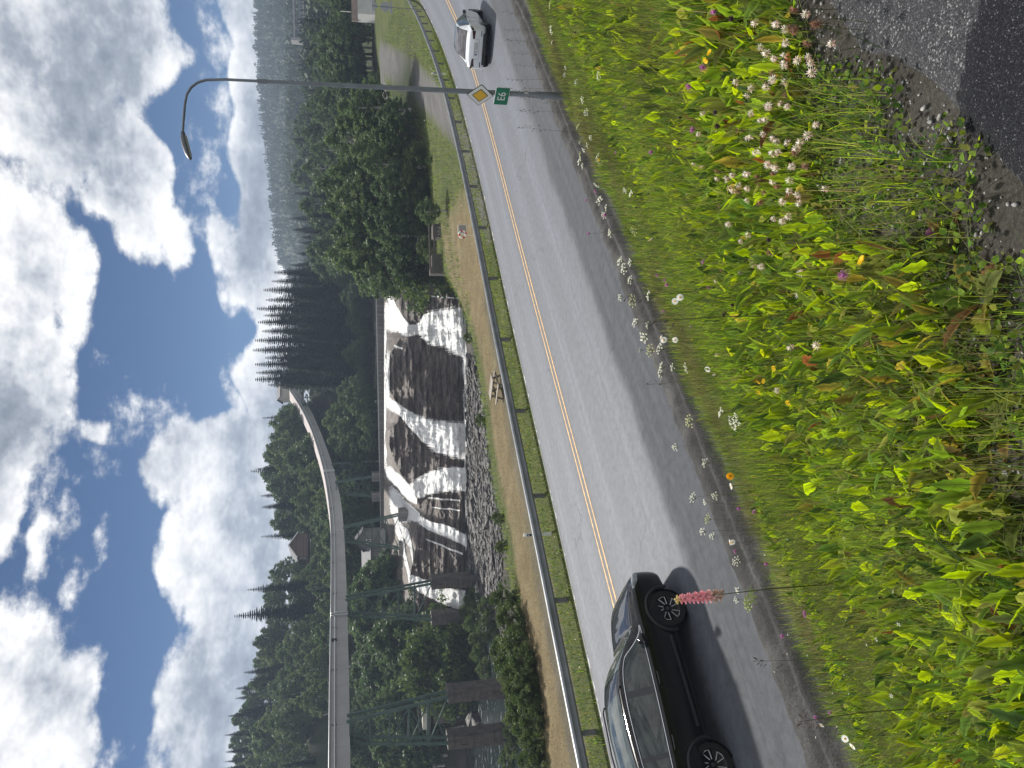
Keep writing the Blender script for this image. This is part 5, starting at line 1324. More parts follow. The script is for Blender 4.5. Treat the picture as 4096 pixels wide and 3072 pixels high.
# ------------------------------------------------------------------ boulders on the river shore
def boulder_mesh(seed, flat, n=9, m_=6):
    r = np.random.default_rng(seed); V = []
    for a in range(m_ + 1):
        for b in range(n):
            th, ph = math.pi * a / m_, 2 * math.pi * b / n; d = np.array([math.sin(th) * math.cos(ph), math.sin(th) * math.sin(ph), math.cos(th)])
            rr = 1 + 0.5 * float(fbm(d[0] * 1.3 + seed, d[1] * 1.3, d[2] * 1.3, 2, seed)); d = np.sign(d) * np.abs(d) ** 0.75
            V.append(d * rr * np.array([1.25, 0.8, flat]))
    F = [(a * n + b, (a + 1) * n + b, (a + 1) * n + (b + 1) % n, a * n + (b + 1) % n) for a in range(m_) for b in range(n)]
    o = build('boulder', V, F, MAT['boulder'], None, False); me = o.data; bpy.data.objects.remove(o); return me, np.array(V), np.array(F)
BM = [boulder_mesh(300 + k, 0.45 + 0.09 * (k % 4)) for k in range(9)]
SM = [boulder_mesh(330 + k, 0.45 + 0.09 * (k % 4), 6, 4) for k in range(9)]
rb = np.random.default_rng(12); cnt = 0; small = ([], [], 0); sv, sf, sb = [], [], 0
while cnt < 290:
    y = rb.uniform(1440, 2560); V = 1862 + 118 * rb.random() ** 0.9
    if V > np.interp(y, [1440, 1500, 1700, 2000, 2300, 2560], [1890, 1925, 1955, 1985, 2010, 2040]): continue
    q = onz(V, y, -13.4)
    if q[1] > 101: continue
    g = float(land([q[0]], [q[1]])[0]); sc = 0.20 + 0.42 * rb.random() ** 2.0
    me = BM[rb.integers(9)][0]; o = bpy.data.objects.new('boulder', me); col.objects.link(o)
    o.location = (q[0], q[1], g + 0.12 * sc); o.rotation_euler = (rb.uniform(-0.25, 0.25), rb.uniform(-0.25, 0.25), rb.normal() * 0.5); o.scale = (sc * 1.3, sc, sc)
    tag(o, 'dark angular boulder on the shore below the falls', 'boulder', 'boulders on the river shore'); cnt += 1
for k in range(3400):
    y = rb.uniform(1420, 2750); V = 1858 + 150 * rb.random(); q = onz(V, y, -13.4)
    if q[1] > 101 or q[1] < 50: continue
    g = float(-13.45); _, bv, bf = SM[rb.integers(9)]; sc = 0.10 + 0.22 * rb.random() ** 2; a = rb.normal() * 0.6
    c, s_ = math.cos(a), math.sin(a); Vv = bv * sc * np.array([1.35, 1, 0.9]) @ np.array([[c, s_, 0], [-s_, c, 0], [0, 0, 1]]) + np.array([q[0], q[1], g + 0.08])
    sv.append(Vv); sf.append(bf + sb); sb += len(bv)
SVp = np.concatenate(sv); gz_ = land(SVp[:, 0], SVp[:, 1]); SVp[:, 2] += gz_ + 13.45
tag(build('shore_stones', SVp, np.concatenate(sf), MAT['boulder']), 'dark stones strewn over the river shore', 'stones', kind='stuff')
for (y, V, sc, lb) in [(2880, 1902, 1.5, 'large dark boulder in the rapids between the tower piers'), (2895, 1912, 0.9, 'reddish boulder lying beside the large dark one in the rapids'), (2020, 1900, 0.9, 'biggest pale-topped boulder on the shore below the falls')]:
    q = onz(V, y, -13.5); o = bpy.data.objects.new('boulder', BM[3][0]); col.objects.link(o); o.location = (q[0], q[1], -13.5); o.scale = (sc, sc, sc); o.rotation_euler = (0.2, 0.1, y)
    tag(o, lb, 'boulder')

# ------------------------------------------------------------------ the air between here and the hills
hb = MB(); hb.box((25, 430, 62), (2300, 1000, 164))
mt = bpy.data.materials.new('haze_air'); mt.use_nodes = True; N = NT(mt.node_tree)
N.n.remove(mt.node_tree.nodes['Principled BSDF'])
pv = N.add('ShaderNodeVolumePrincipled'); pv.inputs['Color'].default_value = (0.62, 0.76, 1.0, 1); pv.inputs['Density'].default_value = 0.00042; pv.inputs['Anisotropy'].default_value = 0.2
out = [q for q in N.n if q.type == 'OUTPUT_MATERIAL'][0]; N.l.new(pv.outputs[0], out.inputs['Volume'])
tag(hb.build('haze', mt), 'thin blue haze in the air over the valley', 'haze', kind='stuff')

# ------------------------------------------------------------------ cars
def pchip(xs, ys):
    xs, ys = np.array(xs, float), np.array(ys, float)
    h = np.diff(xs); d = np.diff(ys) / h; m_ = np.zeros(len(xs))
    for k in range(1, len(xs) - 1):
        if d[k - 1] * d[k] > 0: w1, w2 = 2 * h[k] + h[k - 1], h[k] + 2 * h[k - 1]; m_[k] = (w1 + w2) / (w1 / d[k - 1] + w2 / d[k])
    m_[0], m_[-1] = d[0], d[-1]
    def f(x):
        x = np.clip(np.asarray(x, float), xs[0], xs[-1]); k = np.clip(np.searchsorted(xs, x) - 1, 0, len(xs) - 2)
        t = (x - xs[k]) / h[k]; a, b = ys[k], ys[k + 1]
        return (2 * t ** 3 - 3 * t ** 2 + 1) * a + (t ** 3 - 2 * t ** 2 + t) * h[k] * m_[k] + (-2 * t ** 3 + 3 * t ** 2) * b + (t ** 3 - t ** 2) * h[k] * m_[k + 1]
    return f
def paint(name, c, metal=0.0, rough=0.25, coat=1.0, spec=0.5):
    mt, N, p = newmat(name)
    n = N.noise(N.add('ShaderNodeTexCoord').outputs['Object'], 900, 2, 0.5)
    c = np.array(c); N.put(p.inputs['Base Color'], N.ramp(n, [(0.35, tuple(c * 0.9)), (0.65, tuple(c * 1.1))]))
    p.inputs['Metallic'].default_value = metal; p.inputs['Roughness'].default_value = rough
    p.inputs['Coat Weight'].default_value = coat; p.inputs['Coat Roughness'].default_value = 0.02; p.inputs['Specular IOR Level'].default_value = spec
    return mt
def glassmat(name, c, rough=0.03):
    mt, N, p = newmat(name); N.put(p.inputs['Base Color'], N.ramp(N.noise(N.add('ShaderNodeTexCoord').outputs['Object'], 2.5, 3, 0.6), [(0.35, tuple(np.array(c) * 0.6)), (0.65, tuple(np.array(c) * 1.5))]))
    p.inputs['Roughness'].default_value = rough; p.inputs['Specular IOR Level'].default_value = 0.7
    return mt
CM = dict(blackpaint=paint('black_car_paint', (0.003, 0.003, 0.004), coat=0.8, spec=0.1), silver=paint('silver_car_paint', (0.74, 0.76, 0.78), 0.2, 0.3),
          glass=glassmat('tinted_glass', (0.045, 0.055, 0.052)), plastic=simple('black_plastic', (0.010, 0.010, 0.011), 0.5, 0, 0.2), tyre=simple('tyre_rubber', (0.010, 0.010, 0.010), 0.8, 0, 0.2, 30),
          chrome=simple('bright_trim', (0.75, 0.76, 0.78), 0.15, 1.0, 0.05), seam=simple('panel_gap', (0.003, 0.003, 0.003), 0.9, 0, 0.1), red=glassmat('tail_lamp_red', (0.035, 0.004, 0.005), 0.06),
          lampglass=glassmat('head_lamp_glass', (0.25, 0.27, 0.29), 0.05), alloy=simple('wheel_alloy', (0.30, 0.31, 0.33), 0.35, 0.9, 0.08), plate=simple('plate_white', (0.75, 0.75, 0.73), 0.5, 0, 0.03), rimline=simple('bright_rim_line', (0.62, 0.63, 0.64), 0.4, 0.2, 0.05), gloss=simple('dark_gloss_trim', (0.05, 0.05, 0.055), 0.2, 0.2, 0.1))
class Body:
    def __init__(s, P): s.f = {k: pchip(*v) for k, v in P.items()}; s.L = P['top'][0][-1]
    def sect(s, x):
        """half section, sill to roof centre, as a fine polyline (parameter 0..1)"""
        f = s.f; w, zs, zb, zt, ye, ze = [float(f[k](x)) for k in ('w', 'sill', 'belt', 'top', 'edgey', 'edgez')]
        K = [(0.0, 0.0, zs), (0.08, w * 0.86, zs), (0.13, w * 0.955, zs + 0.05), (0.22, w * 0.985, zs + (zb - zs) * 0.28), (0.33, w * 1.0, zs + (zb - zs) * 0.55), (0.42, w * 0.995, zs + (zb - zs) * 0.80), (0.49, w * 0.972, zb - 0.015), (0.515, w * 0.945, zb + 0.008),
             (0.62, w * 0.945 + (ye - w * 0.945) * 0.42, zb + (ze - zb) * 0.47), (0.73, ye + (w * 0.945 - ye) * 0.10, zb + (ze - zb) * 0.93), (0.76, ye - 0.012, ze + (zt - ze) * 0.18), (0.82, ye * 0.85, ze + (zt - ze) * 0.55), (0.90, ye * 0.5, ze + (zt - ze) * 0.88), (1.0, 0.0, zt)]
        v, y, z = zip(*K); return pchip(v, y), pchip(v, z)
    def pt(s, x, v, side=-1, off=0.0):
        fy, fz = s.sect(x); y, z = float(fy(v)), float(fz(v))
        if off:
            e = 0.006; y2, z2 = float(fy(min(1, v + e))), float(fz(min(1, v + e))); y1, z1 = float(fy(max(0, v - e))), float(fz(max(0, v - e)))
            t = np.array([0, y2 - y1, z2 - z1]); gx0, gx1 = max(0, x - 0.02), min(s.L, x + 0.02); a0, b0 = s.sect(gx0); a1, b1 = s.sect(gx1)
            q = np.array([gx1 - gx0, float(a1(v)) - float(a0(v)), float(b1(v)) - float(b0(v))])
            n = np.cross(t, q); n /= np.linalg.norm(n) + 1e-9
            return np.array([x + n[0] * off, side * (y + n[1] * off), z + n[2] * off])
        return np.array([x, side * y, z])
    def shell(s, nx=90, nv=44):
        u = np.linspace(0, 1, nx); xs = s.L * (0.5 - 0.5 * np.cos(np.pi * u)) * 0.55 + s.L * u * 0.45; vs = np.linspace(0, 1, nv); V = []
        for x in xs:
            fy, fz = s.sect(x); y, z = fy(vs), fz(vs)
            V += [(x, -a, b) for a, b in zip(y, z)] + [(x, a, b) for a, b in zip(y[-2:0:-1], z[-2:0:-1])]
        m_ = 2 * nv - 2
        F = [(i * m_ + j, i * m_ + (j + 1) % m_, (i + 1) * m_ + (j + 1) % m_, (i + 1) * m_ + j) for i in range(nx - 1) for j in range(m_)]
        F += [tuple(range(m_))[::-1], tuple((nx - 1) * m_ + j for j in range(m_))]
        return V, F
    def patch(s, xs, v0, v1, side=-1, off=0.004, nv=7):
        """a panel lying on the shell between two curves v0(x), v1(x)"""
        V = []; xs = np.asarray(xs)
        for x in xs:
            a, b = v0(x) if callable(v0) else v0, v1(x) if callable(v1) else v1
            for k in range(nv): V.append(s.pt(x, a + (b - a) * k / (nv - 1), side, off))
        F = [(i * nv + k, (i + 1) * nv + k, (i + 1) * nv + k + 1, i * nv + k + 1) for i in range(len(xs) - 1) for k in range(nv - 1)]
        return V, F
    def line(s, pts, side=-1, off=0.003, w=0.006):
        return [s.pt(x, v, side, off) for x, v in pts]
def addp(name, VF, mat, parent, smooth=True, thick=0.0):
    o = build(name, VF[0], VF[1], mat, parent, smooth)
    return o
def wheel(parent, x, y, r, w, side, spokes, dark):
    e = bpy.data.objects.new('wheel', None); col.objects.link(e); e.parent = parent; e.location = (x, y, r)
    mb = MB(); mb.lathe([(r * 0.70, -w / 2), (r * 0.93, -w / 2), (r * 0.99, -w * 0.36), (r, 0), (r * 0.99, w * 0.36), (r * 0.93, w / 2), (r * 0.70, w / 2), (r * 0.68, w * 0.3), (r * 0.68, -w * 0.3), (r * 0.70, -w / 2)], 40, 'y', cap=False); mb.build('tyre', CM['tyre'], e, True)
    rim = MB(); f = side * (w / 2 - 0.02)
    rim.lathe([(0.0, side * (w / 2 - 0.045)), (r * 0.60, side * (w / 2 - 0.055)), (r * 0.69, side * (w / 2 - 0.03)), (r * 0.71, side * (w / 2 - 0.005))], 40, 'y', cap=False)
    ro = rim.build('rim', CM['plastic'] if dark else CM['alloy'], e, True)
    for k in range(spokes):
        a = 2 * math.pi * k / spokes + 0.3
        sp = MB(); yy_ = side * (w / 2 - 0.012)
        def pp(rad, an): return (rad * math.cos(an), yy_, rad * math.sin(an))
        if dark:
            hw = 0.36
            sp.tube([pp(r * 0.24, a - hw * 0.9), pp(r * 0.63, a - hw * 0.72), pp(r * 0.645, a), pp(r * 0.63, a + hw * 0.95), pp(r * 0.24, a + hw * 0.4)], 0.007, 5)
            sp.build('spoke_trim', CM['rimline'], ro)
        else:
            sp.bar(pp(r * 0.12, a), pp(r * 0.68, a + 0.1), 0.03, 0.045, up=(0, 1, 0)); sp.build('spoke', CM['alloy'] if not dark else CM['plastic'], ro)
    hb_ = MB(); hb_.lathe([(0.0, side * (w / 2 - 0.008)), (0.035, side * (w / 2 - 0.012)), (0.045, side * (w / 2 - 0.045))], 16, 'y'); hb_.build('hub_cap', CM['alloy'] if not dark else CM['gloss'], ro, True)
    return e
def arches(body, wheels, r, W_):
    """cut the wheel openings out of the shell"""
    mb = MB()
    for x in wheels:
        for s_ in (-1, 1): mb.lathe([(r, W_ * s_ * 0.58 - 0.0), (r, W_ * s_ * 1.3)] if s_ > 0 else [(r, W_ * s_ * 1.3), (r, W_ * s_ * 0.58)], 40, 'y', (x, 0, r * 0.9))
    c = mb.build('cutter', None)
    m_ = body.modifiers.new('arches', 'BOOLEAN'); m_.object = c; m_.operation = 'DIFFERENCE'; m_.solver = 'EXACT'
    dg = bpy.context.evaluated_depsgraph_get(); me = bpy.data.meshes.new_from_object(body.evaluated_get(dg))
    body.modifiers.clear(); old = body.data; body.data = me; bpy.data.objects.remove(c)
    me.polygons.foreach_set('use_smooth', np.ones(len(me.polygons), bool)); me.set_sharp_from_angle(angle=R(35))

# ---- black SUV on the near lane
SUV = dict(w=([0, .03, .10, .25, .5, 1.0, 2.3, 3.4, 3.9, 4.2, 4.42, 4.56, 4.62, 4.65], [.66, .76, .83, .885, .915, .93, .935, .93, .915, .885, .81, .70, .60, .50]),
    sill=([0, .2, .6, 2, 4.0, 4.45, 4.65], [.46, .38, .30, .27, .27, .27, .36]),
    belt=([0, .1, .4, 1.0, 2.0, 3.2, 3.6, 4.0, 4.3, 4.5, 4.6, 4.65], [.95, 1.03, 1.07, 1.05, 1.01, .985, .985, .955, .90, .82, .74, .66]),
    top=([0, .06, .16, .30, .42, .7, 1.3, 2.0, 2.4, 2.72, 3.05, 3.38, 3.5, 3.8, 4.15, 4.4, 4.56, 4.65], [1.02, 1.12, 1.27, 1.44, 1.50, 1.545, 1.60, 1.625, 1.605, 1.545, 1.39, 1.17, 1.125, 1.085, 1.02, .93, .82, .70]),
    edgey=([0, .15, .4, 1.0, 2.2, 2.7, 3.1, 3.4, 3.6, 4.2, 4.5, 4.65], [.58, .62, .60, .61, .625, .63, .68, .73, .75, .72, .60, .42]),
    edgez=([0, .06, .16, .30, .42, .7, 1.3, 2.0, 2.4, 2.72, 3.05, 3.38, 3.5, 3.8, 4.15, 4.4, 4.56, 4.65], [.985, 1.08, 1.22, 1.38, 1.44, 1.485, 1.535, 1.555, 1.535, 1.475, 1.32, 1.115, 1.075, 1.045, .985, .90, .79, .68]))
B = Body(SUV)
fw = np.array([-4.3, 13.48]); rw = np.array([-6.41, 11.65]); dv = (fw - rw) / np.linalg.norm(fw - rw); rgt = np.array([dv[1], -dv[0]])
XR, XF = 0.92, 0.92 + 2.77
oc = rw - dv * XR - rgt * 0.93
car = thing('parked_suv' if False else 'suv', 'shiny black estate SUV driving on the near lane behind the pink lupin', 'car', (oc[0], oc[1], ROADZ - 0.01), math.atan2(dv[1], dv[0]))
V, F = B.shell(); body = build('body', V, F, CM['blackpaint'], car, True); arches(body, (XR, XF), 0.405, 0.93)
for s_ in (-1, 1):
    # dark lining inside each arch, cladding lip round it
    for x in (XR, XF):
        mb = MB(); mb.lathe([(0.40, s_ * 0.50), (0.402, s_ * 0.90)] if s_ > 0 else [(0.402, s_ * 0.90), (0.40, s_ * 0.50)], 36, 'y', (x, 0, 0.365), cap=False); mb.build('arch_liner', CM['seam'], body)
        pts = [np.array([x + 0.435 * math.cos(a), s_ * (0.935 - 0.0), 0.365 + 0.435 * math.sin(a)]) for a in np.linspace(-0.15, math.pi + 0.15, 26)]
        mb = MB(); mb.tube(pts, 0.034, 6); mb.build('arch_cladding', CM['plastic'], body, True)
    lo = lambda x: 0.527; 
    def up(x): return 0.527 + 0.19 * min(1.0, max(0.02, (3.36 - x) / 0.42)) * min(1.0, max(0.05, (x - 0.42) / 0.35))
    for nm, x0, x1 in (('front_side_window', 2.30, 3.36), ('rear_side_window', 1.20, 2.18), ('quarter_window', 0.46, 1.12)):
        addp(nm, B.patch(np.linspace(x0, x1, 26), lo, up, s_), CM['glass'], body)
    for nm, x0 in (('door_pillar', 2.18), ('door_pillar', 1.12)):
        addp(nm, B.patch(np.linspace(x0, x0 + (0.12 if x0 > 2 else 0.08), 4), lo, up, s_, 0.006), CM['gloss'], body)
    xs = np.linspace(0.46, 3.42, 60)
    mb = MB(); mb.tube([B.pt(x, 0.517, s_, 0.004) for x in xs], 0.009, 5); mb.build('window_trim', CM['chrome'], body, True)
    mb = MB(); mb.tube([B.pt(x, up(x) + 0.012, s_, 0.004) for x in xs], 0.009, 5); mb.build('window_trim', CM['chrome'], body, True)
    for pts in ([(3.44, 0.50), (3.42, 0.42), (3.32, 0.30), (3.28, 0.15)], [(2.24, 0.51), (2.24, 0.3), (2.22, 0.14)], [(1.18, 0.51), (1.15, 0.42), (1.32, 0.28), (1.42, 0.15)]):
        P_ = [B.pt(x, v, s_, 0.0015) for (x0, v0), (x1, v1) in zip(pts[:-1], pts[1:]) for x, v in [(x0 + (x1 - x0) * k / 8, v0 + (v1 - v0) * k / 8) for k in range(9)]]
        mb = MB(); mb.tube(P_, 0.0035, 4); mb.build('panel_gap', CM['seam'], body)
    addp('sill_cladding', B.patch(np.linspace(XR + 0.47, XF - 0.47, 24), 0.10, 0.165, s_, 0.006), CM['plastic'], body)
    addp('door_reflection', B.patch(np.linspace(XR + 0.62, XF - 0.52, 24), lambda x: 0.185 + 0.012 * (x - 1.5), lambda x: 0.215 + 0.014 * (x - 1.5), s_, 0.008), CM['gloss'], body)  # grey gloss strip standing in for the lighter reflection on the lower doors
    for x in (2.42, 1.34):
        mb = MB(); mb.tube([B.pt(x + k, 0.455, s_, o_) for k, o_ in ((-0.11, 0.0), (-0.09, 0.03), (0.0, 0.036), (0.09, 0.03), (0.11, 0.0))], 0.013, 6); mb.build('door_handle', CM['gloss'], body, True)
    # mirror
    c = B.pt(3.12, 0.54, s_) + np.array([0.0, s_ * 0.13, 0.03]); V_, F_ = [], []
    mb = MB(); mb.tube([c + np.array([-0.075, 0, 0]), c + np.array([-0.06, 0, 0]), c + np.array([0.0, 0, 0.0]), c + np.array([0.06, 0, -0.01]), c + np.array([0.10, 0, -0.015])], [0.088, 0.10, 0.098, 0.07, 0.02], 14); mb.build('mirror', CM['blackpaint'], body, True)
    mb = MB(); mb.bar(c + np.array([0, -s_ * 0.17, -0.07]), c + np.array([0.0, 0, -0.05]), 0.07, 0.035); mb.build('mirror_arm', CM['plastic'], body)
    addp('headlamp', B.patch(np.linspace(4.16, 4.52, 12), lambda x: 0.485 - 0.05 * min(1, (x - 4.14) / 0.2), lambda x: 0.515 + 0.03 * min(1, max(0, (x - 4.2)) / 0.2), s_, 0.005), CM['lampglass'], body)
    addp('tail_lamp', B.patch(np.linspace(0.03, 0.42, 12), 0.42, lambda x: 0.49, s_, 0.005), CM['red'], body)
    mb = MB(); mb.tube([B.pt(x, 0.775, s_, 0.01) + np.array([0, 0, h]) for x, h in ((0.75, 0.0), (0.85, 0.035), (1.6, 0.04), (2.35, 0.035), (2.45, 0.0))], 0.016, 6); mb.build('roof_rail', CM['gloss'], body, True)
    wheel(car, XR, s_ * 0.80, 0.365, 0.245, s_, 5, True); wheel(car, XF, s_ * 0.80, 0.365, 0.245, s_, 5, True)
def both(b, xs, v0, off=0.005):
    Va, Fa = b.patch(xs, v0, 1.0, -1, off, 9); Vb, Fb = b.patch(xs, v0, 1.0, 1, off, 9); n_ = len(Va)
    return Va + Vb, Fa + [tuple(n_ + i for i in f[::-1]) for f in Fb]
addp('windscreen', both(B, np.linspace(2.74, 3.42, 18), lambda x: 0.775), CM['glass'], body)
addp('rear_window', both(B, np.linspace(0.09, 0.32, 12), lambda x: 0.79), CM['glass'], body)
addp('roof_glass', both(B, np.linspace(1.05, 2.35, 20), lambda x: 0.83, 0.003), CM['glass'], body)
for x in (3.47,): mb = MB(); mb.tube([B.pt(x, v, -1, 0.002) for v in np.linspace(0.76, 1, 10)] + [B.pt(x, v, 1, 0.002) for v in np.linspace(1, 0.76, 10)][1:], 0.012, 5); mb.build('wiper_cowl', CM['plastic'], body)
for s_ in (-1, 1):
    mb = MB(); mb.tube([B.pt(x, 0.80 - (3.5 - x) * 0.0 - 0.02 * (x - 3.5), s_, 0.001) for x in np.linspace(3.5, 4.42, 16)], 0.0035, 4); mb.build('bonnet_gap', CM['seam'], body)
mb = MB(); mb.box((4.60, 0, 0.62), (0.06, 0.95, 0.16)); mb.build('grille', CM['gloss'], body, bevel=0.02)
mb = MB(); mb.box((4.58, 0, 0.36), (0.08, 1.1, 0.12)); mb.build('front_bumper_grille', CM['plastic'], body, bevel=0.02)
mb = MB(); mb.tube([(0.30, y, 1.505 - 0.05 * abs(y) ** 2) for y in np.linspace(-0.56, 0.56, 13)], 0.03, 6); mb.build('spoiler', CM['blackpaint'], body, True)

# ---- silver saloon driving away past the lamp post
SAL = dict(w=([0, .02, .06, .15, .35, .8, 2.3, 3.5, 4.0, 4.3, 4.55, 4.66, 4.69], [.74, .80, .845, .88, .905, .92, .922, .915, .895, .85, .74, .60, .52]),
    sill=([0, .05, .3, .6, 2, 4.2, 4.69], [.42, .34, .27, .23, .20, .20, .30]),
    belt=([0, .03, .1, .4, 1.0, 2.0, 3.2, 3.7, 4.2, 4.5, 4.69], [.90, .955, .985, 1.0, .985, .94, .90, .87, .78, .68, .55]),
    top=([0, .03, .08, .35, .55, .9, 1.4, 1.9, 2.3, 2.8, 3.2, 3.6, 3.75, 4.2, 4.5, 4.69], [.95, 1.025, 1.06, 1.085, 1.12, 1.25, 1.385, 1.44, 1.445, 1.37, 1.22, 1.02, .97, .84, .72, .60]),
    edgey=([0, .1, .5, 1.0, 1.6, 2.3, 2.8, 3.3, 3.7, 4.3, 4.69], [.62, .68, .67, .615, .585, .58, .60, .68, .72, .62, .44]),
    edgez=([0, .03, .08, .35, .55, .9, 1.4, 1.9, 2.3, 2.8, 3.2, 3.6, 3.75, 4.2, 4.5, 4.69], [.93, 1.0, 1.03, 1.05, 1.075, 1.19, 1.32, 1.375, 1.38, 1.305, 1.155, .965, .925, .815, .70, .58]))
B2 = Body(SAL)
rc = onz(1938, 190, ROADZ)[:2]; hd = np.array([0.60, 0.80]); hd /= np.linalg.norm(hd)
rc = np.array([15.2, 33.6])
car2 = thing('saloon_car', 'silver saloon car driving away past the lamp post', 'car', (rc[0], rc[1], ROADZ - 0.015), math.atan2(hd[1], hd[0]))
V, F = B2.shell(); body = build('body', V, F, CM['silver'], car2, True); XR2, XF2 = 0.95, 3.83; arches(body, (XR2, XF2), 0.365, 0.92)
for s_ in (-1, 1):
    for x in (XR2, XF2):
        mb = MB(); mb.lathe([(0.36, s_ * 0.5), (0.362, s_ * 0.90)] if s_ > 0 else [(0.362, s_ * 0.90), (0.36, s_ * 0.5)], 36, 'y', (x, 0, 0.33), cap=False); mb.build('arch_liner', CM['seam'], body)
        wheel(car2, x, s_ * 0.79, 0.335, 0.24, s_, 9, False)
    def up2(x): return 0.527 + 0.195 * min(1.0, max(0.02, (3.30 - x) / 0.55)) * min(1.0, max(0.03, (x - 0.72) / 0.75))
    for nm, x0, x1 in (('front_side_window', 2.08, 3.30), ('rear_side_window', 0.74, 2.02)):
        addp(nm, B2.patch(np.linspace(x0, x1, 26), 0.527, up2, s_), CM['glass'], body)
    xs = np.linspace(0.74, 3.34, 50); mb = MB(); mb.tube([B2.pt(x, up2(x) + 0.015, s_, 0.003) for x in xs] + [B2.pt(x, 0.517, s_, 0.003) for x in xs[::-1]], 0.014, 5); mb.build('window_trim', CM['plastic'], body, True)
    for pts in ([(2.05, 0.51), (2.05, 0.3), (2.02, 0.14)], [(1.02, 0.51), (1.12, 0.42), (1.38, 0.26), (1.42, 0.14)]):
        P_ = [B2.pt(x, v, s_, 0.0015) for (x0, v0), (x1, v1) in zip(pts[:-1], pts[1:]) for x, v in [(x0 + (x1 - x0) * k / 8, v0 + (v1 - v0) * k / 8) for k in range(9)]]
        mb = MB(); mb.tube(P_, 0.0035, 4); mb.build('panel_gap', CM['seam'], body)
    addp('sill_cladding', B2.patch(np.linspace(XR2 + 0.40, XF2 - 0.40, 20), 0.09, 0.14, s_, 0.006), CM['plastic'], body)
    addp('tail_lamp', B2.patch(np.linspace(0.015, 0.40, 16), lambda x: 0.425 + 0.06 * (x / 0.4), lambda x: 0.497, s_, 0.006), CM['red'], body)
    for x in (2.2, 1.25): mb = MB(); mb.tube([B2.pt(x + k, 0.46, s_, 0.004) for k in (-0.1, 0.0, 0.1)], 0.012, 6); mb.build('door_handle', CM['seam'], body)
    c = B2.pt(3.0, 0.53, s_) + np.array([0, s_ * 0.12, 0.03]); mb = MB(); mb.tube([c + np.array([-0.07, 0, 0]), c + np.array([0, 0, 0]), c + np.array([0.09, 0, -0.01])], [0.085, 0.09, 0.03], 12); mb.build('mirror', CM['gloss'], body, True)
    # rear lamps wrap on to the boot
    mb = MB(); mb.add([(-0.010, s_ * 0.765, 0.77), (-0.012, s_ * 0.42, 0.80), (-0.006, s_ * 0.42, 0.88), (0.002, s_ * 0.765, 0.93), (0.05, s_ * 0.765, 0.77), (0.05, s_ * 0.42, 0.80), (0.05, s_ * 0.42, 0.88), (0.05, s_ * 0.765, 0.93)],
                     [(0, 1, 2, 3), (4, 7, 6, 5), (0, 4, 5, 1), (1, 5, 6, 2), (2, 6, 7, 3), (3, 7, 4, 0)]); mb.build('tail_lamp', CM['red'], body)
    mb = MB(); mb.box((0.0, s_ * 0.66, 0.50), (0.02, 0.22, 0.035)); mb.build('bumper_vent', CM['seam'], body)
addp('windscreen', both(B2, np.linspace(2.72, 3.58, 18), lambda x: 0.775), CM['glass'], body)
MAT['rearglass'] = glassmat('grey_rear_glass', (0.05, 0.045, 0.05), 0.06)  # dark greyish glass, slightly rougher than the other windows
addp('rear_window_rim', both(B2, np.linspace(0.50, 1.80, 26), lambda x: 0.772, 0.004), CM['plastic'], body)
addp('rear_window', both(B2, np.linspace(0.57, 1.74, 24), lambda x: 0.797, 0.009), MAT['rearglass'], body)
addp('roof_glass', both(B2, np.linspace(1.80, 2.66, 16), lambda x: 0.80, 0.003), CM['glass'], body)
mb = MB(); mb.box((0.03, 0, 0.345), (0.10, 1.35, 0.17)); mb.build('diffuser', CM['plastic'], body, bevel=0.03)
P_ = [(-0.004, y, z) for y, z in [(-0.43, 0.845), (-0.42, 0.62), (-0.38, 0.585), (0.38, 0.585), (0.42, 0.62), (0.43, 0.845)]]
mb = MB(); mb.tube(P_, 0.004, 4); mb.build('boot_gap', CM['seam'], body)
pl = MB(); pl.box((-0.012, 0, 0.72), (0.012, 0.53, 0.125)); po = pl.build('number_plate', CM['seam'], body)
pl = MB(); pl.box((-0.019, 0, 0.72), (0.006, 0.50, 0.10)); pf = pl.build('plate_face', CM['plate'], po)
pl = MB(); pl.box((-0.0235, 0.23, 0.72), (0.004, 0.038, 0.098)); pl.build('plate_band', simple('plate_blue', (0.03, 0.06, 0.22), 0.5), po)
tx = mesh_text('ED 16634', 0.098, CM['seam'], 'plate_lettering', po); tx.rotation_euler = (R(90), 0, R(-90)); tx.location = (-0.0235, -0.02, 0.72)

# ------------------------------------------------------------------ the flowering bank in front
rg = np.random.default_rng(77)
def bank_at(x, y):
    s, t = st_of(x, y); return bank_z(s, np.asarray(x).ravel(), np.asarray(y).ravel()), s
_crest = {}
def crest(y):
    """distance at which the bank, seen in this direction, drops away towards the road"""
    k = int(round(y / 24.0))
    if k not in _crest:
        d = ray(2600, k * 24.0); d = d / d[1]; Y = np.arange(2.0, 26, 0.1); P = d[None] * Y[:, None]; z, s = bank_at(P[:, 0], P[:, 1])
        a = np.where((s > 8.0) & (s < 15.5), z / Y, -9); _crest[k] = min(float(Y[int(np.argmax(a))]), float(np.interp(y, [0, 400, 900, 3072], [16, 12, 6.5, 5.5])))
    return _crest[k]
def hit(V, y, h=0.0):
    """where the line of sight meets the bank, or passes h above it; at the crest for what stands out against the road"""
    d = ray(V, y); t = np.arange(1.2, 40, 0.04); P = d[None] * t[:, None]
    z, s = bank_at(P[:, 0], P[:, 1]); ok = (P[:, 2] - z - h < 0)
    k = int(np.argmax(ok)) if ok.any() else len(t) - 1
    Yc = crest(y)
    if h > 0 and (not ok.any() or P[k][1] > Yc * 1.02):
        Q = d * (Yc * rg.uniform(0.8, 1.0) / d[1]); return Q, float(bank_at(np.array([Q[0]]), np.array([Q[1]]))[0][0])
    return P[k], float(z[k])
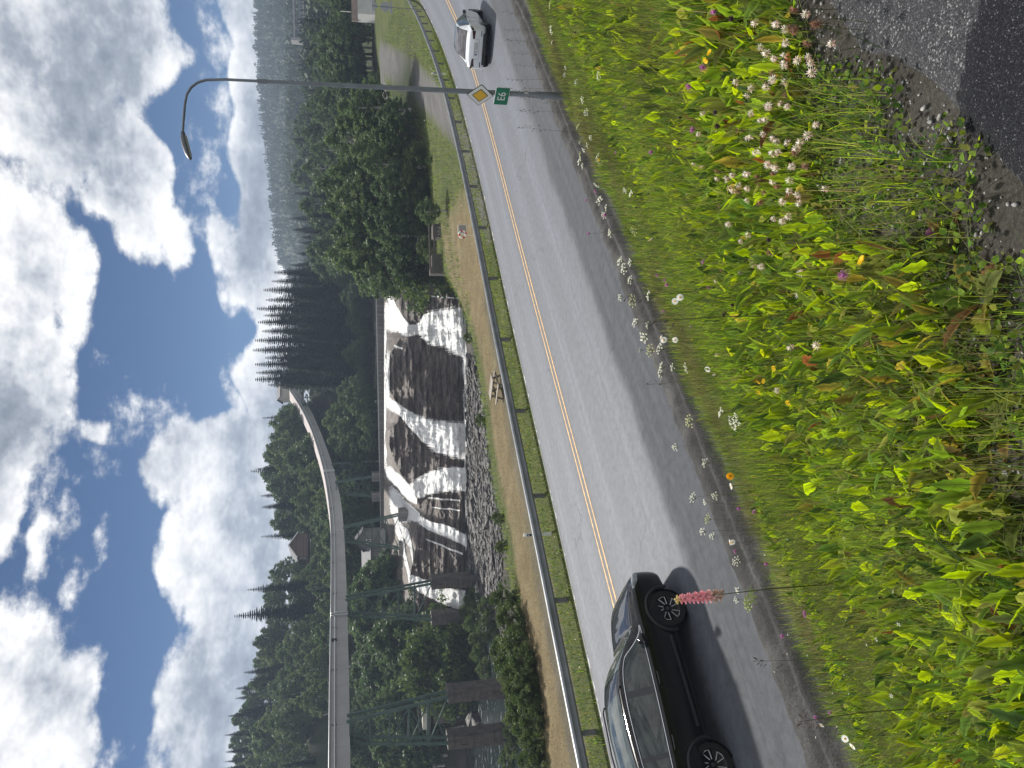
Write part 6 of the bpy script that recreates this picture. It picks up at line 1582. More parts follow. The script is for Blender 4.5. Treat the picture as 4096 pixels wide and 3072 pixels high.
def frustum(P, m_=260):
    V, y, d = project(P); return (V > -m_) & (V < 4096 + m_ * 2) & (y > -m_) & (y < 3072 + m_) & (d > 0.5)
def leaves(base, az, tilt, L, W_, bend, tint, nst=7, tooth=0.22, fold=0.25, rib=0.5, seed=0, shape=0.8, roll=None):
    """many leaves in one go: a folded blade with a toothed rim and a darker midrib"""
    n = len(base); u = np.linspace(0, 1, nst)
    th = tilt[:, None] + bend[:, None] * u[None]
    e = np.stack([np.cos(az), np.sin(az), 0 * az], 1); sd = np.stack([-np.sin(az), np.cos(az), 0 * az], 1)
    dl = L[:, None] / (nst - 1)
    H = np.cumsum(np.concatenate([np.zeros((n, 1)), np.sin(th[:, :-1]) * dl], 1), 1); Z = np.cumsum(np.concatenate([np.zeros((n, 1)), np.cos(th[:, :-1]) * dl], 1), 1)
    C = base[:, None] + e[:, None] * H[..., None]; C[..., 2] += Z
    r = np.random.default_rng(seed)
    w = W_[:, None] * (np.sin(np.pi * np.clip(u, 0.02, 0.985) ** shape)[None] ** 0.8) * (1 + tooth * np.where(np.arange(nst) % 2, 1, -1)[None] * r.uniform(0.4, 1.2, (n, nst)))
    w[:, 0] = W_ * 0.10; w[:, -1] = W_ * 0.04
    nrm = np.stack([-np.cos(th)[..., None] * e[:, None, :2]], 0)[0] if False else None
    upv = -e[:, None] * np.cos(th)[..., None]; upv[..., 2] += np.sin(th)
    if roll is None: roll = r.normal(0, 0.5, n)
    s2 = sd[:, None] * np.cos(roll)[:, None, None] + upv * np.sin(roll)[:, None, None]; u2 = upv * np.cos(roll)[:, None, None] - sd[:, None] * np.sin(roll)[:, None, None]
    A = C + s2 * w[..., None] + u2 * (w * fold)[..., None]; B_ = C - s2 * w[..., None] + u2 * (w * fold)[..., None]
    V = np.stack([A, C, B_], 2).reshape(-1, 3)
    i = (np.arange(n)[:, None] * nst * 3 + np.arange(nst - 1)[None] * 3).ravel()
    F = np.concatenate([np.stack([i, i + 1, i + 4, i + 3], 1), np.stack([i + 1, i + 2, i + 5, i + 4], 1)])
    T = np.repeat(tint[:, None, None], nst, 1).repeat(3, 2).reshape(n, nst, 3, 3).copy()
    T[:, :, 1] *= rib; T *= r.uniform(0.85, 1.15, (n, nst, 1, 1))
    return V, F, T.reshape(-1, 3)
def blades(base, az, tilt, L, W_, bend, tint, nst=4):
    n = len(base); u = np.linspace(0, 1, nst); th = tilt[:, None] + bend[:, None] * u[None]
    e = np.stack([np.cos(az), np.sin(az), 0 * az], 1); sd = np.stack([-np.sin(az), np.cos(az), 0 * az], 1); dl = L[:, None] / (nst - 1)
    H = np.cumsum(np.concatenate([np.zeros((n, 1)), np.sin(th[:, :-1]) * dl], 1), 1); Z = np.cumsum(np.concatenate([np.zeros((n, 1)), np.cos(th[:, :-1]) * dl], 1), 1)
    C = base[:, None] + e[:, None] * H[..., None]; C[..., 2] += Z
    w = W_[:, None] * (1 - 0.92 * u[None] ** 1.5)
    V = np.stack([C + sd[:, None] * w[..., None], C - sd[:, None] * w[..., None]], 2).reshape(-1, 3)
    i = (np.arange(n)[:, None] * nst * 2 + np.arange(nst - 1)[None] * 2).ravel()
    return V, np.stack([i, i + 1, i + 3, i + 2], 1), np.repeat(tint, nst * 2, 0)
def palette(n, cols, wts, jit=0.22, r=rg):
    c = np.array(cols)[r.choice(len(cols), n, p=np.array(wts) / sum(wts))]
    return c * r.uniform(1 - jit, 1 + jit, (n, 1)) * r.uniform(0.93, 1.07, (n, 3))
class Pile:
    def __init__(s): s.V, s.F, s.T, s.n = [], [], [], 0
    def add(s, VFT): s.V.append(VFT[0]); s.F.append(VFT[1] + s.n); s.T.append(VFT[2]); s.n += len(VFT[0])
    def build(s, name, mat, label, cat='grass'):
        return tag(build(name, np.concatenate(s.V), np.concatenate(s.F), mat, None, True, attrs={'tint': np.concatenate(s.T)}), label, cat, kind='stuff')
def scatter(n, dmin, dmax, smin=7.4, smax=15.6):
    """random spots on the bank within the view, by distance from the camera"""
    out = []
    while sum(len(o) for o in out) < n:
        m_ = n * 3; a = rg.uniform(R(-34), R(36), m_); d = np.sqrt(rg.uniform(dmin ** 2, dmax ** 2, m_))
        x, y = np.sin(a) * d, np.cos(a) * d; z, s = bank_at(x, y); P = np.stack([x, y, z], 1)
        ok = (s > smin + 0.5 * fbm(x * 0.8, y * 0.8, 0, 3, 51)) & (s < smax + 0.25 * fbm(x * 3, y * 3, 0, 3, 52)) & frustum(P)
        out.append(P[ok])
        if len(out) > 60: break
    return np.concatenate(out)[:n]
YG, MG, DG, OL, YE, RD = (0.295, 0.400, 0.040), (0.180, 0.285, 0.040), (0.070, 0.130, 0.030), (0.175, 0.205, 0.050), (0.31, 0.27, 0.055), (0.22, 0.10, 0.04)
def up_tilt(n, m_=0.35, s_=0.3): return np.abs(rg.normal(m_, s_, n))

# grass between everything
gp = Pile()
for (n, a, b, l0, l1, w) in ((24000, 1.3, 3.6, 0.08, 0.28, 0.0014), (44000, 3.6, 6.5, 0.14, 0.40, 0.0021), (36000, 6.5, 12, 0.12, 0.34, 0.0036), (36000, 12, 26, 0.12, 0.34, 0.0062)):
    P = scatter(n, a, b); n = len(P); s = st_of(P[:, 0], P[:, 1])[1]
    clump = 0.5 + 0.5 * fbm(P[:, 0] * 1.6, P[:, 1] * 1.6, 0, 3, 53)
    if a < 3.5:
        ss = st_of(P[:, 0], P[:, 1])[0]; keep = rg.random(n) < np.clip(0.35 + 1.0 * clump - 0.45 * sstep(14.6, 15.5, ss), 0.08, 1); P = P[keep]; n = len(P); clump = clump[keep]
    TG = palette(n, [MG, DG, YG, OL, (0.20, 0.17, 0.08)], [4, 6, 1.2, 4, 2.2]); kd = np.clip(fbm(P[:, 0] * 0.7, P[:, 1] * 0.7, 0, 3, 57) * 1.6 + 0.25 * sstep(5, 9, P[:, 0]), 0, 0.85)[:, None]; TG = TG * (1 - kd) + palette(n, [(0.17, 0.145, 0.07), (0.12, 0.12, 0.045)], [1, 1]) * kd
    TG *= (0.8 + 0.45 * fbm(P[:, 0] * 1.3, P[:, 1] * 1.3, 0, 2, 58))[:, None]
    gp.add(blades(P, rg.uniform(0, 6.28, n), up_tilt(n, 0.25, 0.3), rg.uniform(l0, l1, n) * (0.6 + 0.7 * clump), w * rg.uniform(0.6, 1.4, n), rg.normal(0.5, 0.5, n), TG, 4 if a < 2 else 3))
def outside(n, dmax=9.0):
    """spots on the same bank just beside the view"""
    m_ = n * 6; a = rg.uniform(R(-88), R(72), m_); d = np.sqrt(rg.uniform(1.2, dmax ** 2, m_)); x, y = np.sin(a) * d, np.cos(a) * d; z, s = bank_at(x, y); P = np.stack([x, y, z], 1)
    ok = (s > 8.0) & (s < 15.5) & ~frustum(P, 150); return P[ok][:n]
P = outside(16000); n = len(P)
gp.add(blades(P, rg.uniform(0, 6.28, n), up_tilt(n, 0.25, 0.3), rg.uniform(0.12, 0.34, n), 0.0034 * rg.uniform(0.6, 1.4, n), rg.normal(0.5, 0.5, n), palette(n, [MG, DG, YG, OL], [4, 6, 1.2, 4]), 3))
gp.build('bank_grass', MAT['blade'], 'fine green grass growing all over the bank')

# the mass of broad weed leaves
lp_ = Pile()
for (n, a, b, l0, l1, ar, nst) in ((5200, 1.5, 3.4, 0.05, 0.14, 0.14, 8), (14500, 3.4, 6.5, 0.07, 0.19, 0.15, 6), (13000, 6.5, 13, 0.08, 0.18, 0.15, 5)):
    P = scatter(n, a, b, 8.6); n = len(P); dens = fbm(P[:, 0] * 0.9, P[:, 1] * 0.9, 0, 3, 54); sP = st_of(P[:, 0], P[:, 1])[0]
    lim = -0.45 + 0.45 * sstep(6, 12, np.hypot(P[:, 0], P[:, 1])) + 0.50 * sstep(14.7, 15.6, sP) + 0.35 * sstep(10.4, 9.2, sP)
    P = P[dens > lim]; n = len(P)
    L = rg.uniform(l0, l1, n); yel = 0.8 * sstep(14.4, 15.5, st_of(P[:, 0], P[:, 1])[0])
    T = palette(n, [YG, MG, DG, OL, YE, RD], [8, 6, 2.5, 2, 0.25, 0.06]); T2 = palette(n, [YG, OL, YE, MG, RD, (0.2, 0.11, 0.04)], [5, 4, 1.6, 4, 0.3, 0.3]); k = (rg.random(n) < yel)[:, None]
    lp_.add(leaves(P + np.stack([0 * L, 0 * L, rg.uniform(0.0, 0.10, n)], 1), rg.uniform(0, 6.28, n), up_tilt(n, 0.40, 0.32), L, L * ar * rg.uniform(0.7, 1.25, n), rg.normal(0.35, 0.45, n), np.where(k, T2, T), nst, 0.20, 0.28, 0.45, 3))
P = outside(6500); n = len(P); L = rg.uniform(0.09, 0.20, n)
lp_.add(leaves(P, rg.uniform(0, 6.28, n), up_tilt(n, 0.40, 0.32), L, L * 0.15 * rg.uniform(0.7, 1.25, n), rg.normal(0.35, 0.45, n), palette(n, [YG, MG, DG, OL], [8, 6, 2.5, 2]), 5, 0.20, 0.28, 0.45, 4))
lp_.build('broad_leaf_weeds', MAT['broad'], 'mass of upright bright green weed leaves on the bank', 'plants')
# small creeping leaves and clover leaflets
cp_ = Pile()
for (n, a, b, l) in ((15000, 1.3, 3.8, 0.019), (9000, 3.8, 7.0, 0.034)):
    P = scatter(n, a, b, 9.0, 15.68); n = len(P); dens = fbm(P[:, 0] * 2.2, P[:, 1] * 2.2, 0, 3, 56); P = P[dens > -0.25]; n = len(P)
    L = l * rg.uniform(0.6, 1.5, n)
    cp_.add(leaves(P + np.stack([0 * L, 0 * L, rg.uniform(0.0, 0.07, n)], 1), rg.uniform(0, 6.28, n), rg.uniform(0.5, 1.5, n), L, L * 0.42, rg.normal(0.2, 0.4, n), palette(n, [MG, DG, OL, YG], [4, 4, 3, 1]), 4, 0.05, 0.15, 0.8, 5))
cp_.build('creeping_weeds', MAT['broad'], 'small creeping weeds and clover leaves near the path', 'plants')
# stones in the bare soil
sv, sf, sb = [], [], 0
P = scatter(2200, 1.3, 3.0, 14.2, 15.75)
for p in P:
    _, bv, bf = SM[rg.integers(9)]; sc = 0.003 + 0.006 * rg.random() ** 3; a = rg.uniform(0, 6.28); c, s_ = math.cos(a), math.sin(a)
    sv.append(bv * sc @ np.array([[c, s_, 0], [-s_, c, 0], [0, 0, 1]]) + p); sf.append(bf + sb); sb += len(bv)
MAT['pebble'] = simple('pebbles', (0.22, 0.215, 0.21), 0.8, 0, 0.75, 38.0, world=True)
tag(build('pebbles', np.concatenate(sv), np.concatenate(sf), MAT['pebble'], None, True), 'small grey pebbles in the bare soil', 'pebbles', kind='stuff')

# single weed plants one can pick out: rosettes of toothed leaves
LEAFM = []
LC = [YG, YG, (0.24, 0.31, 0.03), MG, OL, YE, (0.25, 0.17, 0.05), (0.26, 0.31, 0.03), (0.17, 0.24, 0.03), (0.24, 0.13, 0.05)]
for k, c in enumerate(LC * 2):
    z1 = np.zeros((1, 3)); V, F, T = leaves(z1, np.zeros(1), np.array([0.12 + 0.05 * (k % 3)]), np.ones(1), np.array([0.13 + 0.02 * (k % 4)]), np.array([0.35 + 0.12 * (k % 5)]), np.array([c], float), 15, 0.16 + 0.05 * (k % 4), 0.26, 0.42, 900 + k, 0.95 + 0.12 * (k % 3), np.zeros(1))
    o = build('leaf', V, F, MAT['broad'], None, True, attrs={'tint': T}); LEAFM.append(o.data); bpy.data.objects.remove(o)
def rosette(p, nl, L, label, group, yel=0.0, spread=0.55, name='dandelion_plant'):
    t = thing(name, label, 'plant', p, rg.uniform(0, 6.28), group)
    for k in range(nl):
        mset = [4, 5, 6, 9, 14, 15, 16, 7] if rg.random() < yel else [0, 1, 2, 3, 7, 8, 10, 11, 12, 13, 17]
        a = 2 * math.pi * k / nl + rg.uniform(-0.5, 0.5); l = L * rg.uniform(0.7, 1.15)
        o = part('leaf', LEAFM[mset[rg.integers(len(mset))]], t, (0.01 * math.cos(a), 0.01 * math.sin(a), -0.005), (0, 0, 0), (l, l * rg.uniform(0.85, 1.2), l))
        o.rotation_euler = (rg.uniform(-0.25, 0.25), abs(rg.normal(spread, 0.25)), a)
    return t
spots = []
def far_enough(p, m_): return all((p[0] - q[0]) ** 2 + (p[1] - q[1]) ** 2 > m_ * m_ for q in spots)
for (lo, hi, n, L, m_, lab, yel, sp) in ((1.55, 2.7, 34, 0.13, 0.14, 'yellowing dandelion rosette in the bare soil beside the path', 0.45, 0.75), (2.7, 4.0, 70, 0.17, 0.13, 'bright green dandelion plant on the upper part of the bank', 0.10, 0.42), (4.0, 6.2, 110, 0.22, 0.17, 'bright green dandelion plant standing along the crest of the bank', 0.04, 0.36)):
    k = 0; cand = scatter(1500, lo, hi, 10.6, 15.5)
    for p in cand:
        if k >= n: break
        if not far_enough(p, m_): continue
        spots.append(p); rosette(p, int(rg.integers(5, 8)), L * rg.uniform(0.65, 1.1), lab, 'dandelion plants on the bank', yel, sp); k += 1
for (V, y, L, lab) in [(3990, 1950, 0.20, 'large yellowing rosette with red stalks at the bottom edge'), (3880, 1680, 0.17, 'ragged yellow green rosette in bare soil'), (4010, 1560, 0.16, 'reddish brown withering rosette at the bottom edge'), (3560, 1720, 0.15, 'toothed green rosette with red midribs in the bare soil'), (3940, 1200, 0.17, 'broad pale green plantain rosette near the path'), (4020, 2740, 0.17, 'yellow green toothed rosette in the corner below the black car')]:
    p, g_ = hit(V, y); rosette(np.array([p[0], p[1], g_]), 9, L, lab, None, 0.6, 0.7)

# ------------------------------------------------------------------ flowers
def tint_mesh(name, parts, mat):
    """parts: list of (V, F, colour)"""
    V, F, T, n = [], [], [], 0
    for (v, f, c) in parts:
        v = np.asarray(v, float); V.append(v); F += [tuple(n + i for i in q) for q in f]; T.append(np.repeat(np.array([c], float), len(v), 0)); n += len(v)
    o = build(name, np.concatenate(V), F, mat, None, False, attrs={'tint': np.concatenate(T)}); me = o.data; bpy.data.objects.remove(o); return me
def spike(p, d, L, w):
    d = np.asarray(d, float); d /= np.linalg.norm(d); s = np.cross(d, [0.3, 0.2, 0.93]); s /= np.linalg.norm(s); u = np.cross(s, d); p = np.asarray(p, float)
    return [p + s * w * 0.35, p - s * w * 0.35, p + d * L * 0.7 - s * w, p + d * L, p + d * L * 0.7 + s * w], [(0, 1, 2, 3, 4)]
def clover_head(seed, c0, c1, r, n=54, droop=0.0):
    q = np.random.default_rng(seed); parts = []
    for k in range(n):
        z = 1 - 1.75 * (k + 0.5) / n; a = k * 2.39996; d = np.array([math.sqrt(max(0, 1 - z * z)) * math.cos(a), math.sqrt(max(0, 1 - z * z)) * math.sin(a), z - droop * (1 - z) * 0.5 + 0.15])
        f, g_ = spike(d * r * 0.30, d + rdir(1, q)[0] * 0.25, r * 0.85 * q.uniform(0.6, 1.2), r * 0.095); f2 = (0.4 + 0.6 * q.random()) if z < 0.15 else q.random() * 0.45
        parts.append((f, g_, np.array(c0) * (1 - f2) + np.array(c1) * f2))
    return parts
def ball_part(r, c, n=8):
    V = [(r * math.sin(math.pi * a / 5) * math.cos(2 * math.pi * b / n), r * math.sin(math.pi * a / 5) * math.sin(2 * math.pi * b / n), r * math.cos(math.pi * a / 5)) for a in range(6) for b in range(n)]
    return V, [(a * n + b, (a + 1) * n + b, (a + 1) * n + (b + 1) % n, a * n + (b + 1) % n) for a in range(5) for b in range(n)], c
WCL = [tint_mesh('flower_head', [ball_part(0.0045, (0.3, 0.32, 0.18))] + clover_head(20 + k, (0.82, 0.80, 0.74), (0.62, 0.36, 0.28), 0.0120, 40, 0.35 + 0.4 * (k % 2)), MAT['petal']) for k in range(4)]
BCL = [tint_mesh('flower_head', [ball_part(0.005, (0.2, 0.12, 0.08))] + clover_head(30 + k, (0.30, 0.17, 0.11), (0.16, 0.08, 0.05), 0.0125, 50, 0.9), MAT['petal']) for k in range(2)]
RCL = [tint_mesh('flower_head', [ball_part(0.006, (0.25, 0.08, 0.2))] + clover_head(40 + k, (0.40, 0.17, 0.33), (0.26, 0.08, 0.20), 0.015, 60), MAT['petal']) for k in range(3)]
DRK = [tint_mesh('flower_head', [ball_part(0.008, (0.035, 0.016, 0.02))] + clover_head(45 + k, (0.06, 0.025, 0.03), (0.03, 0.015, 0.02), 0.012, 40), MAT['petal']) for k in range(2)]
def umbel(seed, R_=0.038, nu=11, c=(0.80, 0.80, 0.72)):
    q = np.random.default_rng(seed); ps = []; st = []
    for k in range(nu):
        a = k * 2.39996; rr = R_ * math.sqrt((k + 0.4) / nu); cc = np.array([rr * math.cos(a), rr * math.sin(a), 0.010 * (1 - (rr / R_) ** 2) + q.uniform(-0.003, 0.003)])
        st.append((np.array([0, 0, -0.03]), cc))
        for j in range(9):
            d = rdir(1, q)[0] * np.array([1, 1, 0.5]) * 0.0062; p = cc + d; w = 0.0024
            ps.append(([p + (w, 0, 0), p + (0, w, 0.001), p - (w, 0, 0), p - (0, w, 0.001)], [(0, 1, 2, 3)], np.array(c) * q.uniform(0.85, 1.05)))
            ps.append(([p + (w, 0, 0), p + (0, 0, w), p - (w, 0, 0), p - (0, 0, w)], [(0, 1, 2, 3)], np.array(c) * q.uniform(0.8, 1.0)))
    for a, b in st:
        mb = MB(); mb.bar(a, b, 0.0008); ps.append((mb.v, mb.f, (0.09, 0.13, 0.04)))
    return ps
UMB = [tint_mesh('umbel', umbel(60 + k, 0.030 + 0.006 * k, 9 + 2 * k, (0.82, 0.82, 0.74) if k < 3 else (0.66, 0.68, 0.42)), MAT['petal']) for k in range(4)]
def daisy(seed, c=(0.86, 0.86, 0.84), cc=(0.65, 0.42, 0.03), r=0.022, n=17):
    ps = [ball_part(r * 0.28, cc)]
    for k in range(n):
        a = 2 * math.pi * k / n; d = np.array([math.cos(a), math.sin(a), 0.1]); f, g_ = spike(d * r * 0.2, d, r * 0.85, r * 0.14); ps.append((f, g_, c))
    return ps
DSY = tint_mesh('flower_head', daisy(1), MAT['petal']); BUT = tint_mesh('flower_head', [ball_part(0.004, (0.6, 0.5, 0.03))] + [(np.array(v) , f, (0.78, 0.55, 0.01)) for k in range(5) for v, f in [spike((0, 0, 0), (math.cos(1.257 * k), math.sin(1.257 * k), 0.55), 0.014, 0.008)]], MAT['petal'])
YDS = tint_mesh('flower_head', daisy(2, (0.80, 0.42, 0.01), (0.5, 0.25, 0.02), 0.022, 24), MAT['petal']); TINY = tint_mesh('flower_head', daisy(3, (0.85, 0.85, 0.85), (0.5, 0.5, 0.2), 0.008, 6), MAT['petal'])
STEMC = {}
def stem_mesh(key, r, c, kink):
    mb = MB(); mb.tube([(0, 0, 0), (kink * 0.5, 0, 0.35), (kink, kink * 0.3, 0.7), (0, 0, 1.0)], [r * 1.2, r, r * 0.9, r * 0.7], 5, False)
    o = build('stem', np.array(mb.v), mb.f, MAT['blade'], None, True, attrs={'tint': np.repeat(np.array([c], float), len(mb.v), 0)}); me = o.data; bpy.data.objects.remove(o); return me
for k in range(4): STEMC[k] = stem_mesh(k, 0.0011, (0.075, 0.11, 0.02), 0.02 * (k - 1.5))
for k in range(4): STEMC[10 + k] = stem_mesh(k, 0.0011, (0.05, 0.035, 0.025), 0.02 * (k - 1.5))
def flower(name, me, V, y, h, label, group, sc=1.0, tilt=0.35, dark=False, cat='flower', face=None, leafy=0):
    P, g_ = hit(V, y, h); hz_ = P[2] - g_
    a = rg.uniform(0, 6.28); off = np.array([math.cos(a), math.sin(a)]) * hz_ * rg.uniform(0, 0.12)
    t = thing(name, label, cat, (P[0] + off[0], P[1] + off[1], g_), 0, group)
    lean = np.array([-off[0], -off[1], hz_])
    q = Vector(lean).to_track_quat('Z', 'Y').to_euler(); L = float(np.linalg.norm(lean))
    part('stem', STEMC[(10 if dark else 0) + int(rg.integers(4))], t, (0, 0, 0), q, (1, 1, L))
    hd_ = part('flower_head', me, t, tuple(lean), (rg.normal(0, tilt), rg.normal(0, tilt), rg.uniform(0, 6.28)), (sc, sc, sc))
    if face is not None: hd_.rotation_euler = (face, rg.normal(0, 0.2), rg.normal(0, 0.3))
    for k in range(leafy):
        f = 0.25 + 0.5 * k / leafy; part('leaf', LEAFM[3 + 5 * (k % 2)], t, tuple(lean * f), (0, 0.7, rg.uniform(0, 6.28)), (0.05, 0.05, 0.05))
    return t
# white clover, thickest towards the right of the bank
n = 0
for k in range(128):
    if k < 96: V, y = rg.normal(3020, 120), rg.normal(600, 210)
    elif k < 112: V, y = rg.normal(3200, 60), rg.normal(150, 90)
    else: V, y = rg.uniform(2800, 3300), rg.uniform(950, 1600)
    if y < 5 or V < 2700: continue
    V = max(V, 2740)
    flower('white_clover', WCL[rg.integers(4)] if rg.random() < 0.85 else BCL[rg.integers(2)], V, y, rg.uniform(0.14, 0.22), 'white clover head fading to pinkish brown on the bank', 'white clover on the bank', rg.uniform(1.05, 1.45))
for (V, y) in [(2290, 240), (2345, 800), (2382, 765), (2760, 360), (2755, 345), (2770, 520), (2857, 46), (2812, 272), (2500, 425), (2604, 610), (2463, 610), (2355, 935), (2628, 1100), (2660, 1120), (2668, 1140), (2655, 1245), (2815, 1050), (2835, 1150), (2765, 1310), (2940, 2205), (2955, 2035), (3018, 2048), (3065, 2255), (3220, 2460), (3218, 2450), (3320, 2850), (3262, 2870), (3130, 2545), (3375, 1100), (2420, 860)]:
    flower('red_clover', RCL[rg.integers(3)], V, y, rg.uniform(0.18, 0.32), 'purple red clover head on a thin stem on the bank', 'red clover on the bank', rg.uniform(0.9, 1.2), dark=rg.random() < 0.4)
for (V, y) in [(2385, 370), (2375, 460), (2300, 130), (2480, 620), (2540, 740), (2595, 775), (2925, 75), (2860, 450), (2870, 505), (2785, 1160), (2895, 1260), (2905, 1250), (2930, 1220), (3075, 960), (2545, 830), (2855, 1150), (2720, 470)]:
    flower('seed_head', DRK[rg.integers(2)], V, y, rg.uniform(0.2, 0.34), 'dark round seed head on a thin stalk on the bank', 'dark seed heads on the bank', 1.0, dark=True)
UM = [(2200, 20), (2205, 120), (2208, 170), (2262, 270), (2258, 300), (2305, 330), (2312, 505), (2330, 400), (2345, 450), (2395, 305), (2362, 550), (2320, 570), (2320, 620), (2335, 600), (2350, 580), (2318, 645), (2330, 665), (2390, 630), (2400, 650), (2385, 740), (2400, 800), (2415, 860), (2425, 830), (2525, 775), (2535, 925), (2480, 1045), (2495, 1075), (2520, 1050), (2520, 1120), (2480, 1190), (2530, 1205), (2595, 1180), (2540, 1290), (2590, 1300), (2575, 1350), (2560, 1400), (2600, 1400), (2640, 1390), (2645, 1470), (2690, 1470), (2745, 1470), (2640, 1500), (2757, 1685), (2885, 1650), (2820, 1850), (2770, 1990), (2820, 2010), (2860, 1985), (2830, 2075), (2810, 2125), (2848, 2145), (2945, 2245), (2950, 2360), (2945, 2400), (2990, 2420), (2928, 1690), (2945, 1685), (2700, 1790), (2500, 760), (2440, 930)]
for k, (V, y) in enumerate(UM):
    flower('cow_parsley', UMB[rg.integers(3)] if k % 6 else UMB[3], V, y, rg.uniform(0.35, 0.55), 'white cow parsley umbel on a tall stalk above the bank', 'cow parsley along the crest of the bank', rg.uniform(0.85, 1.35), 0.25, leafy=2)
for (V, y) in [(2700, 1205), (2720, 1190), (2645, 1350), (2655, 1360), (2700, 1360), (2925, 1945), (2930, 2170), (2920, 2170), (3285, 2900), (3380, 2955), (3410, 2985), (2830, 1478), (2600, 960)]:
    flower('daisy', DSY, V, y, rg.uniform(0.25, 0.4), 'white ox-eye daisy with a yellow centre on the bank', 'ox-eye daisies on the bank', 1.2, 0.7)
for (V, y) in [(3450, 1043), (3035, 1525), (3058, 1525), (3035, 1570), (3155, 1610), (2395, 640), (2825, 240), (2840, 212), (3098, 1472)]:
    flower('buttercup', BUT, V, y, rg.uniform(0.14, 0.3), 'small bright yellow buttercup on the bank', 'buttercups on the bank', 1.25, 0.4)
flower('yellow_daisy', YDS, 2920, 1905, 0.4, 'orange yellow daisy-like flower at the crest of the bank', None, 1.3, face=1.2)
for k in range(22):
    V, y = rg.uniform(3050, 3600), rg.uniform(2150, 2950)
    flower('stitchwort', TINY, V, y, rg.uniform(0.15, 0.28), 'tiny white star-shaped flower in long grass near the black car', 'tiny white flowers in the long grass', 1.2)
flower('lilac_flower', RCL[0], 3725, 930, 0.06, 'pale lilac flower cluster low beside the path', None, 1.0)
# pink lupin standing up against the black car
topp = aty(2706, 2398, 4.1); g_ = float(bank_at(np.array([topp[0]]), np.array([topp[1]]))[0][0]); base_ = np.array([topp[0] + 0.02, topp[1], g_])
H_ = topp[2] - g_
lup = thing('lupin', 'tall pink lupin flower spike standing up in front of the black car', 'flower', base_)
axl = topp - base_
mb = MB(); mb.tube([(0, 0, 0), axl * 0.5 + [0.01, 0, 0], axl], [0.0042, 0.0034, 0.0018], 7); o = build('stem', np.array(mb.v), mb.f, MAT['blade'], lup, True, attrs={'tint': np.repeat([[0.10, 0.12, 0.04]], len(mb.v), 0)})
flor = []
for k, c in enumerate([(0.70, 0.40, 0.44), (0.66, 0.47, 0.46), (0.48, 0.36, 0.30), (0.52, 0.46, 0.22)]):
    f1 = [np.array(v) * np.array([1.25, 0.8, 1.0]) + np.array([0.006, 0, 0.004]) for v in ball_part(0.0072, c)[0]]; f2 = [np.array(v) * np.array([0.8, 0.7, 0.7]) + np.array([0.015, 0, 0.0]) for v in ball_part(0.005, c)[0]]
    flor.append(tint_mesh('floret', [(f1, ball_part(1, c)[1], c), (f2, ball_part(1, c)[1], np.array(c) * 1.1)], MAT['petal']))
f0 = (H_ - 0.30) / H_
for k in range(76):
    u = (k + 0.5) / 76; f = f0 + (1 - f0) * u ** 0.95; a = k * 2.39996; p = axl * f; rr = 0.016 + 0.008 * (1 - u)
    me = flor[2] if u < 0.18 else (flor[1] if u < 0.3 else (flor[3] if u > 0.92 else flor[0])); sc = (1.0 - 0.40 * u) * 1.75 * (0.75 if u < 0.15 else 1)
    part('floret', me, lup, tuple(p + np.array([math.cos(a) * rr * 0.6, math.sin(a) * rr * 0.6, 0])), (0, -0.35, a), (sc, sc, sc))
for k in range(6):
    f = 0.2 + 0.09 * k; a = k * 2.1
    for j in range(7): part('leaf', LEAFM[8], lup, tuple(axl * f + np.array([math.cos(a), math.sin(a), 0.1]) * 0.08), (0, 1.2, a + j * 0.9), (0.06, 0.05, 0.06))
# young leafy shoots at the left crest
for (V, y, h, lb) in [(3040, 2490, 0.30, 'young willow shoot with round grey green leaves beside the lupin'), (3060, 2570, 0.28, 'short shoot with round pale leaves just past the lupin'), (3160, 2620, 0.25, 'leaning reddish leafed sapling shoot'), (3200, 2730, 0.34, 'leaning sapling shoot with pale leaves below the black car'), (2530, 705, 0.25, 'pale pointed-leaf shoot on the slope below the lamp post'), (2960, 2060, 0.25, 'leafy green shoot at the crest of the bank')]:
    P, g_ = hit(V, y, h); t = thing('sapling_shoot', lb, 'plant', (P[0], P[1], g_), rg.uniform(0, 6.28))
    part('stem', STEMC[10], t, (0, 0, 0), (0, 0.15, 0), (1.8, 1.8, h * 1.1))
    for k in range(9): part('leaf', LEAFM[(4 if k % 3 == 0 else 8)], t, (0.15 * h * (0.3 + 0.09 * k), 0, h * (0.3 + 0.08 * k)), (rg.uniform(-0.4, 0.4), rg.uniform(0.5, 1.3), k * 2.4), (0.055, 0.12, 0.055))
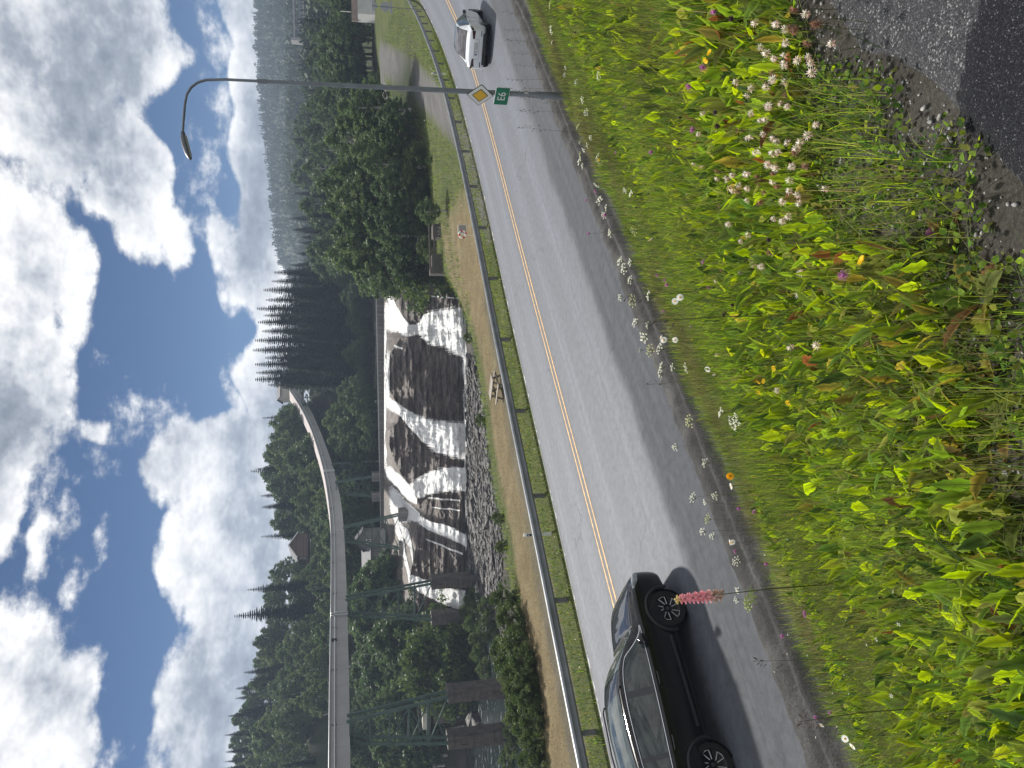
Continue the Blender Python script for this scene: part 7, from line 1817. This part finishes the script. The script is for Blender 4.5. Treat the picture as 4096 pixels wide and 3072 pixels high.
# tall grass stalks with dark seed spikelets in front of the silver car
me_s = []
for k in range(4):
    q = np.random.default_rng(500 + k); ps = []
    for j in range(16):
        f = 0.72 + 0.28 * j / 16; a = q.uniform(0, 6.28); d = np.array([math.cos(a), math.sin(a), 0.7]); v, fc = spike(np.array([0, 0, f]) + d * 0.035 * (1 - j / 18), d, 0.03, 0.006); ps.append((v, fc, (0.05, 0.038, 0.03)))
    mb = MB(); mb.tube([(0, 0, 0), (0.01, 0, 0.6), (0.0, 0, 1.0)], [0.0022, 0.0018, 0.001], 4, False); ps.append((mb.v, mb.f, (0.10, 0.10, 0.05)))
    me_s.append(tint_mesh('stalk', ps, MAT['blade']))
for (V, y) in [(2010, 100), (2020, 165), (2045, 200), (2060, 260), (2030, 290), (2012, 350), (2030, 390), (2060, 440), (2008, 60), (2075, 520), (2100, 330), (2490, 1140), (2560, 1520), (2095, 445), (2600, 1260), (3150, 2900), (3010, 2700)]:
    P, g_ = hit(V, y, 0.75); o = bpy.data.objects.new('grass_stalk', me_s[int(rg.integers(4))]); col.objects.link(o); o.location = (P[0], P[1], g_); hh_ = P[2] - g_; o.scale = (1, 1, hh_); o.rotation_euler = (rg.normal(0, 0.06), rg.normal(0, 0.06), rg.uniform(0, 6.28))
    tag(o, 'tall thin grass stalk with dark seed spikelets above the bank', 'grass stalk', 'tall grass stalks')

# ------------------------------------------------------------------ grass beyond the road
vg = Pile()
n = 26000; t_ = rg.uniform(20, 120, n); s = -rg.uniform(3.5, 5.9, n) ; x, y = at_st(s, t_); P = np.stack([x, y, np.maximum(land(x, y), -6.14) - 0.02], 1); P = P[frustum(P)]; n = len(P)
vg.add(blades(P, rg.uniform(0, 6.28, n), up_tilt(n, 0.3, 0.3), rg.uniform(0.06, 0.20, n), 0.012 * rg.uniform(0.6, 1.3, n), rg.normal(0.5, 0.5, n), palette(n, [MG, OL, DG, (0.20, 0.17, 0.06)], [2, 4, 5, 1.5]) * 0.75, 3))
n = 60000; x = rg.uniform(-24, 45, n); y = rg.uniform(28, 105, n); s = st_of(x, y)[0]; es_ = -20.5 - 13 * sstep(2, 26, x)
nzz = 1.2 * fbm(x * 0.2, y * 0.2, 0, 3, 61)
isdry = (s < -9.2) & (s > -19) & (x < 15); onlay = (s < -8.5) & (s > -15.2) & (x < 5.5); ontr = dist_poly(x, y, TRK) < 2.2
ok = (s < -5.6) & (s > es_ - 3.5) & ~onlay & ~ontr & frustum(np.stack([x, y, 0 * x - 7], 1))
x, y, isdry, s = x[ok], y[ok], isdry[ok], s[ok]; P = np.stack([x, y, land(x, y) - 0.02], 1); n = len(P)
T = palette(n, [MG, DG, OL], [2, 5, 3]) * 0.7; T2 = palette(n, [(0.26, 0.185, 0.09), (0.33, 0.25, 0.13), (0.16, 0.115, 0.055)], [3, 3, 2])
vg.add(blades(P, rg.uniform(0, 6.28, n), up_tilt(n, 0.35, 0.35), np.where(isdry, rg.uniform(0.03, 0.10, n), rg.uniform(0.12, 0.45, n)), np.where(isdry, 0.015, 0.022) * rg.uniform(0.6, 1.3, n), rg.normal(0.5, 0.5, n), np.where(isdry[:, None], T2, T), 3))
n = 46000; t_ = rg.uniform(22, 110, n); s = -rg.uniform(8.5, 20.5, n); x, y = at_st(s, t_); P = np.stack([x, y, 0 * x - 8], 1); ok = frustum(P) & (x < 16); P = P[ok]; P[:, 2] = land(P[:, 0], P[:, 1]) - 0.01; n = len(P)
gq = np.clip(0.35 + 1.3 * fbm(P[:, 0] * 0.35, P[:, 1] * 0.35, 0, 3, 59), 0, 1)[:, None]; sq = st_of(P[:, 0], P[:, 1])[0]; inlay = (sq < -9) & (sq > -15) & (P[:, 0] < 6)
T = palette(n, [(0.24, 0.185, 0.095), (0.30, 0.24, 0.13), (0.15, 0.115, 0.06)], [3, 3, 2]) * (1 - 0.6 * gq) + palette(n, [OL, DG], [1, 1]) * 0.6 * gq; kk_ = rg.random(n) > np.where(inlay, 0.72, 0.0); P, T = P[kk_], T[kk_]; n = len(P)
vg.add(blades(P, rg.uniform(0, 6.28, n), up_tilt(n, 0.5, 0.4), rg.uniform(0.03, 0.11, n), 0.013 * rg.uniform(0.6, 1.3, n), rg.normal(0.5, 0.5, n), T, 3))
vg.build('verge_grass', MAT['blade'], 'rough grass along the verge and terrace beyond the road')
fp = Pile()   # pale flower heads scattered in the far grass
n = 900; x = rg.uniform(8, 40, n); y = rg.uniform(40, 100, n); s = st_of(x, y)[0]; ok = (s < -5.5) & (s > -14) & (dist_poly(x, y, TRK) > 2.4) & (fbm(x * 0.12, y * 0.12, 0, 2, 88) > -0.05); x, y = x[ok], y[ok]
P = np.stack([x, y, land(x, y) + rg.uniform(0.3, 0.6, len(x))], 1); n = len(P); A = rdir(n, rg) * 0.045; B_ = np.cross(A, rdir(n, rg)); V, F = quads(P, A, B_ * 1.2); fp.add((V, F, np.repeat(palette(n, [(0.75, 0.76, 0.68), (0.5, 0.5, 0.36)], [2, 1]), 4, 0)))
n = 260; t_ = rg.uniform(30, 100, n); x, y = at_st(-rg.uniform(3.5, 4.2, n), t_); P = np.stack([x, y, 0 * x - 6.0 + rg.uniform(0, 0.12, n)], 1); A = rdir(n, rg) * 0.022; B_ = np.cross(A, rdir(n, rg)); V, F = quads(P, A, B_ * 1.2); fp.add((V, F, np.repeat(palette(n, [(0.6, 0.6, 0.5), (0.55, 0.5, 0.12)], [1, 1]), 4, 0)))
fp.build('wild_flowers', MAT['petal'], 'pale wild flower heads scattered in the grass beyond the rail', 'flowers')

# ------------------------------------------------------------------ single out look-alikes by their order in the picture
from collections import defaultdict
same = defaultdict(list)
for o in scene.objects:
    if o.parent is None and o.get('label') and o.get('group'): same[o['label']].append(o)
def nth(k): return f"{k}{'th' if 10 <= k % 100 <= 20 else {1: 'st', 2: 'nd', 3: 'rd'}.get(k % 10, 'th')}"
for lb, obs in same.items():
    if 1 < len(obs) <= 130:
        for k, o in enumerate(sorted(obs, key=lambda q: float(project(np.array(q.location))[1]))):
            o['label'] = f"{lb}, {nth(k + 1)} from the silver car"
